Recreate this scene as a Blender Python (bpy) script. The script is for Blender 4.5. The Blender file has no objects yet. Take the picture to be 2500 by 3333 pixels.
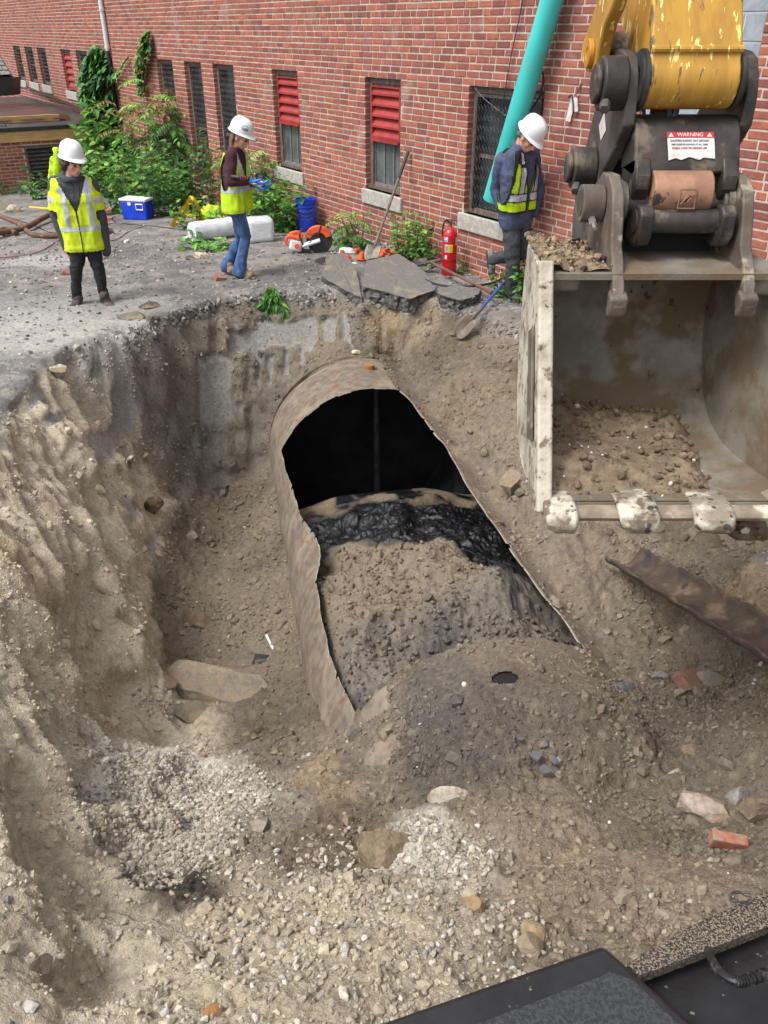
import bpy, bmesh, math, random
import numpy as np
from mathutils import Vector, Matrix, Euler, Quaternion

random.seed(7)
rng = np.random.default_rng(11)
SC = bpy.context.scene
COL = SC.collection

# ------------------------------------------------------------------ camera
F_PX = 2680.0; PITCH = math.radians(30.5); CAM_H = 2.6
cd = bpy.data.cameras.new('camera'); cam = bpy.data.objects.new('camera', cd); COL.objects.link(cam)
cd.sensor_fit = 'VERTICAL'; cd.sensor_height = 24.0; cd.lens = F_PX / 3333.0 * 24.0
cd.clip_start = 0.05; cd.clip_end = 500
cam.location = (0, 0, CAM_H); cam.rotation_euler = (math.radians(90) - PITCH, 0, 0)
SC.camera = cam

# ------------------------------------------------------------------ light
SUN_EL = math.radians(58); SUN_AZ = math.radians(238)   # azimuth clockwise from +Y, to the left and behind
w = bpy.data.worlds.new('World'); SC.world = w; w.use_nodes = True
nt = w.node_tree; nt.nodes.clear()
sky = nt.nodes.new('ShaderNodeTexSky'); sky.sky_type = 'NISHITA'; sky.sun_disc = False
sky.sun_elevation = SUN_EL; sky.sun_rotation = SUN_AZ; sky.dust_density = 4.0; sky.air_density = 1.0; sky.ozone_density = 1.0
hs = nt.nodes.new('ShaderNodeHueSaturation'); hs.inputs['Saturation'].default_value = 0.30
bg = nt.nodes.new('ShaderNodeBackground'); bg.inputs['Strength'].default_value = 0.15
wo = nt.nodes.new('ShaderNodeOutputWorld')
nt.links.new(sky.outputs[0], hs.inputs['Color']); nt.links.new(hs.outputs[0], bg.inputs['Color']); nt.links.new(bg.outputs[0], wo.inputs[0])
sd = bpy.data.lights.new('sun', 'SUN'); sd.energy = 1.3; sd.angle = math.radians(16); sd.color = (1.0, 0.98, 0.95)
sun = bpy.data.objects.new('sun', sd); COL.objects.link(sun)
sdir = Vector((math.sin(SUN_AZ) * math.cos(SUN_EL), math.cos(SUN_AZ) * math.cos(SUN_EL), math.sin(SUN_EL)))
sun.rotation_euler = sdir.to_track_quat('Z', 'Y').to_euler(); sun.location = (-6, -6, 12)
vs = SC.view_settings; vs.view_transform = 'Standard'; vs.look = 'None'; vs.gamma = 1.0; vs.exposure = 0.80
vs.use_curve_mapping = False
SC.cycles.max_bounces = 6; SC.cycles.diffuse_bounces = 3; SC.cycles.glossy_bounces = 2; SC.cycles.transmission_bounces = 3
SC.cycles.transparent_max_bounces = 6; SC.cycles.use_denoising = True

# ------------------------------------------------------------------ measuring helpers
CP, SP = math.cos(PITCH), math.sin(PITCH)
CAMP = np.array([0, 0, CAM_H])
def ray(px, py):
    r = (px - 1250) / F_PX; u = -(py - 1666.5) / F_PX
    return np.array([r, CP + u * SP, -SP + u * CP])
def gz(px, py, z=0.0):
    d = ray(px, py); return Vector(CAMP + d * ((z - CAM_H) / d[2]))
def gy(px, py, y):
    d = ray(px, py); return Vector(CAMP + d * (y / d[1]))
def gx(px, py, x):
    d = ray(px, py); return Vector(CAMP + d * (x / d[0]))

# ------------------------------------------------------------------ noise (numpy)
def _h(ix, iy, iz, s):
    n = (ix * 374761393 + iy * 668265263 + iz * 1274126177 + s * 974711) & 0xffffffff
    n = ((n ^ (n >> 13)) * 1103515245) & 0xffffffff
    n = ((n ^ (n >> 16)) * 2654435761) & 0xffffffff
    return ((n ^ (n >> 15)) & 0xffffff) / float(0xffffff) * 2 - 1
def vnoise(P, scale, seed=0):
    Q = np.asarray(P, dtype=np.float64) * scale + 1000.5 + seed * 17.31
    I = np.floor(Q).astype(np.int64); f = Q - I; f = f * f * f * (f * (f * 6 - 15) + 10)
    x, y, z = I[:, 0], I[:, 1], I[:, 2]; fx, fy, fz = f[:, 0], f[:, 1], f[:, 2]
    def c(a, b, d): return _h(x + a, y + b, z + d, seed)
    x00 = c(0,0,0) * (1 - fx) + c(1,0,0) * fx; x10 = c(0,1,0) * (1 - fx) + c(1,1,0) * fx
    x01 = c(0,0,1) * (1 - fx) + c(1,0,1) * fx; x11 = c(0,1,1) * (1 - fx) + c(1,1,1) * fx
    return (x00 * (1 - fy) + x10 * fy) * (1 - fz) + (x01 * (1 - fy) + x11 * fy) * fz
def fbm(P, scale, octv=3, seed=0, gain=0.5):
    a = 1.0; t = 0; s = scale; out = 0
    for o in range(octv):
        out = out + a * vnoise(P, s, seed + o); t += a; a *= gain; s *= 2.03
    return out / t
def smooth(a, b, x):
    t = np.clip((x - a) / (b - a), 0, 1); return t * t * (3 - 2 * t)

# ------------------------------------------------------------------ materials
def lin(r, g, b):
    f = lambda c: (c / 255 / 12.92) if c <= 10 else ((c / 255 + 0.055) / 1.055) ** 2.4
    return (f(r), f(g), f(b))
MATS = {}
def mat(name, col=(0.5, 0.5, 0.5), col2=None, rough=0.7, metal=0.0, nscale=6.0, ndet=4.0, contrast=(0.35, 0.65),
        bump=0.0, bscale=40.0, attr=None, spots=None, sscale=12.0, sthr=(0.55, 0.65), spec=0.5, alpha=None, emit=None,
        stretch=None, trans=0.0, sub=0.0, coat=0.0, rough2=None, bdist=0.01, btype='noise', spots2=None, s2scale=30.0, s2thr=(0.6, 0.66)):
    if name in MATS: return MATS[name]
    m = bpy.data.materials.new(name); m.use_nodes = True; t = m.node_tree; b = t.nodes['Principled BSDF']; L = t.links
    b.inputs['Roughness'].default_value = rough; b.inputs['Metallic'].default_value = metal
    b.inputs['Specular IOR Level'].default_value = spec
    tc = t.nodes.new('ShaderNodeTexCoord'); vec = tc.outputs['Object']
    if stretch:
        mp = t.nodes.new('ShaderNodeMapping'); mp.inputs['Scale'].default_value = stretch; L.new(vec, mp.inputs[0]); vec = mp.outputs[0]
    def noise(sc, det=4.0):
        n = t.nodes.new('ShaderNodeTexNoise'); n.inputs['Scale'].default_value = sc; n.inputs['Detail'].default_value = det
        n.inputs['Roughness'].default_value = 0.6; L.new(vec, n.inputs['Vector']); return n
    def ramp(src, lo, hi):
        r = t.nodes.new('ShaderNodeMapRange'); r.inputs['From Min'].default_value = lo; r.inputs['From Max'].default_value = hi
        r.interpolation_type = 'SMOOTHSTEP'; L.new(src, r.inputs['Value']); return r.outputs[0]
    def mixc(fac, A, B, mode='MIX'):
        x = t.nodes.new('ShaderNodeMix'); x.data_type = 'RGBA'; x.blend_type = mode
        if isinstance(fac, float): x.inputs[0].default_value = fac
        else: L.new(fac, x.inputs[0])
        for s, v in ((x.inputs[6], A), (x.inputs[7], B)):
            if isinstance(v, tuple): s.default_value = (*v[:3], 1)
            else: L.new(v, s)
        return x.outputs[2]
    c = tuple(col)
    fac = None
    if attr:
        at = t.nodes.new('ShaderNodeAttribute'); at.attribute_name = attr; c = at.outputs['Color']
        if col2:
            fac = ramp(noise(nscale, ndet).outputs[0], *contrast)
            c = mixc(1.0, c, mixc(fac, tuple(col), tuple(col2)), 'MULTIPLY')
    elif col2:
        fac = ramp(noise(nscale, ndet).outputs[0], *contrast)
        c = mixc(fac, c, tuple(col2))
    if spots:
        sf = ramp(noise(sscale, 5.0).outputs[0], *sthr)
        c = mixc(sf, c, tuple(spots))
        if rough2 is not None:
            rm = t.nodes.new('ShaderNodeMapRange'); rm.inputs['To Min'].default_value = rough; rm.inputs['To Max'].default_value = rough2
            L.new(sf, rm.inputs['Value']); L.new(rm.outputs[0], b.inputs['Roughness'])
    if spots2:
        c = mixc(ramp(noise(s2scale, 4.0).outputs[0], *s2thr), c, tuple(spots2))
    if isinstance(c, tuple): b.inputs['Base Color'].default_value = (*c[:3], 1)
    else: L.new(c, b.inputs['Base Color'])
    if bump > 0:
        bn = t.nodes.new('ShaderNodeBump'); bn.inputs['Strength'].default_value = bump; bn.inputs['Distance'].default_value = bdist
        L.new(noise(bscale, 5.0).outputs[0], bn.inputs['Height']); L.new(bn.outputs[0], b.inputs['Normal'])
    if trans: b.inputs['Transmission Weight'].default_value = trans
    if sub: b.inputs['Subsurface Weight'].default_value = sub; b.inputs['Subsurface Radius'].default_value = (0.02, 0.008, 0.005)
    if coat: b.inputs['Coat Weight'].default_value = coat
    if alpha is not None: b.inputs['Alpha'].default_value = alpha
    if emit: b.inputs['Emission Color'].default_value = (*emit, 1); b.inputs['Emission Strength'].default_value = 1
    MATS[name] = m; return m

# ------------------------------------------------------------------ mesh helpers
def tag(o, label=None, cat=None, group=None, kind=None):
    if label: o['label'] = label
    if cat: o['category'] = cat
    if group: o['group'] = group
    if kind: o['kind'] = kind
    return o
def empty(name, loc=(0, 0, 0), label=None, cat=None, group=None, rot=(0, 0, 0)):
    o = bpy.data.objects.new(name, None); COL.objects.link(o); o.location = loc; o.rotation_euler = rot; o.empty_display_size = 0.1
    return tag(o, label, cat, group)
def frame_from(a, b, hint=(0, 0, 1)):
    z = (Vector(b) - Vector(a)).normalized(); h = Vector(hint)
    if abs(z.dot(h)) > 0.95: h = Vector((1, 0, 0)) if abs(z.x) < 0.9 else Vector((0, 1, 0))
    x = h.cross(z).normalized(); y = z.cross(x)
    return x, y, z
def catmull(pts, n=8):
    P = [Vector(p) for p in pts]; out = []
    for i in range(len(P) - 1):
        p0 = P[max(i - 1, 0)]; p1 = P[i]; p2 = P[i + 1]; p3 = P[min(i + 2, len(P) - 1)]
        for k in range(n):
            t = k / n
            out.append(0.5 * ((2 * p1) + (p2 - p0) * t + (2 * p0 - 5 * p1 + 4 * p2 - p3) * t * t + (3 * p1 - p0 - 3 * p2 + p3) * t ** 3))
    out.append(P[-1]); return out
class MB:
    def __init__(s): s.v = []; s.f = []; s.m = []
    def add(s, vs, fs, mi=0):
        o = len(s.v); s.v.extend([tuple(p) for p in vs]); s.f.extend([tuple(i + o for i in q) for q in fs]); s.m.extend([mi] * len(fs)); return s
    def box(s, c, size, R=None, mi=0, taper=None):
        hx, hy, hz = size[0] / 2, size[1] / 2, size[2] / 2; vs = []
        for z in (-1, 1):
            k = taper if (taper and z > 0) else (1, 1)
            for x, y in ((-1, -1), (1, -1), (1, 1), (-1, 1)):
                p = Vector((x * hx * k[0], y * hy * k[1], z * hz)); p = (R @ p) if R is not None else p
                vs.append(p + Vector(c))
        return s.add(vs, [(3, 2, 1, 0), (4, 5, 6, 7), (0, 1, 5, 4), (1, 2, 6, 5), (2, 3, 7, 6), (3, 0, 4, 7)], mi)
    def tube(s, path, r, n=10, cap=True, mi=0, flat=None, hint=(0, 0, 1)):
        P = [Vector(p) for p in path]; N = len(P); rs = r if isinstance(r, (list, tuple)) else [r] * N
        T = [(P[min(i + 1, N - 1)] - P[max(i - 1, 0)]).normalized() for i in range(N)]
        x, y, z = frame_from(P[0], P[0] + T[0], hint); vs = []
        for i in range(N):
            if i:
                q = T[i - 1].rotation_difference(T[i]); x = q @ x; y = q @ y
            for k in range(n):
                a = 2 * math.pi * k / n
                fx, fy = flat if flat else (1, 1)
                vs.append(P[i] + x * (math.cos(a) * rs[i] * fx) + y * (math.sin(a) * rs[i] * fy))
        fs = [(i * n + k, i * n + (k + 1) % n, (i + 1) * n + (k + 1) % n, (i + 1) * n + k) for i in range(N - 1) for k in range(n)]
        if cap: fs += [tuple(reversed(range(n))), tuple(range((N - 1) * n, N * n))]
        return s.add(vs, fs, mi)
    def cyl(s, a, b, r, n=24, r2=None, mi=0): return s.tube([a, b], [r, r if r2 is None else r2], n, True, mi)
    def ring(s, a, b, ro, ri, n=28, mi=0):
        x, y, z = frame_from(a, b); vs = []; A = Vector(a); B = Vector(b)
        for (P, rr) in ((A, ro), (B, ro), (B, ri), (A, ri)):
            for k in range(n):
                t = 2 * math.pi * k / n; vs.append(P + x * (math.cos(t) * rr) + y * (math.sin(t) * rr))
        fs = []
        for j in range(4):
            for k in range(n):
                a0 = j * n + k; a1 = j * n + (k + 1) % n; b0 = ((j + 1) % 4) * n + k; b1 = ((j + 1) % 4) * n + (k + 1) % n
                fs.append((a0, a1, b1, b0))
        return s.add(vs, fs, mi)
    def lathe(s, prof, n=24, M=None, mi=0, cap=True):
        vs = []; M = M or Matrix()
        for r, z in prof:
            for k in range(n):
                a = 2 * math.pi * k / n; vs.append(M @ Vector((r * math.cos(a), r * math.sin(a), z)))
        N = len(prof)
        fs = [(i * n + k, i * n + (k + 1) % n, (i + 1) * n + (k + 1) % n, (i + 1) * n + k) for i in range(N - 1) for k in range(n)]
        if cap: fs += [tuple(reversed(range(n))), tuple(range((N - 1) * n, N * n))]
        return s.add(vs, fs, mi)
    def prism(s, poly, M, h, mi=0):
        """poly of 2D points in the frame M (x,y), extruded by h along its z"""
        n = len(poly); vs = [M @ Vector((p[0], p[1], 0)) for p in poly] + [M @ Vector((p[0], p[1], h)) for p in poly]
        fs = [tuple(reversed(range(n))), tuple(range(n, 2 * n))] + [(k, (k + 1) % n, n + (k + 1) % n, n + k) for k in range(n)]
        return s.add(vs, fs, mi)
    def slab3(s, pts, thick, mi=0):
        """polygon of 3D points extruded by the vector thick"""
        n = len(pts); t = Vector(thick); A = [Vector(p) for p in pts]
        fs = [tuple(reversed(range(n))), tuple(range(n, 2 * n))] + [(k, (k + 1) % n, n + (k + 1) % n, n + k) for k in range(n)]
        return s.add(A + [p + t for p in A], fs, mi)
    def sphere(s, c, r, nu=16, nv=10, R=None, mi=0):
        rr = r if isinstance(r, (tuple, list)) else (r, r, r); vs = []
        for j in range(nv + 1):
            th = math.pi * j / nv
            for k in range(nu):
                a = 2 * math.pi * k / nu; p = Vector((rr[0] * math.sin(th) * math.cos(a), rr[1] * math.sin(th) * math.sin(a), rr[2] * math.cos(th)))
                vs.append(((R @ p) if R is not None else p) + Vector(c))
        fs = [(j * nu + k, (j + 1) * nu + k, (j + 1) * nu + (k + 1) % nu, j * nu + (k + 1) % nu) for j in range(nv) for k in range(nu)]
        return s.add(vs, fs, mi)
    def build(s, name, mats, parent=None, smooth=True, angle=35, bevel=0.0, seg=2, local=False):
        me = bpy.data.meshes.new(name); me.from_pydata(s.v, [], s.f)
        if not isinstance(mats, (list, tuple)): mats = [mats]
        for m in mats: me.materials.append(m)
        if len(mats) > 1: me.polygons.foreach_set('material_index', s.m)
        bm = bmesh.new(); bm.from_mesh(me); bmesh.ops.remove_doubles(bm, verts=bm.verts, dist=1e-6); bmesh.ops.recalc_face_normals(bm, faces=bm.faces); bm.to_mesh(me); bm.free()
        if smooth:
            me.polygons.foreach_set('use_smooth', [True] * len(me.polygons)); me.set_sharp_from_angle(angle=math.radians(angle))
        return link(name, me, parent, bevel, seg, local)
def link(name, me, parent=None, bevel=0.0, seg=2, local=False):
    o = bpy.data.objects.new(name, me); COL.objects.link(o)
    if parent is not None:
        o.parent = parent
        if parent.type == 'EMPTY' and not local: o.location = -Vector(parent.location)   # vertices are in world space
    if bevel:
        b = o.modifiers.new('bevel', 'BEVEL'); b.width = bevel; b.segments = seg; b.limit_method = 'ANGLE'; b.angle_limit = math.radians(40)
    return o
def npmesh(name, V, Fq, mats, parent=None, smooth=True, colors=None, mi=None, attr='Col', angle=None):
    me = bpy.data.meshes.new(name); V = np.asarray(V, dtype=np.float32); Fq = np.asarray(Fq, dtype=np.int32)
    nf, k = Fq.shape
    me.vertices.add(len(V)); me.vertices.foreach_set('co', V.ravel()); me.loops.add(nf * k); me.loops.foreach_set('vertex_index', Fq.ravel())
    me.polygons.add(nf); me.polygons.foreach_set('loop_start', np.arange(nf, dtype=np.int32) * k)
    if not isinstance(mats, (list, tuple)): mats = [mats]
    for m in mats: me.materials.append(m)
    if mi is not None: me.polygons.foreach_set('material_index', np.asarray(mi, dtype=np.int32))
    me.polygons.foreach_set('use_smooth', np.full(nf, smooth)); me.update(calc_edges=True); me.validate()
    if colors is not None:
        a = me.color_attributes.new(attr, 'FLOAT_COLOR', 'POINT'); c = np.ones((len(V), 4), dtype=np.float32); c[:, :3] = colors; a.data.foreach_set('color', c.ravel())
    if angle and smooth: me.set_sharp_from_angle(angle=math.radians(angle))
    return link(name, me, parent)

# ================================================================== tank axis (needed by the ground)
TK_A = np.array([-0.30, 8.694, -1.565]); TK_R = 1.036; _ang = 0.187; _til = 0.012
TK_D = np.array([math.sin(_ang) * math.cos(_til), -math.cos(_ang) * math.cos(_til), math.sin(_til)])
TK_S = np.array([math.cos(_ang), math.sin(_ang), 0.0]); TK_U = np.cross(TK_S, TK_D); TK_U = TK_U if TK_U[2] > 0 else -TK_U
def TP(t, phi, r=TK_R):
    a = math.radians(phi); return Vector(TK_A + TK_D * t + TK_S * (r * math.sin(a)) + TK_U * (r * math.cos(a)))
def tank_tp(P):
    """axial distance and sideways offset of points"""
    Q = P - TK_A; return Q @ TK_D, Q @ TK_S
# opening cut in the tank roof: (t, phi)
CUT_L = [(1.0, -66), (1.4, -65), (1.83, -63.4), (2.3, -60.5), (2.6, -58.8), (3.0, -54), (3.16, -52.7), (3.25, -56), (3.6, -59), (3.94, -59.4), (4.34, -60.2), (4.7, -58), (5.02, -54)]
CUT_R = [(0.9, 14.3), (1.2, 17.5), (1.59, 20.6), (2.18, 24.3), (3.32, 24.6), (3.89, 27), (4.34, 29.4), (4.7, 33), (5.05, 35)]
def cut_phi(C, t): return np.interp(t, [c[0] for c in C], [c[1] for c in C])

# ================================================================== ground sheet
CPX = [  # photo position and level
 # rim of the pit, far side
 (1690,1000,0),(1560,1000,-.02),(1450,985,-.02),(1330,985,-.02),(1180,985,-.02),(1040,935,0),(1000,945,0),(870,935,0),(760,945,0),(640,985,0),(560,1010,0),(480,1045,0),(400,1075,0),(300,1095,0),(180,1130,0),(90,1165,0),(0,1175,0),
 (1000,900,0),(870,905,0),(760,915,0),(620,960,0),(500,1010,0),(400,1040,-.02),(280,1065,-.04),(120,1110,-.04),(1200,940,0.0),(1400,940,0.0),(1600,950,0),
 # yard
 (330,1010,-.07),(200,1030,-.07),(0,1100,-.07),(0,950,-.05),(150,900,-.05),(400,850,-.03),(650,850,0),(900,850,0),(1100,800,0),(1300,850,0),(1500,880,0),(0,750,0),(300,700,0),(600,700,0),(900,740,0),
 # far wall of the pit
 (1000,1020,-.24),(870,1030,-.26),(760,1060,-.3),(640,1110,-.37),(520,1150,-.37),(420,1180,-.36),
 (1000,1110,-.5),(900,1150,-.6),(800,1180,-.68),(680,1230,-.8),(560,1260,-.78),(450,1280,-.7),
 (930,1220,-.82),(880,1260,-.95),(780,1320,-1.12),(680,1360,-1.2),(580,1370,-1.12),(500,1390,-1.02),
 (860,1370,-1.3),(860,1500,-1.72),(780,1440,-1.52),(680,1470,-1.6),(620,1500,-1.6),(560,1500,-1.4),(480,1500,-1.2),
 (800,1530,-1.85),(700,1560,-1.9),(640,1600,-1.85),(560,1600,-1.66),(620,1660,-1.9),
 (300,1200,-.28),(200,1200,-.15),(300,1350,-.6),(400,1300,-.65),(400,1440,-.95),(250,1250,-.33),
 # left bank
 (100,1250,-.08),(200,1330,-.30),(300,1500,-.62),(400,1620,-1.0),(470,1750,-1.4),(510,1850,-1.68),(490,1950,-1.78),(485,2080,-1.72),
 (150,1500,-.36),(250,1650,-.58),(330,1800,-.74),(400,1950,-.98),(410,2060,-1.12),(450,2190,-1.6),(455,2290,-1.45),
 (0,1450,-.08),(100,1650,-.3),(150,1800,-.42),(230,1950,-.68),(300,2060,-.9),(340,2150,-1.12),(355,2240,-1.28),
 (0,1700,-.12),(60,1900,-.26),(130,2050,-.45),(190,2110,-.72),(235,2215,-1.05),(300,2300,-1.12),
 (0,2000,-.17),(100,2200,-.38),(180,2300,-.55),(208,2420,-.62),(250,2445,-.88),(242,2520,-.84),
 (0,2300,-.17),(100,2450,-.32),(190,2560,-.55),(240,2625,-.80),(0,2700,-.15),(150,2760,-.44),(0,3000,-.05),(60,2950,-.08),(0,3300,0),
 # floor
 (600,1800,-1.92),(700,1700,-1.98),(800,1650,-1.98),(850,1800,-1.92),(800,2000,-1.86),(650,2000,-1.88),(560,2150,-1.75),(450,2350,-1.32),(350,2400,-1.08),(600,2350,-1.5),(900,2350,-1.42),(960,2250,-1.5),(1010,2360,-1.3),(1070,2420,-1.1),
 (300,2650,-.82),(500,2550,-1.05),(700,2550,-1.1),(900,2500,-1.1),(500,2750,-.86),(700,2800,-.7),(400,2950,-.52),(500,3020,-.47),(250,3050,-.3),(300,3180,-.25),(700,3100,-.4),(900,2800,-.65),(1000,2600,-.88),(1000,3000,-.4),(600,3300,-.18),(1000,3300,-.15),(100,3200,-.08),
 # over the near end of the tank
 (1250,2420,-.78),(1200,2480,-.9),(1500,2480,-.5),(1300,2600,-.74),(1700,2450,-.47),(1900,2350,-.6),(1950,2200,-.6),(1600,2350,-.42),(1400,2400,-.55),
 (1750,2650,-.40),(1600,2750,-.42),(1500,2850,-.4),(1880,2800,-.44),(1950,2650,-.6),(2100,2550,-.65),(2300,2500,-.62),(2200,2300,-.7),(2050,2250,-.7),(2380,2300,-.66),(2350,2750,-.45),(2100,2850,-.4),(2450,2600,-.5),(1300,2850,-.52),(1300,3100,-.25),(1700,3050,-.2),(2000,3050,-.2),(2300,2900,-.25),(2500,2900,-.2),
 (2500,2120,-.2),(2445,2200,-.3),(2425,2360,-.64),(2500,2350,-.3),(2500,1800,0),(2400,1800,-.15),(2300,1740,-.25),(2230,1850,-.6),(2000,1750,-.56),(1850,1900,-.62),(2000,2000,-.7),(1870,2080,-.62),(2200,2050,-.72),
 # right of the tank
 (1500,1400,-.40),(1620,1550,-.44),(1450,1250,-.36),(1550,1150,-.25),(1620,1060,-.1),(1700,1300,-.28),(1720,1600,-.45),(1350,1120,-.40),(1250,1105,-.42),(1120,1105,-.45),(1200,1040,-.22),(1400,1050,-.22),(1350,1010,-.12),(1800,1750,-.55)]
CW = [(1.9,7.9,0),(2.4,7.0,0),(2.9,6,0),(3.1,5,0),(3.1,4,0),(3.1,3,0),(3,2,0),(2,6.3,-.35),(2.2,5.2,-.5),(2.4,4.4,-.62),
 (1.2,.8,0),(-1.2,.8,0),(0,.6,0),(2.5,1,0),(-2.6,1.5,.05),(-3,2.6,.05),(-3.4,4,.05),(-4,5.5,.05),(-4.4,6.8,0),(-5,8,-.05),(-6,10,-.05),(-7,13,0),(-8,17,0),(-4,14,0),(0,13,0),(2,11,0),(4,8,0),(5,4,0),(5,0,0),(-5,0,0),(0,-3,0),(-8,4,0),(8,-6,0),(-9,-6,0),(-16,12,0),(-16,30,0),(8,16,0),(10,5,0)]
cpts = [tuple(gz(a, b, z)) for a, b, z in CPX] + CW
for t in np.arange(-0.1, 6.0, 0.45):                # earth banked against the tank
    if t < 5.1:
        pr = float(cut_phi(CUT_R, t)); 
        p = TP(t, pr + 3); cpts.append((p.x, p.y, p.z + .012)); p = TP(t, pr + 14); cpts.append((p.x, p.y, p.z + .07))
    else:
        for ph in (-45, -25, 0, 25, 45):
            p = TP(t, ph); cpts.append((p.x, p.y, p.z + .03))
for ph in (-30, -15, 0, 15, 30):
    p = TP(-0.05, ph); cpts.append((p.x, p.y, p.z + .02))
cpts = np.array(cpts)
# drop near-duplicates
keep = []
for i in range(len(cpts)):
    if all((cpts[i, 0] - cpts[j, 0]) ** 2 + (cpts[i, 1] - cpts[j, 1]) ** 2 > 0.05 ** 2 for j in keep): keep.append(i)
cpts = cpts[keep]
def _k(d2): return np.sqrt(d2 + 0.0009)
NCP = len(cpts); Kmat = np.zeros((NCP + 1, NCP + 1))
dd = ((cpts[:, None, :2] - cpts[None, :, :2]) ** 2).sum(-1); Kmat[:NCP, :NCP] = _k(dd) - 0.02 * np.eye(NCP); Kmat[:NCP, NCP] = 1; Kmat[NCP, :NCP] = 1
wts = np.linalg.solve(Kmat, np.append(cpts[:, 2], 0))
def YS(x, y): return np.minimum(.06 * np.maximum(0, (-.6 * (x + 1) + .8 * (y - 11))), .8) * smooth(9.5, 12, y)   # the yard falls away to the back left
def base_z(X, Y):
    X = np.atleast_1d(np.asarray(X, float)); Y = np.atleast_1d(np.asarray(Y, float)); out = np.empty(X.size); x = X.ravel(); y = Y.ravel()
    for i in range(0, x.size, 40000):
        a, b = x[i:i + 40000], y[i:i + 40000]
        out[i:i + 40000] = _k((a[:, None] - cpts[:, 0]) ** 2 + (b[:, None] - cpts[:, 1]) ** 2) @ wts[:NCP] + wts[NCP]
    e_ = smooth(5.2, 6.2, y) * (y < 13); out = out * (1 - e_) + e_ * out * (0.22 + 0.78 * smooth(-.06, -.17, out))
    out -= YS(x, y)
    return out.reshape(X.shape)
def hit(px, py, dz=0.0):
    d = ray(px, py); t = np.linspace(1.0, 26, 1100); P = CAMP + d[None, :] * t[:, None]
    zz = base_z(P[:, 0], P[:, 1]); i = int(np.argmax(P[:, 2] < zz + dz)); i = max(i, 1)
    a = P[i - 1, 2] - zz[i - 1]; b = P[i, 2] - zz[i]; k = a / (a - b + 1e-9)
    return Vector(P[i - 1] * (1 - k) + P[i] * k)
def gnd(x, y): return float(base_z(x, y)[0])

# rows (distance) and columns (fan)
ys = [0.75]
while ys[-1] < 31:
    y = ys[-1]; dy = max(0.008, 0.0042 * y)
    if 7.9 < y < 9.3: dy = 0.011
    elif y > 24: dy = 0.02 * y
    elif y > 11: dy = 0.0055 * y
    ys.append(y + dy)
ys = np.array([-40, -12, -3, 0.0] + ys + [36, 45, 70, 120])
us = np.concatenate([[-30, -8, -3, -1.8], np.linspace(-1.25, 1.25, 640), [1.8, 3, 8, 30]])
half = np.where(ys < 0.7, 1.9, 0.44 * np.minimum(ys, 31) + 1.35)
GX = us[None, :] * half[:, None]; GY = np.repeat(ys[:, None], len(us), 1)
NR, NC = GX.shape
GZ = base_z(GX, GY)
far = (np.abs(GX) > 12) | (GY < -1) | (GY > 26); GZ[far] = np.minimum(np.maximum(GZ[far], -.8), 0)
# earth that lies over the shell joins it just at the cut edge
P3 = np.stack([GX.ravel(), GY.ravel(), GZ.ravel()], 1)
tt, oo = tank_tp(P3)
rr2 = np.clip(1 - (oo / TK_R) ** 2, 0, 1); shell_z = TK_A[2] + tt * TK_D[2] + TK_R * np.sqrt(rr2)
phi_ = np.degrees(np.arcsin(np.clip(oo / TK_R, -1, 1)))
in_t = (tt > 0.0) & (tt < 6.0)
pr_ = cut_phi(CUT_R, tt)
over = (tt > -0.1) & (tt < 5.15) & (phi_ > pr_ - 1) & (np.abs(oo) < TK_R * 0.99)
kk = smooth(0, 22, phi_ - pr_)
P3[:, 2] = np.where(over, np.maximum(P3[:, 2], shell_z + 0.01) * kk + (shell_z + 0.012) * (1 - kk), P3[:, 2])
capm = (tt > 5.0) & (tt < 6.8) & (np.abs(oo) < TK_R * 0.8)
P3[:, 2] = np.where(capm, np.maximum(P3[:, 2], shell_z + 0.012 + 0.02 * smooth(5.1, 5.6, tt) - .55 * smooth(5.75, 6.75, tt) - .3 * smooth(.55, .8, np.abs(oo) / TK_R)), P3[:, 2])
Zg = P3[:, 2].reshape(NR, NC)
# normals of the smooth sheet
def normals(X, Y, Z):
    a = np.stack([np.gradient(X, axis=1), np.gradient(Y, axis=1), np.gradient(Z, axis=1)], -1)
    b = np.stack([np.gradient(X, axis=0), np.gradient(Y, axis=0), np.gradient(Z, axis=0)], -1)
    n = np.cross(a, b); n /= np.linalg.norm(n, axis=-1, keepdims=True) + 1e-12; return n
Nn = normals(GX, GY, Zg).reshape(-1, 3)
X_, Y_, Z_ = P3[:, 0], P3[:, 1], P3[:, 2]

# --- zones
slope = 1 - Nn[:, 2]
depthm = smooth(-0.03, -0.12, Z_ + YS(X_, Y_)) * (Y_ < 11)                    # inside the pit
yard = 1 - depthm
nearm = smooth(4.6, 3.2, Y_)                         # near slope
bank = depthm * smooth(-0.95, -1.35, X_ - 0.16 * (4.2 - Y_)) * smooth(8.0, 6.8, Y_ + 0 * X_) * smooth(-1.75, -1.5, Z_)
backw = depthm * smooth(0.25, 0.5, slope) * smooth(6.8, 7.6, Y_) * (X_ < 0.6)
def blob(px, py, r, soft=0.6, nz=0.5, ns=2.2, seed=3, squash=1.0):
    p = hit(px, py); d = np.sqrt((X_ - p.x) ** 2 + ((Y_ - p.y) / squash) ** 2 + (Z_ - p.z) ** 2)
    out = np.zeros(len(P3)); k = np.nonzero(d < r * 2.2)[0]
    out[k] = smooth(r * (1 + soft * .5), r * (1 - soft * .5), d[k] + nz * r * fbm(P3[k], ns / r * .5, 3, seed)); return out
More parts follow.
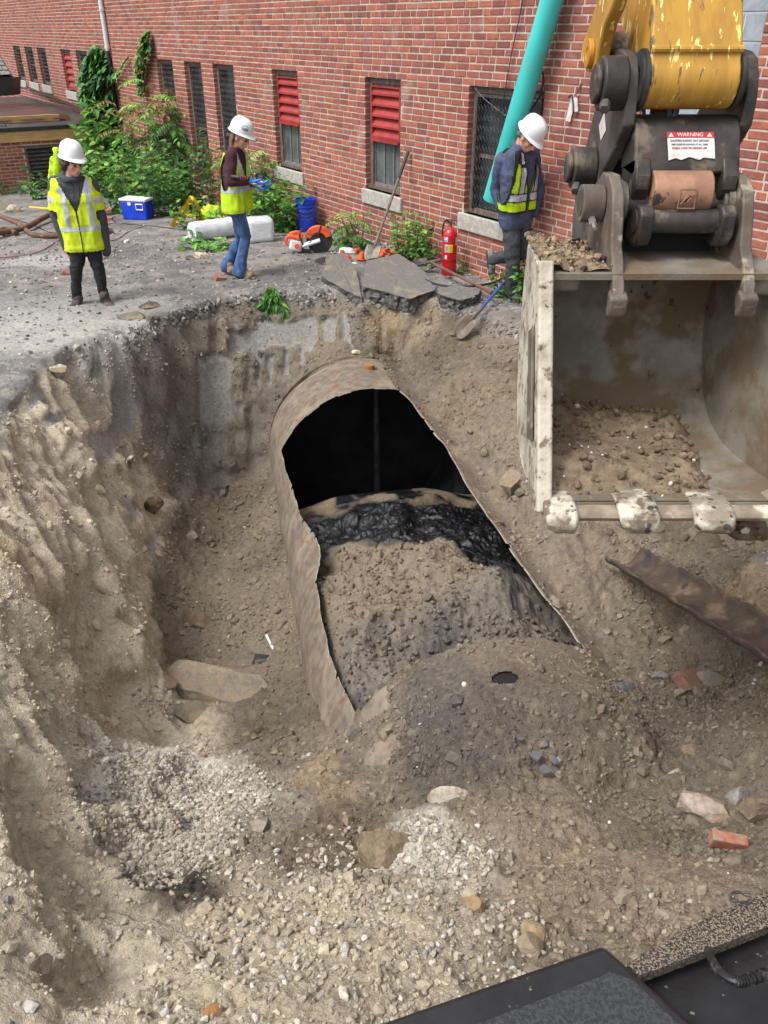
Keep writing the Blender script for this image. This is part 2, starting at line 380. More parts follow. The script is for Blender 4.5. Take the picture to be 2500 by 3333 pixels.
# --- relief
amp_big = 0.012 + 0.05 * depthm + 0.06 * bank + 0.02 * backw
D = amp_big * fbm(P3, 2.1, 3, 1)
S2 = P3 * np.array([1.0, 1.0, 0.55])
rid = 1 - np.abs(fbm(S2 @ np.array([[.8, .5, .1], [-.5, .85, .2], [.1, -.1, 1.3]]), 3.1, 3, 5)) * 2.4
ea = np.array([.62, -.62, -.48]); ea /= np.linalg.norm(ea); eb = np.cross(ea, [0, 0, 1.]); eb /= np.linalg.norm(eb); ec = np.cross(ea, eb)   # down the bank, across it
SB = np.stack([P3 @ ea * .34, P3 @ eb, P3 @ ec], 1)
strat = 1 - np.abs(fbm(SB, 2.6, 4, 6, .55)) * 2.6
D += bank * (0.085 * (strat - 0.4) + .02 * (rid - .5)) + depthm * (1 - bank) * 0.02 * rid
clod = np.abs(fbm(P3, 11, 2, 9)); D += depthm * (0.035 * (1 - 0.55 * bank)) * (0.35 - clod) * (1 - .3 * backw)
fine = np.abs(fbm(P3, 27, 2, 14)); D += (0.006 + 0.014 * depthm) * (0.3 - fine)
D += yard * 0.012 * np.maximum(fbm(P3, 7, 3, 21), -0.1)
near_detail = smooth(6.5, 4, Y_); D += near_detail * depthm * 0.009 * (0.3 - np.abs(vnoise(P3, 62, 31)))
# smooth bucket scrapes on the far wall
def scrape(x0, x1, y0, y1, seed):
    a = hit((x0 + x1) / 2, y0); b = hit((x0 + x1) / 2, y1); l = hit(x0, (y0 + y1) / 2); r = hit(x1, (y0 + y1) / 2)
    k = np.nonzero((X_ > l.x - .5) & (X_ < r.x + .5) & (Y_ > 6.3) & (Y_ < 9.8) & (depthm > 0))[0]; out = np.zeros(len(P3)); Xk, Zk = X_[k], Z_[k]
    wn = 0.03 * fbm(P3[k], 9, 2, seed)
    zt, zb = max(a.z, b.z), min(a.z, b.z); tz = np.clip((zt - Zk) / max(zt - zb, .05), 0, 1); dx = (b.x - a.x) * (tz - .5)
    out[k] = smooth(0.0, 0.02, (Xk - dx) - l.x + wn) * smooth(0.0, 0.02, r.x - (Xk - dx) + wn) * smooth(0, .03, Zk - zb + wn * 2) * smooth(0, .03, zt - Zk + wn * 2) * depthm[k]
    return out
scr = np.zeros(len(P3)); pale = np.zeros(len(P3))
for i, s in enumerate([(830,1035,1035,1140),(740,840,1070,1160),(1045,1100,1030,1130),(640,755,1150,1380),(1110,1150,1010,1120),(830,855,1160,1270),(868,892,1150,1260),(920,945,1130,1230),(975,995,1130,1190),
                       (190,250,1150,1200),(290,330,1170,1230),(355,440,1260,1430),(415,460,1290,1350),(540,590,1330,1450),(620,655,1390,1480),(690,715,1400,1480),(770,790,1310,1360),(560,610,1325,1350),(668,690,970,1000),(570,630,1000,1040)]):
    scr = np.maximum(scr, scrape(*s, 40 + i))
pale = scrape(640, 755, 1150, 1185, 77) * 0.5
sq = np.where(scr > 0.02, 1 - 0.85 * scr, 1.0)
D = D * sq - 0.012 * scr
# vertical tooth grooves on the far wall
gro = np.sin(X_ * 34 + 2.0 * fbm(P3, 1.5, 2, 66)) ; D += backw * 0.012 * gro * (1 - scr)
# calm the shell joint
calm = np.where((tt > -0.1) & (tt < 5.6) & (np.abs(oo) < TK_R * 0.95), np.clip((Z_ - shell_z) / 0.09, 0.10, 1), 1.0)
D = D * calm
P4 = P3 + Nn * D[:, None]
P4[:, 2] = np.where(over | capm, np.maximum(P4[:, 2], shell_z + 0.004 - 2 * ((tt > 5.95) | (np.abs(oo) > .62 * TK_R) & (tt > 5.06))), P4[:, 2])
PF = P4.reshape(NR, NC, 3)

# --- colour of the soils themselves
def c3(r, g, b): return np.array(lin(r, g, b))
soil = c3(124, 110, 88); soil_dark = c3(100, 88, 70); sand = c3(166, 147, 112); tan = c3(166, 152, 124); grey = c3(116, 113, 109); clay = c3(138, 136, 131); chalk = c3(186, 179, 164); asph = c3(112, 110, 108); ochre = c3(156, 130, 94)
n1 = fbm(P3, 1.3, 4, 51)[:, None] * .5 + .5; n2 = fbm(P3, 6, 3, 52)[:, None] * .5 + .5; n3 = fbm(P3, 30, 2, 53)[:, None] * .5 * smooth(12, 9, Y_)[:, None] + .5
def mixv(a, b, k): k = np.clip(k, 0, 1); k = k[:, None] if k.ndim == 1 else k; return a * (1 - k) + b * k
col = mixv(np.repeat(soil[None], len(P3), 0), soil_dark, smooth(.35, .75, n1))
col = mixv(col, c3(116, 104, 92), .5 * smooth(.4, .7, n2))
col = mixv(col, c3(124, 116, 106), backw * .75)
col = mixv(col, c3(108, 98, 87), (backw * .7 * smooth(.45, .7, n2[:, 0])))
col = mixv(col, c3(182, 167, 136), bank * (0.8 + .3 * n2[:, 0]))
col = mixv(col, sand, bank * .5 * smooth(.5, .75, n1[:, 0]))
yc = mixv(np.repeat(asph[None], len(P3), 0), c3(140, 134, 126), smooth(.35, .65, n2)); yc = mixv(yc, c3(92, 90, 90), .6 * smooth(.5, .8, n1)); yc = mixv(yc, c3(168, 162, 152), .55 * smooth(.62, .8, n3))
col = mixv(col, yc, yard)
for (px, py, r, cc, k, sd) in [
    (120, 1080, .9, c3(180, 176, 168), .6, 1), (420, 1000, .35, c3(150, 146, 140), .5, 2), (150, 850, .6, c3(170, 168, 164), .7, 3), (250, 960, .5, c3(136, 134, 130), .6, 4), (620, 930, .4, c3(110, 106, 102), .6, 5), (60, 1000, .5, c3(150, 148, 146), .6, 36),
    (480, 2550, .55, chalk, .8, 6), (600, 2700, .55, chalk, .8, 7), (400, 2800, .45, tan, .7, 8), (150, 3000, .5, tan, .8, 9), (300, 3250, .5, tan, .8, 10), (900, 3050, .45, tan, .7, 11), (1100, 3200, .5, tan, .7, 12), (1400, 3000, .3, tan, .6, 13), (1350, 2750, .2, chalk, .7, 14), (1500, 2800, .2, chalk, .6, 37), (750, 2950, .35, tan, .6, 38),
    (150, 2700, .35, tan, .9, 15), (120, 2300, .4, tan, .8, 16), (330, 2000, .4, tan, .6, 17), (560, 1200 + 1650, .22, c3(58, 52, 46), .75, 18), (600, 2920, .16, c3(50, 45, 42), .8, 19), (850, 2700, .2, c3(100, 84, 66), .7, 20), (1050, 2750, .3, c3(104, 88, 68), .8, 21),
    (1030, 2530, .16, ochre, .6, 22), (1100, 2600, .12, ochre, .5, 23), (1700, 2700, .35, c3(136, 119, 94), .7, 24), (1900, 2900, .35, c3(140, 122, 95), .7, 25), (2200, 2900, .3, c3(136, 118, 94), .6, 26), (1450, 2250, .3, c3(94, 88, 82), .8, 27), (1500, 2400, .35, c3(82, 76, 71), .8, 28), (1700, 2300, .3, c3(98, 88, 78), .7, 29), (1780, 2200, .2, c3(108, 88, 72), .3, 30),
    (1500, 1300, .45, c3(128, 108, 82), .6, 31), (1350, 1030, .35, c3(148, 128, 98), .6, 32), (1250, 1080, .25, c3(146, 120, 80), .6, 33), (2450, 1950, .2, c3(164, 138, 100), .6, 34), (600, 2180, .3, c3(112, 96, 78), .5, 35),
    (640, 1250, .3, c3(112, 92, 74), .3, 39), (470, 1180, .2, c3(98, 82, 68), .5, 40), (1650, 1050, .3, c3(120, 112, 104), .7, 41), (60, 1850, .3, c3(168, 140, 98), .6, 42), (100, 1600, .3, c3(150, 130, 106), .6, 43), (2150, 2400, .35, c3(104, 92, 78), .6, 44), (450, 2400, .3, tan, .5, 45)]:
    col = mixv(col, cc, k * blob(px, py, r, seed=sd + 100))
col = mixv(col, clay, .78 * scr); col = mixv(col, c3(196, 188, 172), pale)
col = mixv(col, c3(176, 160, 120), .10 * depthm * smooth(.66, .8, n3[:, 0]))
col = col * (0.84 + 0.32 * n3)
lum_ = (col @ np.array([.3, .5, .2]))[:, None]; col = (lum_ + (col - lum_) * (.72 - .06 * bank[:, None])) * (1.10 + .10 * bank[:, None]) * np.array([1.0, 1.0, .975])   # dusty, dry soils

Q0 = np.arange(NR * NC).reshape(NR, NC)
FQ = np.stack([Q0[:-1, :-1], Q0[:-1, 1:], Q0[1:, 1:], Q0[1:, :-1]], -1).reshape(-1, 4)
cen = P3[FQ].mean(1); ct, co = tank_tp(cen); cz = P4[FQ][:, :, 2].mean(1)
cphi = np.degrees(np.arcsin(np.clip(co / TK_R, -1, 1)))
csh = TK_A[2] + ct * TK_D[2] + TK_R * np.sqrt(np.clip(1 - (co / TK_R) ** 2, 0, 1))
# the underside of the hull hides what is below; nothing of the ground crosses the inside of the tank
openq = (ct > 0.95) & (ct < 5.06) & (cphi > cut_phi(CUT_L, ct)) & (cphi < cut_phi(CUT_R, ct) + 1.0)
below = (ct > 0.03) & (ct < 5.05) & (np.abs(co) < TK_R * 0.9) & (cz < csh + 0.002)
_hp = np.array(hit(1645, 2205)); hole_ = (((cen[:, 0] - _hp[0]) / .075) ** 2 + ((cen[:, 1] - _hp[1]) / .05) ** 2) < 1
GONE = openq | below | hole_
FQ = FQ[~GONE]
m_ground = mat('earth', (1.12, 1.1, 1.08), (0.80, 0.80, 0.82), rough=0.97, attr='Col', nscale=34, ndet=8, bump=1.0, bscale=95, bdist=0.016, spec=0.15)
ground = npmesh('ground', P4, FQ, m_ground, colors=col); tag(ground, kind='structure')

# ================================================================== brick building
WA = math.radians(33); WD = Vector((-math.sin(WA), math.cos(WA), 0)); WN = Vector((-math.cos(WA), -math.sin(WA), 0))   # along the wall, out of the wall
W0 = Vector((0.885, 10.438, 0))
def WP(s, z, out=0.0): return W0 + WD * s + Vector((0, 0, z)) + WN * out
def gw(px, py, out=0.0):
    d = Vector(ray(px, py)); o = Vector(CAMP); t = (W0 + WN * out - o).dot(WN) / d.dot(WN); p = o + d * t
    return (p - W0).dot(WD), p.z
CH = 0.0735; BL = 0.222
m_mortar = mat('mortar', lin(194, 178, 162), lin(170, 153, 140), rough=0.95, nscale=9, bump=0.4, bscale=120)
m_brick = mat('brick', (1.1, 1.08, 1.06), (0.82, 0.84, 0.88), rough=0.88, attr='Col', nscale=14, ndet=6, bump=0.35, bscale=90, bdist=0.004, spec=0.3, spots=lin(158, 134, 124), sscale=2.0, sthr=(0.58, 0.8), spots2=lin(104, 74, 68), s2scale=1.3, s2thr=(0.58, 0.82))
m_limestone = mat('limestone', lin(176, 172, 164), lin(150, 146, 140), rough=0.9, nscale=18, bump=0.5, bscale=60, spots=lin(196, 192, 184), sscale=40, sthr=(.6, .7))
m_oldwood = mat('weathered_paint', lin(112, 98, 92), lin(84, 66, 60), rough=0.85, nscale=10, stretch=(6, 6, 1), bump=0.5, bscale=30, spots=lin(150, 146, 140), sscale=9, sthr=(.55, .7))
m_redmetal = mat('red_louver_paint', lin(160, 52, 46), lin(136, 42, 40), rough=0.45, nscale=5, spots=lin(176, 96, 88), sscale=6, sthr=(.6, .8))
m_glass = mat('dirty_glass', lin(96, 106, 106), lin(70, 80, 82), rough=0.16, nscale=3, spec=0.6, spots=lin(140, 146, 142), sscale=8, sthr=(.6, .85), rough2=.6)
m_darkglass = mat('dark_glass', lin(30, 36, 40), lin(52, 60, 64), rough=0.12, nscale=4, spec=0.6)
m_wire = mat('galvanised_wire', lin(120, 116, 108), lin(84, 76, 70), rough=0.55, metal=0.6, nscale=20)
m_wirefar = mat('rusty_wire', lin(86, 82, 80), lin(58, 54, 52), rough=0.6, metal=0.3, nscale=20)
# name, s-left (large s), s-right, head, sill, type
WINS = [('lv', 2.09, 1.25, 2.04, 0.66), ('lv', 4.83, 3.98, 2.04, 0.64), ('mesh', 7.17, 6.29, 2.06, -0.1), ('mesh', 8.53, 7.7, 2.06, -0.1), ('mesh', 10.03, 9.15, 2.06, -0.1),
        ('mesh', 15.91, 14.93, 2.1, 1.12), ('lvf', 17.39, 16.45, 2.1, 1.12), ('mesh', 20.01, 19.04, 2.1, 1.15), ('mesh', 21.59, 20.57, 2.1, 1.15), ('mesh', 23.16, 22.21, 2.1, 1.15), ('big', -0.12, -1.35, 2.04, 0.68)]
INF = (-3.72, -2.62, -0.05, 5.0)     # block infill: s0, s1, z0, z1
holes = [(b, a, sl, hd) for _, a, b, hd, sl in WINS] + [INF]
b_root = empty('brick_building', WP(3, 0), 'long red brick building with louvered and meshed windows along the excavated yard', 'building')
mb = MB()   # mortar backing wall, cut round the openings
S0, S1, ZB, ZT = -9.0, 34.0, -0.6, 4.6
scuts = sorted({S0, S1, *[h[0] for h in holes], *[h[1] for h in holes]}); zcuts = sorted({ZB, ZT, *[h[2] for h in holes], *[h[3] for h in holes if h[3] < ZT]})
for i in range(len(scuts) - 1):
    for j in range(len(zcuts) - 1):
        a, b, c, d = scuts[i], scuts[i + 1], zcuts[j], zcuts[j + 1]; sm, zm = (a + b) / 2, (c + d) / 2
        if any(h[0] < sm < h[1] and h[2] < zm < h[3] for h in holes): continue
        mb.add([WP(a, c, -.007), WP(b, c, -.007), WP(b, d, -.007), WP(a, d, -.007)], [(0, 1, 2, 3)])
for h in holes:      # reveals
    a, b, c, d = h; d = min(d, ZT); dp = -.17
    mb.add([WP(a, c, -.007), WP(a, d, -.007), WP(a, d, dp), WP(a, c, dp)], [(0, 1, 2, 3)]); mb.add([WP(b, c, -.007), WP(b, d, -.007), WP(b, d, dp), WP(b, c, dp)], [(0, 1, 2, 3)])
    mb.add([WP(a, d, -.007), WP(b, d, -.007), WP(b, d, dp), WP(a, d, dp)], [(0, 1, 2, 3)]); mb.add([WP(a, c, -.007), WP(b, c, -.007), WP(b, c, dp), WP(a, c, dp)], [(0, 1, 2, 3)])
mb.add([WP(S0, ZB, -.6), WP(S1, ZB, -.6), WP(S1, ZT, -.6), WP(S0, ZT, -.6)], [(0, 1, 2, 3)])
mb.build('mortar_wall', m_mortar, b_root, smooth=False)
# bricks
bricks = []   # s0,s1,z0,z1,out,depth
def free(a, b, z0, z1):
    """pieces of [a,b] not covered by an opening"""
    seg = [(a, b)]
    for h in holes:
        if z1 <= h[2] + .02 or z0 >= h[3] - .02: continue
        new = []
        for p, q in seg:
            if q <= h[0] or p >= h[1]: new.append((p, q)); continue
            if p < h[0] - .03: new.append((p, h[0]))
            if q > h[1] + .03: new.append((h[1], q))
        seg = new
    return seg
jt = 0.0175
for k in range(int((ZT - ZB) / CH)):
    z0 = ZB + k * CH; z1 = z0 + CH - jt; hdr = (k % 6 == 3)
    s = S0 - random.uniform(0, .2) + (BL / 2 if k % 2 else 0); i = 0
    while s < S1:
        L_ = (BL if i % 2 else BL / 2) if hdr else BL
        L_ += random.uniform(-.006, .006)
        if s > S0:
            for p, q in free(s, s + L_ - jt, z0, z1):
                if q - p > .03: bricks.append((p, q, z0 + random.uniform(-.0015, .0015), z1 + random.uniform(-.0015, .0015), random.uniform(-.0025, .0025)))
        s += L_; i += 1
# bricks in the reveals: each course turns into the opening
for h in holes[:-1]:
    for k in range(int((ZT - ZB) / CH)):
        z0 = ZB + k * CH; z1 = z0 + CH - jt
        if z0 < h[2] or z1 > h[3]: continue
        bricks.append((h[0], -1, z0, z1, 1)); bricks.append((h[1], -2, z0, z1, 1))
def brick_cols(n):
    base = np.array([lin(150, 90, 75), lin(143, 85, 72), lin(155, 95, 78), lin(139, 85, 75), lin(146, 91, 82), lin(158, 96, 76), lin(128, 78, 70)])
    return base[rng.integers(0, len(base), n)] * rng.uniform(.9, 1.08, (n, 1))
bc = brick_cols(len(bricks))
def brick_geo(b):
    if b[1] == -1 or b[1] == -2:          # reveal brick
        s = b[0]; e = (0.004 if b[1] == -1 else -0.004)
        return [WP(s, b[2], .0), WP(s, b[3], .0), WP(s + e, b[2], -.1), WP(s + e, b[3], -.1), WP(s + e * 1, b[2], 0), WP(s + e, b[3], 0), WP(s, b[2], -.1), WP(s, b[3], -.1)], [(4, 5, 3, 2)]
    p, q, z0, z1, o = b; e = .0035; j = [random.uniform(-.0015, .0015) for _ in range(8)]
    vs = [WP(p, z0, -.05), WP(q, z0, -.05), WP(q, z1, -.05), WP(p, z1, -.05), WP(p, z0, o - e), WP(q, z0, o - e), WP(q, z1, o - e), WP(p, z1, o - e),
          WP(p + e + j[0], z0 + e + j[1], o), WP(q - e + j[2], z0 + e + j[3], o), WP(q - e + j[4], z1 - e + j[5], o), WP(p + e + j[6], z1 - e + j[7], o)]
    fs = [(0, 1, 5, 4), (1, 2, 6, 5), (2, 3, 7, 6), (3, 0, 4, 7), (4, 5, 9, 8), (5, 6, 10, 9), (6, 7, 11, 10), (7, 4, 8, 11), (8, 9, 10, 11)]
    return vs, fs
ctr = []
for b in bricks:
    d = WP(b[0], (b[2] + b[3]) / 2) - Vector(CAMP); dep = d.y * CP - d.z * SP; up_ = d.y * SP + d.z * CP
    px, py = 1250 + F_PX * d.x / dep, 1666 - F_PX * up_ / dep
    inside = 900 < px < 1900 and 5 < py < 850 and b[1] > -1.5 + (-.5 if b[1] < 0 else 0) and b[1] not in (-1, -2)
    ctr.append(((b[1] - b[0]) / dep if inside else -1))
order = np.argsort(-np.array(ctr)); single = set(int(i) for i in order[:300] if ctr[int(i)] > 0)
V, Fc, Cc = [], [], []
for i, b in enumerate(bricks):
    vs, fs = brick_geo(b)
    if i in single:
        me = bpy.data.meshes.new('brick'); me.from_pydata([tuple(v) for v in vs], [], fs); me.materials.append(m_brick)
        a = me.color_attributes.new('Col', 'FLOAT_COLOR', 'POINT'); a.data.foreach_set('color', np.tile(np.append(bc[i], 1), len(vs)).astype(np.float32)); link('brick', me, b_root)
    else:
        o = len(V); V.extend([tuple(v) for v in vs]); Fc.extend([tuple(x + o for x in f) for f in fs]); Cc.extend([bc[i]] * len(vs))
o = npmesh('brickwork', V, Fc, m_brick, b_root, smooth=False, colors=np.array(Cc)); tag(o, kind='stuff')

def wbox(mb, s0, s1, z0, z1, o0, o1, mi=0):
    vs = [WP(s, z, o) for z in (z0, z1) for s, o in ((s0, o0), (s1, o0), (s1, o1), (s0, o1))]
    return mb.add(vs, [(3, 2, 1, 0), (4, 5, 6, 7), (0, 1, 5, 4), (1, 2, 6, 5), (2, 3, 7, 6), (3, 0, 4, 7)], mi)
def wire_mesh(s0, s1, z0, z1, out, pitch, r):
    m = MB(); n = int((s1 - s0) / pitch); rows = int((z1 - z0) / (pitch * .9))
    for i in range(n):
        base = s0 + (i + .5) * pitch
        pts = [WP(base + (pitch * .53 if j % 2 else -pitch * .03) + random.uniform(-.003, .003), z0 + (z1 - z0) * j / rows, out + (.004 if j % 2 else -.004)) for j in range(rows + 1)]
        m.tube(pts, r, 4, False)
    return m
for kind, sl, sr, hd, sill in WINS:
    win = empty('window', (0, 0, 0)); bpy.data.objects.remove(win)
    fr = MB(); fo, fi, fw = -.075, -.14, .075
    wbox(fr, sr + .004, sr + fw, sill, hd - .004, fi, fo); wbox(fr, sl - fw, sl - .004, sill, hd - .004, fi, fo); wbox(fr, sr + fw, sl - fw, hd - fw, hd - .004, fi, fo); wbox(fr, sr + fw, sl - fw, sill + .002, sill + fw * .8, fi, fo)
    wbox(fr, sr + fw, sl - fw, hd - fw - .03, hd - fw, fi, fo - .02)
    W = fr.build('window', m_oldwood, b_root, smooth=False, bevel=.004)
    g = MB(); a, b = sr + fw, sl - fw
    if kind in ('lv', 'lvf'):
        zl = hd - .74 if kind == 'lv' else sill + .06
        n = 5; hh = (hd - .1 - zl) / n
        lf = MB(); wbox(lf, a, a + .025, zl, hd - .1, fi, fo + .03); wbox(lf, b - .025, b, zl, hd - .1, fi, fo + .03); wbox(lf, a + .025, b - .025, zl - .02, zl + .018, fi, fo + .045); wbox(lf, a + .025, b - .025, hd - .115, hd - .1, fi, fo + .03)
        LF = lf.build('louver_frame', m_redmetal, W, smooth=False)
        for i in range(n):
            z = zl + .02 + i * hh; sm = MB()
            vs = [WP(s, zz, o) for s in (a + .025, b - .025) for zz, o in ((z, fo + .03), (z + hh * .22, fo + .03), (z + hh * .95, fi + .03), (z + hh * .85, fi + .02))]
            sm.add(vs, [(0, 1, 5, 4), (1, 2, 6, 5), (2, 3, 7, 6), (3, 0, 4, 7), (0, 3, 2, 1), (4, 5, 6, 7)])
            sm.build('slat', m_redmetal, W, smooth=False, bevel=.002)
        if kind == 'lv':
            n = 3; wd = (b - a) / n
            for i in range(n):
                pn = MB(); wbox(pn, a + i * wd + .012, a + (i + 1) * wd - .012, sill + .07, zl - .03, -.137, -.125); pn.build('pane', m_glass, W, smooth=False)
            bars = MB()
            for i in range(n + 1): x = a + i * wd; wbox(bars, x - .012, x + .012, sill + .06, zl - .02, -.14, -.108)
            wbox(bars, a, b, sill + .06, sill + .09, -.14, -.104)
            bars.build('muntin', mat('old_putty', lin(128, 124, 118), lin(96, 88, 84), rough=.9, nscale=20, stretch=(4, 4, 1)), W, smooth=False)
        else:
            wbox(g, a, b, sill + .05, hd - .1, fi - .02, fi - .015); g.build('pane', m_darkglass, W, smooth=False)
    else:
        zmid = sill + (hd - sill) * .47
        for z0, z1 in ((sill + .07, zmid - .02), (zmid + .02, hd - .1)):
            p = MB(); wbox(p, a, b, z0, z1, fi - .01, fi); p.build('pane', m_darkglass, W, smooth=False)
        p = MB(); wbox(p, a, b, zmid - .02, zmid + .02, fi - .01, fi + .02); p.build('meeting_rail', m_oldwood, W, smooth=False)
        big = kind == 'big'
        wm = wire_mesh(a, b, sill + .07, hd - .08, fo + .012 if not big else fo + .02, .058 if big else .05, .0032 if big else .003)
        wm.build('wire_mesh', m_wire if big else m_wirefar, W, smooth=False)
        if big:
            sf = MB(); wbox(sf, a, a + .03, sill + .06, hd - .08, fo, fo + .028); wbox(sf, b - .03, b, sill + .06, hd - .08, fo, fo + .028); wbox(sf, a + .03, b - .03, hd - .11, hd - .08, fo, fo + .028)
            sf.build('screen_frame', m_wirefar, W, smooth=False)
    if sill > 0.3:
        st = MB(); h = .19 if sill > .6 and sill < .9 else .2
        ext = .07 if h == .19 else .06
        wbox(st, sr - ext, sl + ext, sill - h, sill, -.14, .035); st.build('sill', m_limestone, W, smooth=False, bevel=.012, seg=3)
# block infill
m_cmu = mat('grey_block', lin(150, 156, 162), lin(132, 138, 146), rough=.9, nscale=10, bump=.3, bscale=150)
m_joint = mat('block_joint', lin(196, 202, 208), rough=.9)
bk = MB(); wbox(bk, INF[0] - .02, INF[1] + .02, -.3, ZT, -.05, -.022); bk.build('block_joints', m_joint, b_root, smooth=False)
bh = .2; 
for k in range(24):
    s = INF[0] - (.2 if k % 2 else 0); z0 = -.1 + k * bh
    while s < INF[1]:
        a, b = max(s, INF[0] + .003), min(s + .395, INF[1] - .003)
        if b - a > .03:
            q = MB(); wbox(q, a + .004, b - .004, z0 + .004, z0 + bh - .006, -.06, -.012 + random.uniform(-.002, .002)); q.build('block', m_cmu, b_root, smooth=False, bevel=.004, seg=1)
        s += .4
# stone sill low on the right, with a pipe stub
q = MB(); wbox(q, -5.6, -4.42, .42, .72, -.05, .05); q.build('stone_sill', mat('brownstone', lin(150, 128, 110), lin(128, 108, 94), rough=.9, nscale=12, bump=.4, bscale=50), b_root, smooth=False, bevel=.01)

# ================================================================== cut-open tank
m_tank = mat('tank_steel', lin(126, 115, 99), lin(98, 88, 77), rough=.9, metal=.0, nscale=11, ndet=9, bump=.6, bscale=34, spots=lin(134, 122, 106), sscale=3.2, sthr=(.5, .66), spots2=lin(116, 84, 62), s2scale=9, s2thr=(.56, .68), bdist=.006)
m_tankin = mat('oily_black', (.009, .009, .010), (.022, .021, .021), rough=.35, nscale=4, spec=.4, bump=.2, bscale=30)
m_cutedge = mat('cut_steel_edge', lin(176, 168, 152), lin(120, 110, 96), rough=.6, nscale=14)
tank = empty('underground_tank', TP(3, 180), 'large rusted underground steel tank cut open along its roof in the pit', 'tank')
NT, NP = 260, 240
tv = np.linspace(0, 5.7, NT); pv = np.linspace(-180, 180, NP + 1)[:-1]
def in_cut(t, p): return (t > 0.99 + 0.02 * math.sin(p * .3)) and (t < 5.04) and cut_phi(CUT_L, t) < p < cut_phi(CUT_R, t)
def dent(t, p):
    d = .006 * math.sin(t * 5 + p * .07) + .004 * math.sin(t * 13 - p * .11)
    d -= .05 * math.exp(-((t - 3.2) / .25) ** 2 - ((p + 57) / 9) ** 2)
    d += .035 * math.exp(-((t - 3.12) / .15) ** 2 - ((p + 50) / 5) ** 2)
    d -= .045 * math.exp(-((t - 5.0) / .35) ** 2 - ((p + 60) / 12) ** 2)
    e = max(0, .12 - abs(t)) ; d -= e * e * 5
    return d
TT, PPh = np.meshgrid(tv, pv, indexing='ij')
inside = np.zeros((NT, NP), bool)
for i in range(NT):
    for j in range(NP): inside[i, j] = in_cut(tv[i], pv[j])
# snap edge verts onto the cut line
St, Sp = TT.copy(), PPh.copy()
for i in range(NT):
    t = tv[i]
    if 1.0 < t < 5.04:
        L_, R_ = cut_phi(CUT_L, t) + .35 * math.sin(t * 7.3) + .15 * math.sin(t * 17 + 1) - .12 * random.random(), cut_phi(CUT_R, t) + .3 * math.sin(t * 6.1) + .12 * math.sin(t * 15)
        jl = [j for j in range(NP) if pv[j] <= L_]; jr = [j for j in range(NP) if pv[j] >= R_]
        Sp[i, jl[-1]] = L_; Sp[i, jr[0]] = R_
Vt = []; 
for i in range(NT):
    for j in range(NP): Vt.append(TP(St[i, j], Sp[i, j], TK_R + dent(St[i, j], Sp[i, j])))
Fo = []
for i in range(NT - 1):
    for j in range(NP):
        j2 = (j + 1) % NP
        if inside[i, j] or inside[i + 1, j] or inside[i, j2] or inside[i + 1, j2]: continue
        Fo.append((i * NP + j, i * NP + j2, (i + 1) * NP + j2, (i + 1) * NP + j))
me = bpy.data.meshes.new('hull'); me.from_pydata(Vt, [], Fo)
bm = bmesh.new(); bm.from_mesh(me); bmesh.ops.delete(bm, geom=[v for v in bm.verts if not v.link_faces], context='VERTS'); bmesh.ops.recalc_face_normals(bm, faces=bm.faces)
c0 = Vector(TK_A) + Vector(TK_D) * 3
f0 = bm.faces[:][0]
if f0.normal.dot(f0.calc_center_median() - (Vector(TK_A) + Vector(TK_D) * ((f0.calc_center_median() - Vector(TK_A)).dot(Vector(TK_D))))) < 0: bmesh.ops.reverse_faces(bm, faces=bm.faces)
bm.to_mesh(me); bm.free()
for m in (m_tank, m_tankin, m_cutedge): me.materials.append(m)
me.polygons.foreach_set('use_smooth', [True] * len(me.polygons))
hull = link('hull', me, tank)
so = hull.modifiers.new('plate', 'SOLIDIFY'); so.thickness = .007; so.offset = -1; so.material_offset = 1; so.material_offset_rim = 2; so.use_rim = True
# far head of the tank, seam strap, inner pipe
h = MB(); n = 48
prof = [(.001, -.16), (.35, -.15), (.7, -.10), (.95, -.03), (TK_R - .004, .0)]
MX = Matrix((( TK_S[0], TK_U[0], TK_D[0], TK_A[0]), (TK_S[1], TK_U[1], TK_D[1], TK_A[1]), (TK_S[2], TK_U[2], TK_D[2], TK_A[2]), (0, 0, 0, 1)))
h.lathe(prof, n, MX, cap=False); h.build('tank_head', [m_tank], tank)
h = MB(); h.lathe([(TK_R - .02, .06), (.001, .04)], n, MX, cap=False); h.build('inner_head', m_tankin, tank)
h = MB(); h.ring(TP(2.9, 0, 0), TP(2.93, 0, 0), TK_R - .012, TK_R - .03, 64); 
p = gx(1198, 1400, -.12); h = MB(); a = Vector(TK_A) + Vector(TK_D) * .55 + Vector(TK_S) * .12
h.tube([a + Vector(TK_U) * .98, a - Vector(TK_U) * .95], .032, 10); h.build('fill_pipe', mat('oily_pipe', (.02, .019, .018), (.05, .045, .04), rough=.4, nscale=12), tank)
# bung and cracks on top, far end
h = MB(); q = TP(.42, 4); h.cyl(q - Vector((0, 0, .02)), q + Vector((0, 0, .05)), .055, 14); h.build('bung', mat('rust_orange', lin(158, 112, 62), lin(120, 82, 50), rough=.9, nscale=20, bump=.4), tank, bevel=.006)
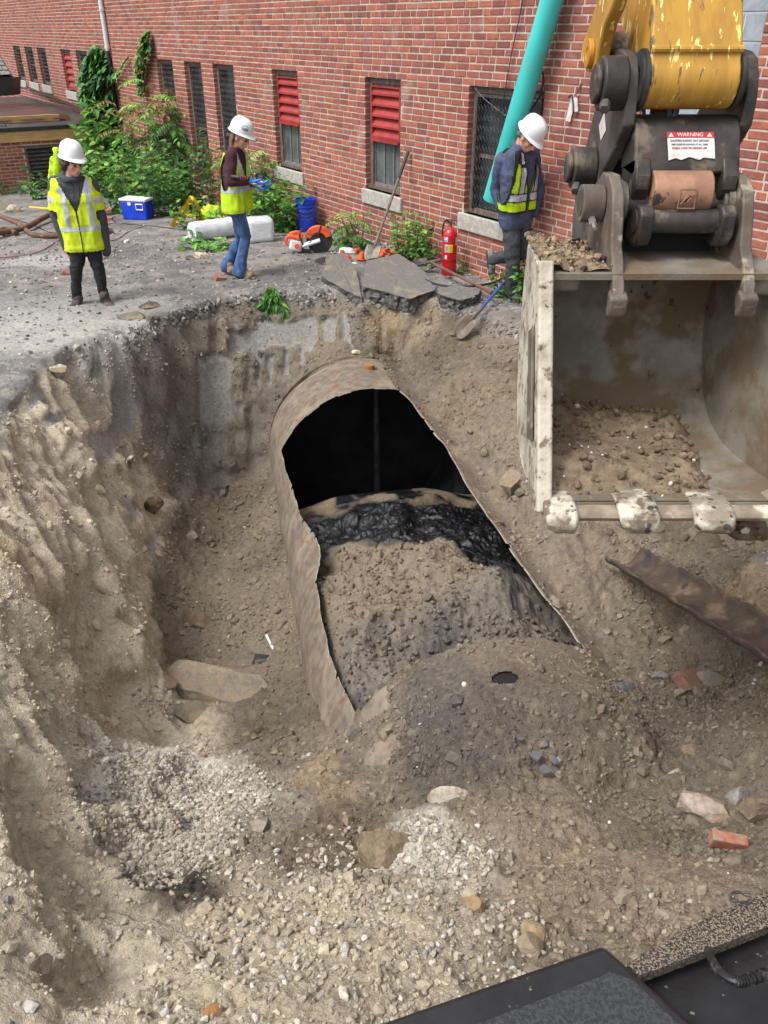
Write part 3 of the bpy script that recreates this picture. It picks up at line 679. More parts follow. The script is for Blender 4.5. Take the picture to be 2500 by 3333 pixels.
# what fills the tank: sand and sludge, seen through the opening
NI, NJ = 300, 200
ti = np.linspace(1.1, 5.35, NI); oj = np.linspace(-.935, .935, NJ) * TK_R
T2, O2 = np.meshgrid(ti, oj, indexing='ij')
flat = np.stack([(TK_A[0] + T2 * TK_D[0] + O2 * TK_S[0]).ravel(), (TK_A[1] + T2 * TK_D[1] + O2 * TK_S[1]).ravel(), np.zeros(T2.size)], 1)
tr, orr = T2.ravel(), O2.ravel()
trw = tr + .22 * fbm(flat, 2.2, 3, 199) + .18 * (orr - .1)
lev = np.interp(np.where(tr > 1.7, trw, tr), [1.1, 1.42, 1.52, 2.0, 2.4, 2.8, 3.3, 3.7, 4.1, 4.45, 4.8, 5.0, 5.35], [-2.5, -2.4, -1.40, -1.34, -1.20, -1.10, -.97, -.88, -.84, -1.0, -1.02, -.95, -.85])
lev += .07 * np.exp(-((tr - 3.6) / .7) ** 2 - ((orr + .1) / .4) ** 2) + .10 * np.exp(-((tr - 4.3) / .5) ** 2 - ((orr - .35) / .3) ** 2)
lev -= .13 * smooth(.35, .95, np.abs(orr)) * smooth(4.9, 4.0, tr)
wob = .13 * fbm(flat, 3, 3, 201); lev += wob * smooth(1.5, 2.0, tr)
lev += smooth(1.6, 2.1, tr) * (.05 * (.3 - np.abs(fbm(flat, 9, 3, 203))) + .022 * (.3 - np.abs(fbm(flat, 28, 2, 205))) + .07 * smooth(3.9, 4.3, tr) * (.25 - np.abs(fbm(flat, 6, 3, 206))))
# cracked sludge plates
ck = np.abs(fbm(flat, 5.5, 2, 207)); crack = smooth(.05, .0, ck) * smooth(1.9, 2.1, tr) * smooth(3.7, 3.3, tr)
lev -= .06 * crack
zmax = TK_A[2] + tr * TK_D[2] + np.sqrt(np.clip((TK_R - .08) ** 2 - orr ** 2, 0, None)) - .01
zmin = TK_A[2] - np.sqrt(np.clip((TK_R - .02) ** 2 - orr ** 2, 0, None))
lev = np.clip(lev, zmin, np.maximum(zmax, zmin))
flat[:, 2] = lev
tar = c3(20, 20, 22); brown = c3(116, 104, 88); gr = c3(106, 99, 90); led = c3(112, 98, 78)
k_edge = 3.15 + .6 * fbm(flat * np.array([1, 1, 0]), 2.0, 4, 210) + 1.35 * smooth(.05, .7, orr)
fc = mixv(np.repeat(tar[None], len(flat), 0), brown, smooth(-.08, .12, tr - k_edge))
fc = mixv(fc, led, smooth(2.05, 1.75, tr) * smooth(-.3, .2, fbm(flat, 5, 3, 211)))
fc = mixv(fc, gr, smooth(3.75, 4.35, trw + .35 * fbm(flat, 3.5, 4, 212) + .15 * orr))
fc = mixv(fc, c3(74, 71, 70), .6 * smooth(.15, .4, fbm(flat, 4, 3, 213)) * smooth(4.2, 4.5, tr))
fc *= (.8 + .4 * (fbm(flat, 26, 2, 214)[:, None] * .5 + .5))
fq = np.arange(NI * NJ).reshape(NI, NJ); ff = np.stack([fq[:-1, :-1], fq[:-1, 1:], fq[1:, 1:], fq[1:, :-1]], -1).reshape(-1, 4)
m_fill = mat('sludge_and_sand', (1.1, 1.1, 1.1), (.85, .85, .85), rough=.9, attr='Col', nscale=40, bump=.8, bscale=70, bdist=.01, spec=.5)
t_ = m_fill.node_tree; bs = t_.nodes['Principled BSDF']   # wet black sludge is glossy, the sand is not
an = [n for n in t_.nodes if n.type == 'ATTRIBUTE'][0]; sx = t_.nodes.new('ShaderNodeSeparateColor'); t_.links.new(an.outputs['Color'], sx.inputs[0])
mr = t_.nodes.new('ShaderNodeMapRange'); mr.inputs['From Min'].default_value = .012; mr.inputs['From Max'].default_value = .06; mr.inputs['To Min'].default_value = .28; mr.inputs['To Max'].default_value = .95
t_.links.new(sx.outputs[0], mr.inputs['Value']); t_.links.new(mr.outputs[0], bs.inputs['Roughness'])
fill = npmesh('tank_fill', flat, ff, m_fill, colors=fc); tag(fill, 'brown sand and cracked black sludge heaped inside the open tank', 'sludge', kind='stuff')

hq = hit(1645, 2205); tq, oq = tank_tp(np.array([[*hq]])); h = MB(); ph0 = math.degrees(math.asin(float(oq[0]) / TK_R)); vs = [TP(float(tq[0]) + .06 * math.sin(a) * (1 + .2 * math.sin(3 * a)), ph0 + 4.6 * math.cos(a), TK_R + .016) for a in np.linspace(0, 6.28, 20)[:-1]]
h.add(vs, [tuple(range(19))]); h.build('rust_hole_shade', mat('hole_shade', lin(34, 30, 26), lin(18, 16, 15), rough=1, nscale=40, bump=1, bscale=80), tank, smooth=False)  # flat black disc paints the shade inside the hole

# ================================================================== excavator
m_black = mat('greasy_black_steel', lin(46, 42, 40), lin(70, 62, 56), rough=.5, metal=.3, nscale=7, ndet=8, bump=.25, bscale=50, spots=lin(116, 104, 90), sscale=9, sthr=(.53, .70), rough2=.9)
m_dkgrey = mat('worn_grey_steel', lin(92, 86, 82), lin(66, 60, 56), rough=.55, metal=.3, nscale=9, ndet=8, bump=.25, bscale=40, spots=lin(126, 112, 96), sscale=7, sthr=(.58, .7))
m_yellow = mat('yellow_machine_paint', lin(182, 138, 50), lin(160, 118, 44), rough=.5, nscale=6, spots=lin(232, 206, 128), sscale=17, sthr=(.595, .62), spots2=lin(96, 76, 48), s2scale=13, s2thr=(.61, .66), coat=.05, stretch=(2.4, 1.2, .4), bump=.15, bscale=20)
m_yellowd = mat('yellow_grimy_paint', lin(178, 122, 30), lin(150, 100, 30), rough=.5, nscale=8, spots=lin(60, 48, 36), sscale=9, sthr=(.58, .68))
m_bucket = mat('bucket_steel', lin(138, 132, 120), lin(106, 98, 86), rough=.62, metal=.2, nscale=4, ndet=9, bump=.35, bscale=45, spots=lin(110, 95, 76), sscale=4.5, sthr=(.44, .60), rough2=.95, spots2=lin(70, 62, 54), s2scale=14, s2thr=(.66, .7))
m_rim = mat('muddy_white_steel', lin(184, 177, 161), lin(150, 140, 122), rough=.7, nscale=6, ndet=9, contrast=(.4, .6), bump=.6, bscale=30, spots=lin(112, 98, 80), sscale=14, sthr=(.54, .62), spots2=lin(66, 60, 56), s2scale=24, s2thr=(.62, .66))
m_tooth = mat('worn_tooth_steel', lin(186, 178, 162), lin(128, 118, 102), rough=.65, nscale=9, ndet=9, contrast=(.42, .58), bump=.6, bscale=30, spots=lin(104, 92, 76), sscale=16, sthr=(.52, .6), spots2=lin(58, 56, 56), s2scale=20, s2thr=(.6, .64))
m_rusty = mat('rust_worn_steel', lin(110, 100, 90), lin(84, 74, 66), rough=.7, metal=.2, nscale=9, ndet=8, bump=.35, bscale=40, spots=lin(150, 140, 124), sscale=8, sthr=(.58, .68))
m_copper = mat('primer_orange_steel', lin(160, 120, 94), lin(134, 98, 78), rough=.65, nscale=12, spots=lin(60, 48, 40), sscale=11, sthr=(.55, .60), bump=.15)
m_mud = mat('mud', lin(134, 119, 98), lin(106, 92, 76), rough=.97, nscale=18, ndet=8, bump=.9, bscale=60, bdist=.01, spec=.1)
m_rubber = mat('black_rubber', lin(34, 34, 35), lin(52, 51, 50), rough=.55, nscale=15)
m_white = mat('white_label', lin(214, 210, 204), lin(184, 178, 170), rough=.6, nscale=14)
m_redlab = mat('red_label', lin(178, 40, 48), rough=.5)
MYZ = Matrix(((0, 0, 1, 0), (1, 0, 0, 0), (0, 1, 0, 0), (0, 0, 0, 1)))     # 2D (a,b) -> (y,z), extrude along x
def yz(x): return Matrix.Translation((x, 0, 0)) @ MYZ
def text_part(name, body, size, M, m, parent, ext=0.0008):
    c = bpy.data.curves.new(name, 'FONT'); c.body = body; c.size = size; c.extrude = ext; c.align_x = 'CENTER'; c.align_y = 'CENTER'
    t = bpy.data.objects.new(name, c); COL.objects.link(t); me = bpy.data.meshes.new_from_object(t); bpy.data.objects.remove(t)
    me.transform(M); me.materials.append(m); o = bpy.data.objects.new(name, me); COL.objects.link(o); o.parent = parent
    if parent.type == 'EMPTY': o.location = -Vector(parent.location)
    return o
# ---- bucket
BX0, BX1 = .565, 1.465
bk_root = empty('excavator_bucket', (1.02, 2.95, 1.1), 'wide steel digging bucket with muddy white teeth hanging open towards the viewer', 'bucket')
def bez(P, n=8): return [tuple(p) for p in catmull([Vector((a, b, 0)) for a, b in P], n)]
prof = [(2.52, 1.13), (2.80, 1.105), (3.05, 1.10), (3.22, 1.16), (3.34, 1.30), (3.41, 1.50), (3.42, 1.68), (3.385, 1.85)]
pc = [(p[0], p[1]) for p in bez(prof, 8)]
pc += [(3.25, 1.862), (3.1, 1.86), (2.92, 1.852)]
th = .022; inner = []
for i, p in enumerate(pc):
    a = Vector(pc[max(i - 1, 0)]); b = Vector(pc[min(i + 1, len(pc) - 1)]); t = (b - a).normalized(); inner.append((p[0] - t.y * th, p[1] + t.x * th))
sh = MB(); n = len(pc); NX = 14
for side in (pc, inner):
    pass
vs = []; 
for k in range(NX + 1):
    for P in (pc, inner):
        for p in P:
            tap = max(0, p[0] - 2.9) * .06; tpr = max(0, p[0] - 2.6) * .15; x = (BX0 + tap) + ((BX1 - tpr) - (BX0 + tap)) * k / NX; vs.append((x, p[0], p[1]))
st = 2 * n; fs = []
for k in range(NX):
    for i in range(n - 1):
        a, b = k * st + i, (k + 1) * st + i; fs.append((a, a + 1, b + 1, b)); fs.append((a + n + 1, a + n, b + n, b + n + 1))
    fs.append((k * st, (k + 1) * st, (k + 1) * st + n, k * st + n)); fs.append((k * st + n - 1, k * st + 2 * n - 1, (k + 1) * st + 2 * n - 1, (k + 1) * st + n - 1))
sh.add(vs, fs); sh.build('shell', m_bucket, bk_root)
for sx_, nm in ((0, 'side_plate'), (1, 'side_plate')):
    q = MB(); poly = [(p[0], p[1]) for p in pc]; poly = [(2.52, 1.13)] + poly[1:-1] + [(2.925, 1.87)]
    N_ = len(poly)
    xo = BX0 - .018 if sx_ == 0 else BX1 + .018; dx = .018 if sx_ == 0 else -.018
    A = [(xo + (max(0, p[0] - 2.9) * .06 if sx_ == 0 else -max(0, p[0] - 2.6) * .15), p[0], p[1]) for p in poly]
    q.slab3(A, (dx, 0, 0)); q.build(nm, m_bucket if sx_ else m_rim, bk_root, smooth=False, bevel=.004)
    # thick cutting edge of the side plate
    e = MB(); path = [(2.505, 1.12), (2.60, 1.30), (2.70, 1.48), (2.79, 1.65), (2.87, 1.79), (2.925, 1.90)]
    xa = BX0 - .024 if sx_ == 0 else BX1 - .03; outer = []
    for i, p in enumerate(path): outer.append((p[0] + .07 - .02 * i / 5, p[1] - .04))
    ring = path + outer[::-1]
    e.prism(ring, yz(xa), .054); e.build('side_cutter', m_rim, bk_root, bevel=.010, seg=3)
# long wear strips on the outside of the near side plate
q = MB(); q.slab3([(BX0 - .02, 2.72, 1.30), (BX0 - .02, 2.80, 1.27), (BX0 - .013, 3.0, 1.62), (BX0 - .013, 2.93, 1.66)], (-.012, 0, 0)); q.build('wear_strip', m_rusty, bk_root, bevel=.004)
# lip bar and teeth
q = MB(); q.tube([(BX0, 2.515, 1.118), (BX1, 2.515, 1.118)], .034, 12, flat=(1.25, .8)); q.build('lip', mat('muddy_lip', lin(150, 138, 118), lin(116, 104, 88), rough=.7, nscale=10, bump=.4, bscale=30, spots=lin(190, 182, 166), sscale=9, sthr=(.55, .65)), bk_root)
q = MB(); q.add([(BX0 + .01, 2.53, 1.156), (BX1 - .01, 2.53, 1.156), (BX1 - .01, 2.66, 1.137), (BX0 + .01, 2.66, 1.137)], [(0, 1, 2, 3)]); q.build('lip_plate', m_bucket, bk_root)
for i, x in enumerate((.618, .888, 1.150, 1.418)):
    hw = .058 if i in (0, 3) else .072; q = MB(); prof_ = [(2.63, 1.150), (2.53, 1.168), (2.455, 1.160), (2.425, 1.140), (2.412, 1.112), (2.420, 1.086), (2.45, 1.070), (2.52, 1.078), (2.60, 1.10)]
    vs = []; cols_ = (-1, -.85, -.4, .2, .8, 1)
    for c_ in cols_:
        e = abs(c_); sk = random.uniform(-.004, .004)
        for (y, z) in prof_: k = 1 - .16 * (e > .8) - .10 * (e == 1); vs.append((x + c_ * hw * (1 - .22 * max(0, (1.12 - z) / .05) * (1 if z < 1.12 else 0)) + .01 * (2.55 - y), 2.53 + (y - 2.53) * k + sk, 1.12 + (z - 1.12) * k + random.uniform(-.002, .002)))
    K = len(prof_); nC = len(cols_); fs = [(a * K + k, a * K + (k + 1) % K, (a + 1) * K + (k + 1) % K, (a + 1) * K + k) for a in range(nC - 1) for k in range(K)] + [tuple(range(K)), tuple(range((nC - 1) * K, nC * K))]
    q.add(vs, fs); q.build('tooth', m_tooth, bk_root, angle=30, bevel=.007, seg=2)
# ears with feet and pin
earp = [(2.865, 1.745), (2.90, 1.715), (2.945, 1.73), (2.975, 1.82), (3.36, 1.85), (3.40, 1.90), (3.37, 2.0), (3.33, 2.09), (3.25, 2.14), (3.15, 2.145), (3.07, 2.10), (3.03, 2.02), (3.0, 1.93), (2.945, 1.88), (2.90, 1.82)]
for x in (.805, 1.265):
    q = MB(); q.prism(earp, yz(x), .042); q.build('ear', m_rusty, bk_root, bevel=.006)
    q = MB(); q.prism([(2.865, 1.78), (2.87, 1.725), (2.885, 1.705), (2.905, 1.705), (2.915, 1.80)], yz(x - .012), .066); q.build('ear_foot', m_rusty, bk_root, bevel=.018, seg=4)
PINC = (3.19, 2.04)
q = MB(); q.cyl((.72, *PINC), (1.34, *PINC), .045, 24); q.build('pin', m_dkgrey, bk_root)
q = MB(); q.ring((.722, *PINC), (.803, *PINC), .066, .042, 28); q.build('pin_collar', m_rusty, bk_root, bevel=.004)
for x0, x1, r in ((.848, .866, .083), (.868, .88, .075), (1.24, 1.263, .083), (1.226, 1.238, .075)):
    q = MB(); q.ring((x0, *PINC), (x1, *PINC), r, .046, 28); q.build('spacer_ring', m_rusty, bk_root)
q = MB(); bc_ = Vector((.76, PINC[0] - .05, PINC[1] - .045)); q.cyl(bc_, bc_ + Vector((0, -.035, -.012)), .014, 6); q.cyl(bc_, bc_ + Vector((0, -.07, -.02)), .007, 8); q.build('bolt', mat('zinc_bolt', lin(190, 190, 186), rough=.35, metal=.8), bk_root)
# gusset plates inside the mouth under the top plate
q = MB(); q.prism([(2.93, 1.845), (2.95, 1.78), (2.985, 1.775), (3.0, 1.845)], yz(BX0 + .004), .13); q.build('gusset', m_bucket, bk_root, bevel=.01)
q = MB(); q.prism([(2.93, 1.845), (2.94, 1.77), (2.985, 1.76), (3.0, 1.845)], yz(BX1 - .16), .155); q.build('gusset', m_bucket, bk_root, bevel=.01)
# soil left in the bucket and on its top plate
def heap(name, x0, x1, y0, y1, f, mname, nx=70, ny=60, seed=5, label=None):
    gx_, gy_ = np.meshgrid(np.linspace(x0, x1, nx), np.linspace(y0, y1, ny), indexing='xy'); z = f(gx_, gy_)
    P = np.stack([gx_.ravel(), gy_.ravel(), z.ravel()], 1); P[:, 2] += .014 * (.3 - np.abs(fbm(P, 22, 3, seed))) + .02 * fbm(P, 7, 3, seed + 1)
    q = np.arange(nx * ny).reshape(ny, nx); ff = np.stack([q[:-1, :-1], q[:-1, 1:], q[1:, 1:], q[1:, :-1]], -1).reshape(-1, 4)
    o = npmesh(name, P, ff, MATS[mname]); return o
tagk = lambda o, l, c: tag(o, l, c, kind='stuff')
floor_in = lambda Y: np.interp(Y, [2.52, 2.8, 3.05, 3.22, 3.34, 3.40], [1.152, 1.128, 1.123, 1.18, 1.32, 1.5])
tagk(heap('bucket_soil', BX0 + .02, BX1 - .03, 2.56, 3.36, lambda X, Y: floor_in(np.minimum(Y, 3.32)) - .01 + .075 * smooth(2.56, 2.75, Y) * (1 + .5 * smooth(1.0, .6, X)) - .12 * smooth(3.12, 3.34, Y) - .16 * smooth(1.10, 1.32, X - .12 * (Y - 2.6)), 'mud'), 'brown soil left lying in the floor of the bucket', 'soil')
tagk(heap('top_plate_soil', BX0 + .0, .80, 2.94, 3.36, lambda X, Y: 1.852 + .026 * smooth(BX0, BX0 + .05, X) * smooth(.80, .70, X) * smooth(3.36, 3.3, Y) * smooth(2.94, 2.98, Y) + .03 * smooth(.68, .6, X), 'mud', 40, 50, 15), 'clump of soil on top of the bucket beside its ear', 'soil')
# ---- arm
ex = empty('excavator', (1.07, 3.1, 2.2), 'scratched yellow excavator stick with black quick coupler above the bucket', 'excavator')
CUP = Vector((0, SP, CP)); CFW = Vector((0, CP, -SP))
tipc = gx(2237, 262, 1.07)
def stickp(u, v): p = CUP * u + CFW * v; return (tipc.y + p.y, tipc.z + p.z)
r_ = .092
pts = [stickp(1.3, -.11), stickp(.09, -.105)] + [stickp(-math.sin(a) * r_, -math.cos(a) * r_) for a in np.linspace(-.25, math.pi * .9, 14)] + [stickp(.16, .16), stickp(.35, .26), stickp(1.3, .34)]
q = MB(); q.prism(pts, yz(.912), .312); q.build('stick', m_yellow, ex, angle=28, bevel=.008, seg=2)
q = MB(); w_ = stickp(.052, -.118); 
q.tube([(.912, *stickp(.055, -.100)), (1.224, *stickp(.055, -.100))], .012, 8); q.build('weld_seam', m_yellow, ex)
for x, x2 in ((.898, .888), (1.226, 1.238)):
    q = MB(); q.ring((x, tipc.y, tipc.z), (x + .012, tipc.y, tipc.z), .10, .05, 28); q.ring((x2, tipc.y, tipc.z), (x2 + .011, tipc.y, tipc.z), .088, .05, 28); q.build('grease_seal', m_rubber, ex)
# coupler side plates from their outline
cpx = [(1995,178),(2012,163),(2032,158),(2050,166),(2061,190),(2063,240),(2060,310),(2047,410),(2015,490),(1972,568),(1952,640),(1935,700),(1922,790),(1876,805),(1879,700),(1891,620),(1925,470),(1945,385),(1962,330),(1966,235)]
pl = [(p.y, p.z) for p in (gx(a, b, .872) for a, b in cpx)]
for x in (.850, 1.268):
    q = MB(); q.prism(pl, yz(x), .044); q.build('coupler_plate', m_dkgrey if x < 1 else m_black, ex, bevel=.007, seg=2)
u1 = gx(1962, 272, .775); l1 = gx(1862, 545, .76)
for c_, ra, xa in ((u1, .088, .762), (l1, .078, .756)):
    q = MB(); q.cyl((xa, c_.y, c_.z), (.85, c_.y, c_.z), ra, 28); q.cyl((xa - .02, c_.y, c_.z), (xa + .002, c_.y, c_.z), ra * .75, 24); q.build('pin_boss', m_black, ex, bevel=.008)
q = MB(); q.cyl((.85, l1.y, l1.z), (1.27, l1.y, l1.z), .05, 18); q.build('link_pin', m_black, ex)
q = MB()
for c_, x in ((u1, .775), (l1, .77)):
    b_ = Vector((x, c_.y - .075, c_.z - .055)); q.cyl(b_, b_ + Vector((-.01, -.035, -.02)), .019, 6)
q.build('retaining_bolt', m_dkgrey, ex, bevel=.003)
# white diamond sticker on the near plate
d0 = [gx(a, b, .8485) for a, b in ((1968, 365), (1950, 410), (1956, 458), (1972, 425))]
q = MB(); q.slab3(d0, (-.001, 0, 0)); q.build('diamond_sticker', m_white, ex, smooth=False)
# cross body with the warning label
def cb(x, y, z): return (x, y, z)
q = MB(); body = [(3.30, 2.33), (3.235, 2.315), (3.205, 2.285), (3.15, 2.175), (3.145, 2.15), (3.18, 2.135), (3.34, 2.14), (3.38, 2.25)]
q.prism(body, yz(.894), .374); q.build('cross_body', m_black, ex, bevel=.008)
for x in (.894, 1.205):
    q = MB(); q.prism([(3.16, 2.20), (3.12, 2.145), (3.12, 2.10), (3.2, 1.99), (3.30, 2.0), (3.32, 2.15)], yz(x), .055); q.build('cheek_plate', m_black, ex, bevel=.006)
nrm = Vector((0, -.894, .447)); e_up = Vector((0, .447, .894)); lc = Vector((1.085, 3.1775, 2.233)) + nrm * .003
def lab(x, u, out=0.0): return lc + Vector((x, 0, 0)) + e_up * u + nrm * out
q = MB(); edge = [(-.083, .050), (.083, .050), (.088, .0), (.09, -.042), (.05, -.038), (.035, -.046), (.0, -.036), (-.03, -.046), (-.05, -.04), (-.075, -.048), (-.078, 0)]
q.slab3([lab(a, b) for a, b in edge], nrm * .001); L0 = q.build('warning_label', m_white, ex, smooth=False)
q = MB(); q.slab3([lab(-.083, .030, .001), lab(.084, .030, .001), lab(.083, .050, .001), lab(-.083, .050, .001)], nrm * .0008); q.build('red_banner', m_redlab, L0, smooth=False)
ML = Matrix(((1, 0, 0, 0), (0, e_up.y, nrm.y, 0), (0, e_up.z, nrm.z, 0), (0, 0, 0, 1)))
def labm(x, u): p = lab(x, u, .0022); return Matrix.Translation(p) @ ML
text_part('lettering', 'WARNING', .019, labm(0, .040), m_white, L0)
for i, (b, w_) in enumerate((('CAUTION BUCKET MAY DETACH', .0075), ('KEEP CLEAR OF COUPLER AT ALL TIMES', .006), ('CHECK LOCK PIN BEFORE USE', .0075))):
    text_part('lettering', b, w_ * 1.2, labm(-.002, .020 - i * .013), mat('label_ink', lin(90, 80, 110), rough=.6) if i < 2 else m_redlab, L0)
for x in (-.068, .068):
    q = MB(); q.slab3([lab(x - .010, .033, .002), lab(x + .010, .033, .002), lab(x, .048, .002)], nrm * .0006); q.build('hazard_triangle', m_white, L0, smooth=False)
# lock: primer coloured cam, lower jaw and hooks
q = MB(); n_ = 14; cy, cz = 3.155, 2.085; arc = [(cy + math.cos(a) * .075, cz + math.sin(a) * .075) for a in np.linspace(math.radians(60), math.radians(285), n_)] + [(cy + .06, cz - .02)]
q.prism(arc, yz(.958), .212); q.build('lock_cam', m_copper, ex, bevel=.005)
q = MB(); c2 = Vector((1.075, cy - .0755, cz - .01)); e2 = Vector((0, .13, .99)); n2_ = Vector((0, -.99, .13))
for (a, b, w_, h_) in ((0, .032, .062, .004), (0, -.032, .062, .004), (-.029, 0, .004, .06), (.029, 0, .004, .06)): q.box(c2 + Vector((a, 0, 0)) + e2 * b, (w_, .004, h_))
for k in range(3):
    R_ = Matrix.Rotation(math.radians(38), 3, 'Y'); q.box(c2 + Vector((-.010 + .011 * k, 0, .004 * (k - 1))), (.005, .004, .036), R_)
q.box(c2 + Vector((0, 0, -.002)), (.036, .004, .005), Matrix.Rotation(math.radians(-45), 3, 'Y')); q.build('cast_emblem', m_copper, ex, smooth=False)
q = MB(); q.cyl((.90, 3.10, 1.995), (1.245, 3.10, 1.995), .042, 22); q.build('jaw_shaft', m_black, ex)
for x in (.905, 1.195):
    q = MB(); q.prism([(3.03, 2.03), (3.06, 2.055), (3.12, 2.05), (3.2, 2.0), (3.2, 1.92), (3.10, 1.905), (3.055, 1.92), (3.03, 1.96)], yz(x), .052); q.build('hook', m_black, ex, bevel=.008)
q = MB(); q.box((1.075, 3.26, 1.96), (.34, .08, .2)); q.build('jaw_gap_shade', mat('deep_black', (.01, .01, .01), rough=.8), ex)  # near-black block paints the shade in the gap below the lock
# yellow links and hoses
lk = [(1905,150),(1906,200),(1918,232),(1935,236),(1950,222),(1962,150),(1980,80),(2003,30),(2030,-60),(1985,-60),(1950,20),(1930,80),(1915,120)]
q = MB(); q.prism([(p.y, p.z) for p in (gx(a, b, .80) for a, b in lk)], yz(.785), .05); q.build('tilt_link', m_yellow, ex, bevel=.008)
pb = gx(1927, 175, .785); q = MB(); q.ring((.765, pb.y, pb.z), (.785, pb.y, pb.z), .05, .02, 24); q.cyl((.768, pb.y, pb.z), (.775, pb.y, pb.z), .021, 16); q.build('link_boss', m_yellowd, ex, bevel=.004)
q = MB(); q.cyl((.835, pb.y + .03, pb.z + .02), (1.30, pb.y + .03, pb.z + .02), .05, 20); q.build('cross_pin', m_rusty, ex)
q = MB()
for pth, r in (([(2170,330),(2178,370),(2160,420)], .012), ([(2195,320),(2200,360),(2180,400),(2160,430)], .013), ([(2095,350),(2100,385),(2125,415)], .007), ([(2065,345),(2066,380),(2064,410)], .006)):
    q.tube(catmull([gy(a, b, 3.28) for a, b in pth], 5), r, 8)
q.build('hydraulic_hose', m_rubber, ex)
q = MB(); q.box(gy(2140, 385, 3.42), (.06, .03, .14)); q.build('cylinder_eye', m_yellowd, ex, bevel=.006)

# ---- black machine deck the picture is taken from
m_deck = mat('black_deck_paint', lin(26, 25, 26), lin(38, 36, 36), rough=.38, nscale=9, spots=lin(120, 112, 100), sscale=60, sthr=(.66, .72), bump=.1, bscale=80)
m_grip = mat('grip_panel', lin(58, 61, 64), lin(40, 42, 45), rough=.9, nscale=120, ndet=3, bump=.6, bscale=220, contrast=(.4, .6))
m_dusty = mat('dusty_black_plate', lin(28, 27, 27), lin(36, 34, 33), rough=.5, nscale=8, spots=lin(132, 118, 98), sscale=260, sthr=(.47, .58), bump=.6, bscale=120)
dk = empty('machine_deck', gz(1900, 3250, 0), 'black steel machine deck with a dark grip panel, beneath the viewer', 'machine')
z1 = 1.05
A_ = [gz(a, b, z1) for a, b in ((1965,3072),(1120,3366),(900,3900),(2900,3900),(2262,3333))]
q = MB(); q.slab3(A_, (0, 0, -.05)); q.build('platform', m_deck, dk, bevel=.012, seg=3)
q = MB(); q.slab3([gz(a, b, z1 - .052) for a, b in ((1900,3130),(1300,3350),(1200,3900),(2700,3900),(2200,3360))], (0, 0, -.9)); q.build('support_box', m_deck, dk, smooth=False)
q = MB(); q.slab3([gz(a, b, z1 + .003) for a, b in ((1985,3166),(1960,3180),(1480,3365),(1300,3800),(2700,3800),(2200,3330),(2060,3195))], (0, 0, .004)); q.build('grip_panel', m_grip, dk, smooth=False)
q = MB(); q.slab3([gz(a, b, z1 - .02) for a, b in ((2085,3178),(2520,3010),(2700,2800),(2480,2905),(2250,3010),(2040,3135))], (0, 0, -.03)); q.build('dusty_plate', m_dusty, dk, smooth=False, bevel=.004)
q = MB(); q.slab3([gz(a, b, z1 - .09) for a, b in ((2080,3180),(2520,3012),(3000,3100),(2800,3700),(2262,3390))], (0, 0, -.05)); 
q.slab3([gz(2083, 3179, z1 - .021), gz(2522, 3011, z1 - .021), gz(2522, 3011, z1 - .4), gz(2083, 3179, z1 - .4)], (0, .01, 0)); q.build('recess', m_deck, dk, smooth=False)
hp = catmull([gz(2305, 3095, z1 - .02), gz(2318, 3125, z1 + .01), gz(2345, 3165, z1 + .03), gz(2390, 3192, z1 + .04), gz(2440, 3188, z1 + .04), gz(2530, 3155, z1 + .03)], 6)
q = MB(); q.tube(hp, .0085, 10)
for k in range(18, 30): q.tube([hp[k], hp[k] + (hp[min(k + 1, 30)] - hp[k]) * .45], .0115, 10)
q.build('grab_handle', mat('worn_black_handle', lin(40, 40, 42), lin(120, 116, 110), rough=.4, metal=.4, nscale=30, contrast=(.5, .7)), dk)
q = MB(); c_ = gz(2440, 2925, z1)
for a0 in (0, 1.3):
    q.tube([c_ + Vector((.02 * math.cos(t + a0) * (1 + .3 * math.sin(2 * t)) - .02, .012 * math.sin(t + a0), .004 + .004 * math.sin(3 * t))) for t in np.linspace(0, 6.1, 26)], .0015, 6)
q.build('wire_loop', m_rubber, dk)

# ================================================================== low annex on the left
AO = W0 + WD * 13.5; AL = WN.copy()                      # runs out from the main wall, faces the yard
def AP(l, z, out=0.0): return AO + AL * l + Vector((0, 0, z)) - WD * out
def ga(px, py, out=0.0):
    d = Vector(ray(px, py)); o = Vector(CAMP); n = -WD; t = (AO + n * out - o).dot(n) / d.dot(n); p = o + d * t
    return (p - AO).dot(AL), p.z
an = empty('brick_annex', AP(2, -.7), 'low brick annex with flat black roof and timber fascia at the far left', 'building')
l0, ztop = ga(76, 475); l1 = l0 - 1.35; _, zbot = ga(100, 628)
m_timber = mat('new_timber', lin(190, 156, 108), lin(168, 132, 86), rough=.8, nscale=5, stretch=(.6, .6, 5), bump=.15)
m_roof = mat('wet_black_roof', lin(42, 42, 43), lin(66, 64, 62), rough=.35, nscale=2.2, spots=lin(96, 88, 80), sscale=3, sthr=(.55, .7))
m_tarp = mat('brown_tarp', lin(88, 56, 50), lin(74, 48, 44), rough=.5, nscale=3, bump=.4, bscale=6)
m_flash = mat('black_flashing', lin(34, 35, 37), lin(50, 50, 52), rough=.4, nscale=6)
q = MB()
def abox(mb, a, b, z0, z1, o0, o1, mi=0):
    vs = [AP(l, z, o) for z in (z0, z1) for l, o in ((a, o0), (b, o0), (b, o1), (a, o1))]
    return mb.add(vs, [(3, 2, 1, 0), (4, 5, 6, 7), (0, 1, 5, 4), (1, 2, 6, 5), (2, 3, 7, 6), (3, 0, 4, 7)], mi)
for a, b, z0, z1 in ((0, l1, -1.2, .33), (l0, 9, -1.2, .33), (l1, l0, ztop, .33), (l1, l0, -1.2, zbot)): abox(q, a, b, z0, z1, -.3, -.007)
q.build('mortar_wall', m_mortar, an, smooth=False)
V, Fc, Cc = [], [], []; k = 0; z = -1.2
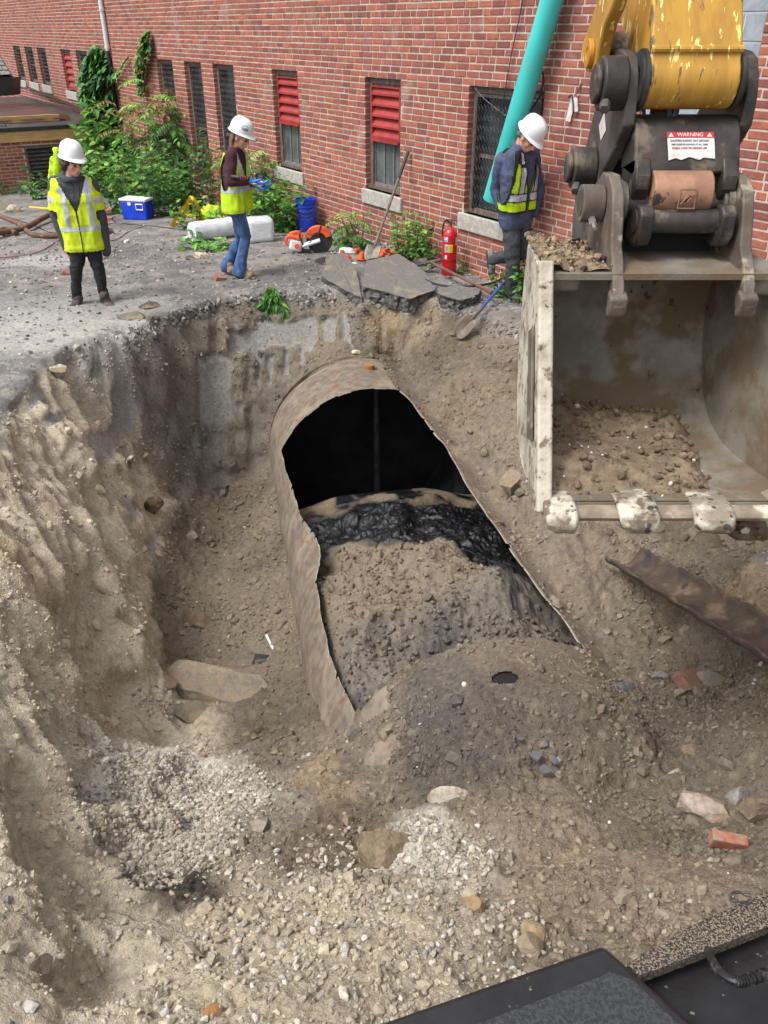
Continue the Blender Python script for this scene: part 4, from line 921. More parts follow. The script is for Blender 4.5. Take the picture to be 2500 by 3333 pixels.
while z < .30:
    l = -.1 * (k % 2) ; 
    while l < 9:
        a, b = max(l, 0.01), l + BL - jt; segs = [(a, b)]
        if z + CH > zbot and z < ztop:
            segs = []
            if a < l1: segs.append((a, min(b, l1)))
            if b > l0: segs.append((max(a, l0), b))
        for p, e in segs:
            if e - p > .03:
                o = len(V); V += [tuple(AP(x, zz, oo)) for oo in (-.05, random.uniform(-.002, .002)) for x, zz in ((p, z), (e, z), (e, z + CH - jt), (p, z + CH - jt))]
                Fc += [tuple(i + o for i in f) for f in ((0, 1, 5, 4), (1, 2, 6, 5), (2, 3, 7, 6), (3, 0, 4, 7), (4, 5, 6, 7))]; Cc += [brick_cols(1)[0] * .92] * 8
        l += BL
    z += CH; k += 1
# every brick of this wall that the photograph shows is a part
ncl = len(V) // 8; nb = 0; VV, FF2, CC2 = [], [], []
for i in range(ncl):
    vs = V[i * 8:(i + 1) * 8]; d = Vector(vs[0]) - Vector(CAMP); dep = d.y * CP - d.z * SP; px = 1250 + F_PX * d.x / dep
    fs = ((0, 1, 5, 4), (1, 2, 6, 5), (2, 3, 7, 6), (3, 0, 4, 7), (4, 5, 6, 7))
    if nb < 290 and -5 < px < 300 and vs[0][2] > -.75:
        me = bpy.data.meshes.new('brick'); me.from_pydata(vs, [], fs); me.materials.append(m_brick); a = me.color_attributes.new('Col', 'FLOAT_COLOR', 'POINT'); a.data.foreach_set('color', np.tile(np.append(Cc[i * 8], 1), 8).astype(np.float32)); link('brick', me, an); nb += 1
    else:
        o = len(VV); VV += vs; FF2 += [tuple(x + o for x in f) for f in fs]; CC2 += Cc[i * 8:(i + 1) * 8]
tag(npmesh('brickwork', VV, FF2, m_brick, an, smooth=False, colors=np.array(CC2)), kind='stuff')
# vent window
q = MB(); abox(q, l1, l1 + .06, zbot, ztop, -.12, -.03); abox(q, l0 - .06, l0, zbot, ztop, -.12, -.03); abox(q, l1 + .06, l0 - .06, ztop - .07, ztop, -.12, -.03); W = q.build('vent_window', m_oldwood, an, smooth=False)
q = MB(); abox(q, l1 + .06, l0 - .06, zbot, ztop - .07, -.16, -.15); q.build('dark_opening', mat('deep_black', (.01, .01, .01)), W, smooth=False)
nsl = 11; hh = (ztop - .08 - zbot) / nsl
for i in range(nsl):
    q = MB(); z = zbot + i * hh; vs = [AP(l, zz, oo) for l in (l1 + .06, l0 - .06) for zz, oo in ((z, -.06), (z + .02, -.055), (z + hh * .8, -.13), (z + hh * .7, -.135))]
    q.add(vs, [(0, 1, 5, 4), (1, 2, 6, 5), (2, 3, 7, 6), (3, 0, 4, 7), (0, 3, 2, 1), (4, 5, 6, 7)]); q.build('slat', mat('grey_vent_slat', lin(92, 88, 84), lin(70, 66, 62), rough=.7, nscale=8), W, smooth=False)
q = MB(); npz = 12
for i in range(18):
    l = l1 + .06 + (l0 - l1 - .12) * (i + .5) / 18; q.tube([AP(l + (.035 if j % 2 else -.035), zbot + (ztop - .07 - zbot) * j / npz, -.04) for j in range(npz + 1)], .003, 4, False)
q.build('wire_mesh', m_wirefar, W, smooth=False)
# fascia, flashing, roof deck, curb, tarp
q = MB(); abox(q, .02, 9, .33, .555, -.3, .03); q.build('timber_fascia', m_timber, an, smooth=False, bevel=.004)
q = MB(); abox(q, .02, 9, .555, .64, -.3, .06); q.build('roof_edge', m_flash, an, smooth=False, bevel=.006)
q = MB(); q.add([AP(.02, .63, -.28), AP(9, .63, -.28), AP(9, .70, -9), AP(.02, .70, -9)], [(0, 1, 2, 3)]); q.build('roof_deck', m_roof, an, smooth=False)
q = MB(); abox(q, 1.0, 9, .64, .78, -1.15, -1.02); q.build('timber_curb', m_timber, an, smooth=False, bevel=.004)
NX, NY = 30, 24; P = []
for j in range(NY):
    for i in range(NX):
        l = .75 + 7.5 * i / (NX - 1); o = -1.0 - 3.0 * j / (NY - 1); z = .795 + .02 * math.sin(i * 1.7) * math.sin(j * 1.1) + (-.10 if j == 0 else 0) - (.06 if i == 0 else 0); P.append(AP(l, z, o + .03 * math.sin(i * 2.3)))
q = MB(); q.add(P, [(j * NX + i, j * NX + i + 1, (j + 1) * NX + i + 1, (j + 1) * NX + i) for j in range(NY - 1) for i in range(NX - 1)]); q.build('tarp', m_tarp, an)
for a, b in ((2.4, 2.9), (3.2, 3.4)):
    q = MB(); q.tube([AP(a, .66, -.3), AP(b, .69, -.95)], .02, 6); q.build('batten', m_flash, an)
# flashing strip along the foot of the main wall
q = MB(); q.slab3([AP(.02, .70, -1.2), AP(.02, .98, -8.5), AP(.10, .98, -8.5), AP(.10, .70, -1.2)], (0, 0, .03)); q.build('wall_flashing', m_flash, an, smooth=False)
# slated roof end at the edge of the picture
sr = empty('slate_roof', gy(0, 300, 24), 'grey-green slate roof end with dark gutter at the far left edge', 'roof')
e0, e1, t0, t1 = gy(-260, 262, 23.5), gy(40, 248, 24.5), gy(-260, 60, 26), gy(-40, 120, 26.2)
q = MB(); q.slab3([e0, e1, t1, t0], (0, .1, -.05)); q.build('roof_boards', m_flash, sr, smooth=False)
ms = mat('slate', lin(128, 130, 120), lin(104, 106, 100), rough=.7, nscale=10)
for j in range(9):
    for i in range(9):
        a = e0.lerp(t0, j / 9); b = e1.lerp(t1, j / 9); c = e0.lerp(t0, (j + 1.1) / 9); d = e1.lerp(t1, (j + 1.1) / 9); off = .5 * (j % 2) / 9
        u0, u1 = i / 9 + off, (i + .95) / 9 + off
        if u1 > 1.0: u1 = 1.0
        if u1 - u0 < .02: continue
        up = Vector((0, -.03, .03)); q = MB(); q.slab3([a.lerp(b, u0) + up * 1.3, a.lerp(b, u1) + up * 1.3, c.lerp(d, u1) + up * .6, c.lerp(d, u0) + up * .6], (0, -.012, .012)); q.build('slate', ms, sr, smooth=False)
q = MB(); q.slab3([gy(-260, 268, 23.3), gy(44, 252, 24.3), gy(44, 310, 24.3), gy(-260, 330, 23.3)], (0, .5, 0)); q.build('gutter_wall', m_flash, sr, smooth=False)
# downpipe on the main wall
dp = empty('downpipe', WP(12.97, -.5), 'white and black downpipe running down the brick wall beside the climbing vine', 'pipe')
q = MB(); q.tube([WP(12.97, 4.5, .06), WP(12.97, 2.14, .06)], .05, 10); q.build('white_length', mat('white_pipe', lin(200, 204, 208), rough=.4), dp)
q = MB(); q.tube([WP(12.97, 2.14, .06), WP(13.0, 1.6, .06), WP(13.0, -.6, .06)], .045, 10); q.build('black_length', m_flash, dp)
for z in (2.9, 2.18): q = MB(); q.tube([WP(12.97, z, .06), WP(12.97, z + .05, .06)], .062, 10); q.build('collar', m_white, dp)

# ================================================================== people
def cap(mb, a, b, r0, r1=None, n=12):
    a, b = Vector(a), Vector(b); r1 = r0 if r1 is None else r1; d = (b - a); L_ = d.length or 1e-6; d = d / L_
    P, R_ = [], []
    for k in range(4): t = math.pi / 2 * (1 - k / 4); P.append(a - d * r0 * math.sin(t)); R_.append(max(r0 * math.cos(t), r0 * .05))
    P.append(a); R_.append(r0); P.append(b); R_.append(r1)
    for k in range(1, 5): t = math.pi / 2 * k / 4; P.append(b + d * r1 * math.sin(t)); R_.append(max(r1 * math.cos(t), r1 * .05))
    mb.tube(P, R_, n)
def chain(mb, pts, rs, n=12):
    for i in range(len(pts) - 1): cap(mb, pts[i], pts[i + 1], rs[i], rs[i + 1], n)
def union(mb, voxel=.01, it=4):
    me = bpy.data.meshes.new('tmp'); me.from_pydata(mb.v, [], mb.f)
    bm = bmesh.new(); bm.from_mesh(me); bmesh.ops.recalc_face_normals(bm, faces=bm.faces); bm.to_mesh(me); bm.free()
    o = bpy.data.objects.new('tmp', me); COL.objects.link(o)
    r = o.modifiers.new('r', 'REMESH'); r.mode = 'VOXEL'; r.voxel_size = voxel; r.use_smooth_shade = True
    if it: s = o.modifiers.new('s', 'SMOOTH'); s.factor = .5; s.iterations = it
    bpy.context.view_layer.update(); dg = bpy.context.evaluated_depsgraph_get(); out = bpy.data.meshes.new_from_object(o.evaluated_get(dg))
    bpy.data.objects.remove(o); bpy.data.meshes.remove(me); return out
def wrinkle(me, amp, scale, seed, stretch=(1, 1, 1)):
    n = len(me.vertices); co = np.empty(n * 3); me.vertices.foreach_get('co', co); co = co.reshape(-1, 3); no = np.empty(n * 3); me.vertex_normals.foreach_get('vector', no); no = no.reshape(-1, 3)
    d = amp * (1 - np.abs(fbm(co * np.array(stretch), scale, 3, seed)) * 2.6); me.vertices.foreach_set('co', (co + no * d[:, None]).astype(np.float32).ravel()); me.update()
def put(name, me, m, parent):
    me.materials.clear(); me.materials.append(m); me.name = name; me.polygons.foreach_set('use_smooth', [True] * len(me.polygons)); return link(name, me, parent)
def cull(me, cond):
    """delete faces whose centre meets cond"""
    bm = bmesh.new(); bm.from_mesh(me); bmesh.ops.delete(bm, geom=[f for f in bm.faces if cond(f.calc_center_median())], context='FACES'); bm.to_mesh(me); bm.free()
def band(name, me, cond, off, m, parent):
    """the strip of a garment that meets cond, as a piece of its own lying off above it"""
    bm = bmesh.new(); bm.from_mesh(me); bm.normal_update(); bmesh.ops.delete(bm, geom=[f for f in bm.faces if not cond(f.calc_center_median())], context='FACES')
    for v in bm.verts: v.co += v.normal * off
    out = bpy.data.meshes.new(name); bm.to_mesh(out); bm.free()
    if len(out.polygons) == 0: return None
    return put(name, out, m, parent)
m_skin = mat('skin', lin(206, 160, 136), lin(190, 138, 116), rough=.55, nscale=14, sub=.05)
m_lime = mat('hi_vis_lime', lin(190, 224, 28), lin(166, 200, 24), rough=.8, nscale=9, spots=lin(150, 176, 50), sscale=7, sthr=(.6, .8))
m_limey = mat('hi_vis_yellow', lin(208, 228, 34), lin(184, 206, 28), rough=.8, nscale=9, spots=lin(168, 180, 60), sscale=7, sthr=(.6, .8))
m_refl = mat('reflective_tape', lin(184, 188, 194), lin(164, 168, 176), rough=.4, nscale=10)
m_hat = mat('white_hard_hat', lin(226, 228, 230), lin(214, 217, 220), rough=.32, nscale=3)
m_blackcloth = mat('black_cloth', lin(24, 24, 27), lin(36, 36, 39), rough=.9, nscale=14)
m_grey = mat('charcoal_marl', lin(74, 77, 82), lin(58, 60, 65), rough=.95, nscale=60)
m_jean = mat('blue_denim', lin(46, 74, 116), lin(76, 106, 148), rough=.9, nscale=5, stretch=(3, 3, 1))
m_maroon = mat('maroon_cloth', lin(72, 36, 46), lin(60, 30, 40), rough=.95, nscale=12)
m_navy = mat('navy_shirt', lin(76, 85, 112), lin(60, 68, 94), rough=.9, nscale=9)
m_dkpant = mat('dark_work_trousers', lin(48, 50, 56), lin(64, 66, 72), rough=.92, nscale=7)
m_boot = mat('brown_boot', lin(62, 52, 46), lin(84, 72, 62), rough=.75, nscale=14)
m_tanboot = mat('tan_boot', lin(138, 116, 92), lin(118, 98, 78), rough=.8, nscale=14)
m_sole = mat('dark_sole', lin(34, 31, 29), lin(60, 55, 50), rough=.9, nscale=20)
m_shoe = mat('grey_trainer', lin(120, 118, 114), lin(88, 86, 82), rough=.8, nscale=25)
m_hairb = mat('brown_hair', lin(92, 66, 46), lin(122, 92, 66), rough=.6, nscale=20, stretch=(6, 6, 1))
m_haird = mat('dark_hair', lin(52, 40, 34), lin(70, 56, 46), rough=.65, nscale=20)
m_glove = mat('blue_nitrile', lin(44, 134, 208), lin(34, 112, 188), rough=.45, nscale=14)
m_eye = mat('dark_eye', lin(40, 30, 26), rough=.3)
m_lip = mat('lip', lin(160, 100, 90), rough=.6)
def frame(f, up=(0, 0, 1)):
    f = Vector(f).normalized(); u = Vector(up); r = u.cross(f); r = -r; r.normalize(); u = r.cross(f); u = -u if u.dot(Vector(up)) < 0 else u
    return r.normalized(), f, u.normalized()
def loc(c, fr): 
    r, f, u = fr; c = Vector(c); return lambda x, y, z: c + r * x + f * y + u * z
def head_prims(mb, H, k=1.0):
    R3 = lambda: None
    def el(x, y, z, rx, ry, rz):
        r, f, u = H['fr']; M = Matrix((r, f, u)).transposed(); mb.sphere(H['L'](x * k, y * k, z * k), (rx * k, ry * k, rz * k), 16, 12, M)
    el(0, -.015, .035, .078, .098, .10); el(0, .02, -.03, .066, .078, .09); el(0, .045, -.085, .045, .045, .04); el(0, .06, -.108, .026, .022, .02)
    cap(mb, H['L'](0, .095 * k, .012 * k), H['L'](0, .116 * k, -.035 * k), .010 * k, .016 * k); cap(mb, H['L'](-.014 * k, .098 * k, -.040 * k), H['L'](.014 * k, .098 * k, -.040 * k), .011 * k)
    cap(mb, H['L'](-.042 * k, .084 * k, .022 * k), H['L'](.042 * k, .084 * k, .022 * k), .014 * k); 
    for s in (-1, 1): el(s * .078, -.005, -.012, .013, .022, .034); el(s * .045, .06, -.028, .022, .022, .022)
    cap(mb, H['L'](-.018 * k, .092 * k, -.072 * k), H['L'](.018 * k, .092 * k, -.072 * k), .012 * k)
def face_parts(H, body, k=1.0, brow=None):
    for s in (-1, 1):
        q = MB(); q.sphere(H['L'](s * .031 * k, .088 * k, -.004 * k), .011 * k, 10, 8); q.build('eye', m_eye, body)
        if brow: q = MB(); q.tube([H['L'](s * .015 * k, .101 * k, .018 * k), H['L'](s * .032 * k, .099 * k, .024 * k), H['L'](s * .05 * k, .088 * k, .018 * k)], .004, 6); q.build('eyebrow', brow, body)
    q = MB(); q.tube([H['L'](-.022 * k, .096 * k, -.075 * k), H['L'](0, .104 * k, -.073 * k), H['L'](.022 * k, .096 * k, -.075 * k)], .0045, 6); q.build('mouth', m_lip, body)
def helmet(root, H, tilt=0.0, k=1.0, off=(0, -.012, .062)):
    r, f, u = H['fr']; q_ = Quaternion(r, tilt); f2 = q_ @ f; u2 = q_ @ u; c = H['L'](*off)
    L_ = lambda x, y, z: c + r * (x * k) + f2 * (y * k) + u2 * (z * k)
    n = 48; prof = [(1.0, 0.0), (.995, .02), (.975, .045), (.93, .075), (.85, .103), (.72, .125), (.52, .142), (.28, .151), (.04, .154)]
    vs = []; q = MB()
    for (s, z) in prof:
        for i in range(n):
            a = 2 * math.pi * i / n; x, y = math.cos(a) * .118 * s, math.sin(a) * .142 * s
            ridge = .006 * math.exp(-(x / .018) ** 2) * (1 if z > .05 else z / .05) + .003 * math.exp(-((abs(x) - .055) / .01) ** 2) * (z > .04)
            vs.append(L_(x, y, z + ridge))
    m = len(prof); fs = [(j * n + i, j * n + (i + 1) % n, (j + 1) * n + (i + 1) % n, (j + 1) * n + i) for j in range(m - 1) for i in range(n)] + [tuple(range((m - 1) * n, m * n))]
    q.add(vs, fs); vs = []
    for s, z, fr_ in ((1.0, .002, 0), (1.05, -.006, .35), (1.10, -.012, 1.0), (1.11, -.018, 1.02), (1.05, -.016, .5), (.97, -.006, 0)):
        for i in range(n):
            a = 2 * math.pi * i / n; c_, s_ = math.cos(a), math.sin(a); vis = max(0, s_) ** 2.5
            vs.append(L_(c_ * .118 * s, s_ * .142 * s + vis * .045 * fr_, z - vis * .010 * fr_))
    fs = [(j * n + i, j * n + (i + 1) % n, (j + 1) * n + (i + 1) % n, (j + 1) * n + i) for j in range(5) for i in range(n)]
    q.add(vs, fs); h = q.build('hard_hat', m_hat, root, angle=60)
    s_ = MB()
    for sd in (-1, 1): s_.box(L_(sd * .122, 0, .012), (.006, .03, .02), Matrix((r, f2, u2)).transposed())
    return h, L_, (r, f2, u2)
def boot(root, heel, toe, ankle, m, r=.045, shaft=.12, name='boot', sole=m_sole, up=Vector((0, 0, 1))):
    heel, toe, ankle = Vector(heel), Vector(toe), Vector(ankle); d = (toe - heel).normalized(); side = d.cross(up).normalized(); up = side.cross(d); q = MB()
    cap(q, heel + up * .045 + d * .03, toe + up * .036 - d * .05, .040, .042); cap(q, heel + up * .05 + d * .03, heel + up * .085 + d * .10, .042, .04); cap(q, toe + up * .034 - d * .075 - side * .012, toe + up * .034 - d * .05 + side * .012, .04)
    cap(q, heel + up * .06 + d * .045, ankle + (ankle - heel).normalized() * shaft * .3, .045, r + .004)
    me = union(q, .009, 3); wrinkle(me, .003, 20, 5); b = put(name, me, m, root)
    s = MB(); n = 14; L_ = (toe - heel).length; pts = []
    for i in range(n):
        a = 2 * math.pi * i / n; x = math.cos(a); y = math.sin(a); w_ = .046 if x > 0 else .040
        pts.append(heel + d * (L_ / 2 + x * (L_ / 2 + .004)) + side * (y * w_ * (1 - .12 * (abs(x) < .3))))
    s.slab3(pts, up * .022); s.build('sole', sole, b, bevel=.004)
    lc = MB()
    for k in range(4):
        c = heel + d * (.11 - .015 * k) + up * (.105 + .028 * k); lc.tube([c - side * .03, c + d * .012 + up * .004, c + side * .03], .0035, 5)
    if name == 'boot': lc.build('lace', m_sole, b)
    return b
def hand_prims(q, wrist, dirv, palmn, curl=.5, k=1.0, side=1, spread=.12):
    """palm, four fingers and a thumb; dirv from wrist to knuckles, palmn the palm's facing, side the thumb's side"""
    d = Vector(dirv).normalized(); pn = Vector(palmn); pn = (pn - d * pn.dot(d)).normalized(); s = d.cross(pn) * side; w = Vector(wrist)
    kn = w + d * .085 * k
    for t in (-.028, -.010, .010, .028): cap(q, w + d * .01 * k + s * t * .7 * k, kn + s * t * k, .015 * k, .014 * k)
    tips = []
    for t, ln in ((.030, .072), (.010, .080), (-.011, .075), (-.031, .058)):
        p0 = kn + s * t * k; a = 0; p = p0; rr = .0095 * k
        for j, fr_ in enumerate((.45, .32, .23)):
            a += curl * (1.0 if j else .7); dd = d * math.cos(a) + pn * math.sin(a) + s * (spread * t / .03) * .5; p2 = p + dd.normalized() * ln * fr_ * k; cap(q, p, p2, rr, rr * .92); p = p2; rr *= .93
        tips.append(p)
    b0 = w + d * .03 * k + s * .03 * k; b1 = b0 + (d * .6 + s * .7 + pn * .3).normalized() * .04 * k; b2 = b1 + (d * .85 + s * .15 + pn * (.3 + curl * .4)).normalized() * .035 * k
    cap(q, b0, b1, .014 * k, .0115 * k); cap(q, b1, b2, .011 * k, .0095 * k); return tips

# ---------------------------------------------------------------- person in hoodie, left
def make_left():
    Y0 = 8.93; J = lambda px, py, dy=0.0: gy(px, py, Y0 + dy)
    base = J(300, 1015); root = empty('person', (base.x, base.y, gnd(base.x, base.y)), 'person in charcoal hoodie, yellow vest and black jeans standing arms down left of the pit', 'person')
    T = frame((.32, -.95, 0)); r, f, u = T
    pel = J(276, 800, .02); nk = J(231, 578, .03); chest = pel.lerp(nk, .66)
    H = {'fr': frame((.72, -.62, -.28))}; hc = J(236, 527, -.02); H['L'] = loc(hc, H['fr'])
    shL, shR = J(180, 597, .0), J(296, 601, .07); elL, elR = J(183, 700, .02), J(325, 697, .1); wrL, wrR = J(216, 796, .03), J(343, 799, .1)
    hpL, hpR = J(258, 812, .0), J(300, 811, .04); knL, knR = J(247, 893, -.03), J(322, 880, .0); anL, anR = J(252, 978, .02), J(338, 966, .02)
    b = MB(); head_prims(b, H); cap(b, H['L'](0, -.02, -.06), nk + Vector((0, 0, -.03)), .055, .06)
    chain(b, [pel, chest, nk], [.08, .075, .055]); chain(b, [shL, elL, wrL], [.05, .042, .032]); chain(b, [shR, elR, wrR], [.05, .042, .032]); chain(b, [shL, chest, shR], [.045, .07, .045])
    chain(b, [hpL, knL, anL], [.06, .045, .036]); chain(b, [hpR, knR, anR], [.06, .045, .036])
    hand_prims(b, wrL, (.1, 0, -1), (.8, -.3, 0), .5); hand_prims(b, wrR, (.1, 0, -1), (-.8, .3, 0), .5, side=-1)
    body = put('body', union(b, .008, 3), m_skin, root); face_parts(H, body, 1, m_haird)
    # trousers
    q = MB(); chain(q, [hpL + Vector((0, 0, .03)), knL, anL + Vector((0, 0, .03))], [.088, .060, .048]); chain(q, [hpR + Vector((0, 0, .03)), knR, anR + Vector((0, 0, .03))], [.088, .060, .048]); cap(q, pel + r * -.06 + Vector((0, 0, .04)), pel + r * .06 + Vector((0, 0, .04)), .115)
    me = union(q, .011, 3); wrinkle(me, .010, 7, 3, (1, 1, 1.8)); put('trousers', me, m_blackcloth, root)
    # hoodie
    q = MB()
    for t, hw, rad in ((.02, .06, .10), (.35, .065, .102), (.68, .09, .108), (.86, .095, .085)): c = pel.lerp(nk, t); cap(q, c - r * hw, c + r * hw, rad)
    for a_, b_ in zip((.02, .35, .68), (.35, .68, .86)):
        for hx in (-.065, 0, .065): cap(q, pel.lerp(nk, a_) + r * hx, pel.lerp(nk, b_) + r * hx * 1.2, .1, .1 if b_ < .8 else .085)
    for S_, E_, W_ in ((shL, elL, wrL), (shR, elR, wrR)): chain(q, [S_, E_, W_ + (W_ - E_).normalized() * .06], [.072, .062, .052])
    for k in range(14): a = 2 * math.pi * k / 14; a2 = 2 * math.pi * (k + 1) / 14; P = lambda t: nk + r * .085 * math.cos(t) + f * (.075 * math.sin(t) - .005) + u * (.012 - .025 * math.sin(t)); cap(q, P(a), P(a2), .030)
    me = union(q, .011, 3); wrinkle(me, .008, 6, 9, (1, 1, .8)); put('hoodie', me, m_grey, root)
    q = MB(); q.tube([J(239, 588, -.12), J(240, 620, -.14), J(242, 645, -.14)], .004, 6); q.tube([J(255, 588, -.1), J(259, 622, -.13), J(258, 640, -.13)], .004, 6); q.build('drawstring', m_blackcloth, root)
    # vest with half sleeves
    q = MB()
    for t, hw, rad in ((.0, .068, .132), (.35, .074, .128), (.68, .100, .132), (.86, .108, .104)): c = pel.lerp(nk, t); cap(q, c - r * hw, c + r * hw, rad)
    for a_, b_ in zip((.0, .35, .68), (.35, .68, .86)):
        for hx in (-1, 0, 1): cap(q, pel.lerp(nk, a_) + r * hx * (.068 if a_ < .3 else .08), pel.lerp(nk, b_) + r * hx * (.08 if b_ < .5 else .1), .128, .128 if b_ < .8 else .104)
    for S_, E_, W_ in ((shL, elL, wrL), (shR, elR, wrR)): chain(q, [S_ + (chest - S_) * .1, S_.lerp(E_, .95)], [.084, .080])
    me = union(q, .010, 3); wrinkle(me, .011, 7, 19, (1, 1, .6))
    L0 = lambda p: ((p - pel).dot(r), (p - pel).dot(f), (p - pel).dot(u))
    tl = (nk - pel).dot(u)
    def neck(p):
        x, y, z = L0(p); return (y > 0 and z > .34 and abs(x - .02) < (z - .34) * .42) or z > tl * .93 and abs(x) < .085 or z < -.035
    sl = [((E_ - S_).normalized(), S_.lerp(E_, .80), S_, E_) for S_, E_ in ((shL, elL), (shR, elR))]
    def inslv(p):
        for d_, e_, S_, E_ in sl:
            if (p - e_).dot(d_) > .0 and (p - e_).length < .13 and abs(L0(p)[0]) > .17: return True
        return False
    cull(me, lambda p: neck(p) or inslv(p))
    V_ = put('safety_vest', me, m_limey, root)
    def stripes(p):
        x, y, z = L0(p)
        if .17 < z < .215 and abs(x) < .205: return True
        if abs(abs(x) - .12) < .026 and z > .21 and z < tl: return True
        if abs(abs(x) - .12) < .05 and abs(z - tl * .84) < .022 and y > 0: return True
        for d_, e_, S_, E_ in sl:
            a = (p - S_).dot(d_) / (E_ - S_).length
            if .38 < a < .55 and (p - S_.lerp(E_, a)).length < .11 and abs(x) > .16: return True
        return False
    band('reflective_stripe', V_.data, stripes, .003, m_refl, V_)
    band('zipper', V_.data, lambda p: abs(L0(p)[0] - .02) < .008 and L0(p)[1] > 0 and L0(p)[2] < .35, .003, m_grey, V_)
    # hair, hat, boots
    q = MB()
    for (x, y, z, rr) in ((-.07, -.02, -.02, .035), (.07, -.02, -.02, .035), (-.05, -.07, -.03, .05), (.05, -.07, -.03, .05), (0, -.09, -.03, .05), (-.07, .02, .0, .022), (.07, .02, 0, .022), (-.06, -.06, -.07, .035), (.06, -.06, -.07, .035), (0, -.085, -.08, .035), (0, .085, .035, .02), (-.04, .075, .035, .02), (.04, .075, .035, .02)): q.sphere(H['L'](x, y, z), rr, 10, 8)
    me = union(q, .008, 2); wrinkle(me, .010, 26, 7, (1, 1, .5)); put('hair', me, m_haird, root)
    helmet(root, H, .10, .95)
    boot(root, J(245, 1000, .06), J(270, 1033, -.17), anL, m_boot, r=.05); boot(root, J(333, 986, .08), J(380, 1019, -.10), anR, m_boot, r=.05)
make_left()

# ---------------------------------------------------------------- person in jeans, middle
def make_mid():
    Y0 = 10.02; J = lambda px, py, dy=0.0: gy(px, py, Y0 + dy)
    base = J(785, 903); root = empty('person', (base.x, base.y, gnd(base.x, base.y)), 'long-haired person in maroon top, lime vest and blue jeans walking with blue gloves on', 'person')
    T = frame((.95, -.31, 0)); r, f, u = T
    pel = J(770, 668); nk = J(763, 484, .0); chest = pel.lerp(nk, .66)
    H = {'fr': frame((.86, -.30, -.40))}; H['L'] = loc(J(783, 446, -.0), H['fr'])
    shN, shF = J(752, 508, -.15), J(774, 505, .15); elN, elF = J(752, 590, -.20), J(778, 590, .18); wrN, wrF = J(812, 590, -.17), J(828, 596, .02)
    hpN, hpF = J(768, 682, -.08), J(776, 682, .08); knF, knB = J(800, 770, -.05), J(783, 778, .08); anF, anB = J(779, 880, -.06), J(738, 862, .12)
    b = MB(); head_prims(b, H, .95); cap(b, H['L'](0, -.02, -.06), nk, .045, .05); chain(b, [pel, chest, nk], [.075, .07, .045]); chain(b, [shN, chest, shF], [.04, .065, .04])
    chain(b, [shN, elN, wrN], [.045, .036, .026]); chain(b, [shF, elF, wrF], [.045, .036, .026]); chain(b, [hpN, knF, anF], [.075, .048, .038]); chain(b, [hpF, knB, anB], [.075, .048, .038])
    hand_prims(b, wrN, (.9, .1, -.25), (.1, -.3, 1), .35); hand_prims(b, wrF, (.9, -.3, -.2), (0, -.4, .9), .6, side=-1)
    body = put('body', union(b, .008, 3), m_skin, root); face_parts(H, body, .95, m_haird)
    q = MB()
    for a_, k_, n_, fl in ((hpN, knF, anF, .082), (hpF, knB, anB, .080)): chain(q, [a_ + Vector((0, 0, .02)), k_, k_.lerp(n_, .6), n_ + Vector((.0, 0, -.015))], [.092, .064, .060, fl])
    cap(q, pel - r * .05, pel + r * .05, .115); cap(q, pel - f * .03 - r * .04 - u * .02, pel - f * .03 + r * .04 - u * .02, .105)
    me = union(q, .011, 3); wrinkle(me, .007, 8, 31, (1, 1, 1.4)); put('jeans', me, m_jean, root)
    q = MB()
    for hx in (-.07, 0, .07): chain(q, [pel + r * hx, chest + r * hx, pel.lerp(nk, .88) + r * hx], [.105, .112, .08])
    for S_, E_, W_ in ((shN, elN, wrN), (shF, elF, wrF)): chain(q, [S_, E_, E_.lerp(W_, .85)], [.066, .058, .042])
    for k in range(10): a = 2 * math.pi * k / 10; a2 = 2 * math.pi * (k + 1) / 10; P = lambda t: nk + r * .06 * math.cos(t) + f * .06 * math.sin(t); cap(q, P(a), P(a2), .022)
    me = union(q, .011, 3); wrinkle(me, .006, 7, 33); put('top', me, m_maroon, root)
    q = MB()
    for hx in (-.085, 0, .085): chain(q, [pel + r * hx - u * .02 + f * .01, pel.lerp(nk, .4) + r * hx, chest + r * hx, pel.lerp(nk, .92) + r * hx * .9], [.145, .13, .127, .085])
    me = union(q, .010, 3); wrinkle(me, .010, 7, 35, (1, 1, .6))
    L0 = lambda p: ((p - pel).dot(r), (p - pel).dot(f), (p - pel).dot(u)); tl = (nk - pel).dot(u)
    def cut_(p):
        x, y, z = L0(p)
        if z < -.06 or (z > tl * .95): return True
        if abs(x) > .15 and z > .17 and ((y + .015) / .075) ** 2 + ((z - tl * .66) / (tl * .36)) ** 2 < 1: return True
        return y > .02 and z > .25 and abs(x) < (z - .25) * .3
    cull(me, cut_); V_ = put('safety_vest', me, m_lime, root)
    band('reflective_stripe', V_.data, lambda p: (.16 < L0(p)[2] < .215) or (abs(abs(L0(p)[0]) - .10) < .024 and L0(p)[2] > .2), .003, m_refl, V_)
    # long hair in strands
    q = MB(); rs = random.Random(4)
    for k in range(110):
        a = rs.uniform(-1.25, 1.25); x0 = math.sin(a) * .078; y0 = -math.cos(a) * .085 - .01; ln = rs.uniform(.20, .30); fw = .05 * max(0, abs(a) - .5)
        p0 = H['L'](x0, y0, rs.uniform(-.02, .05)); p1 = H['L'](x0 * 1.1, y0 * 1.05, -.08); p2 = p1 + Vector((rs.uniform(-.02, .03), rs.uniform(-.02, .02), -ln * .6)) + f * fw * .6; p3 = p2 + Vector((rs.uniform(-.015, .02), rs.uniform(-.015, .015), -ln * .4)) + f * fw * .5
        q.tube(catmull([p0, p1, p2, p3], 4), [.010] * 9 + [.008, .006, .004, .002], 5)
    q.build('hair', m_hairb, root)
    hh, HL, HF = helmet(root, H, .06, .95)
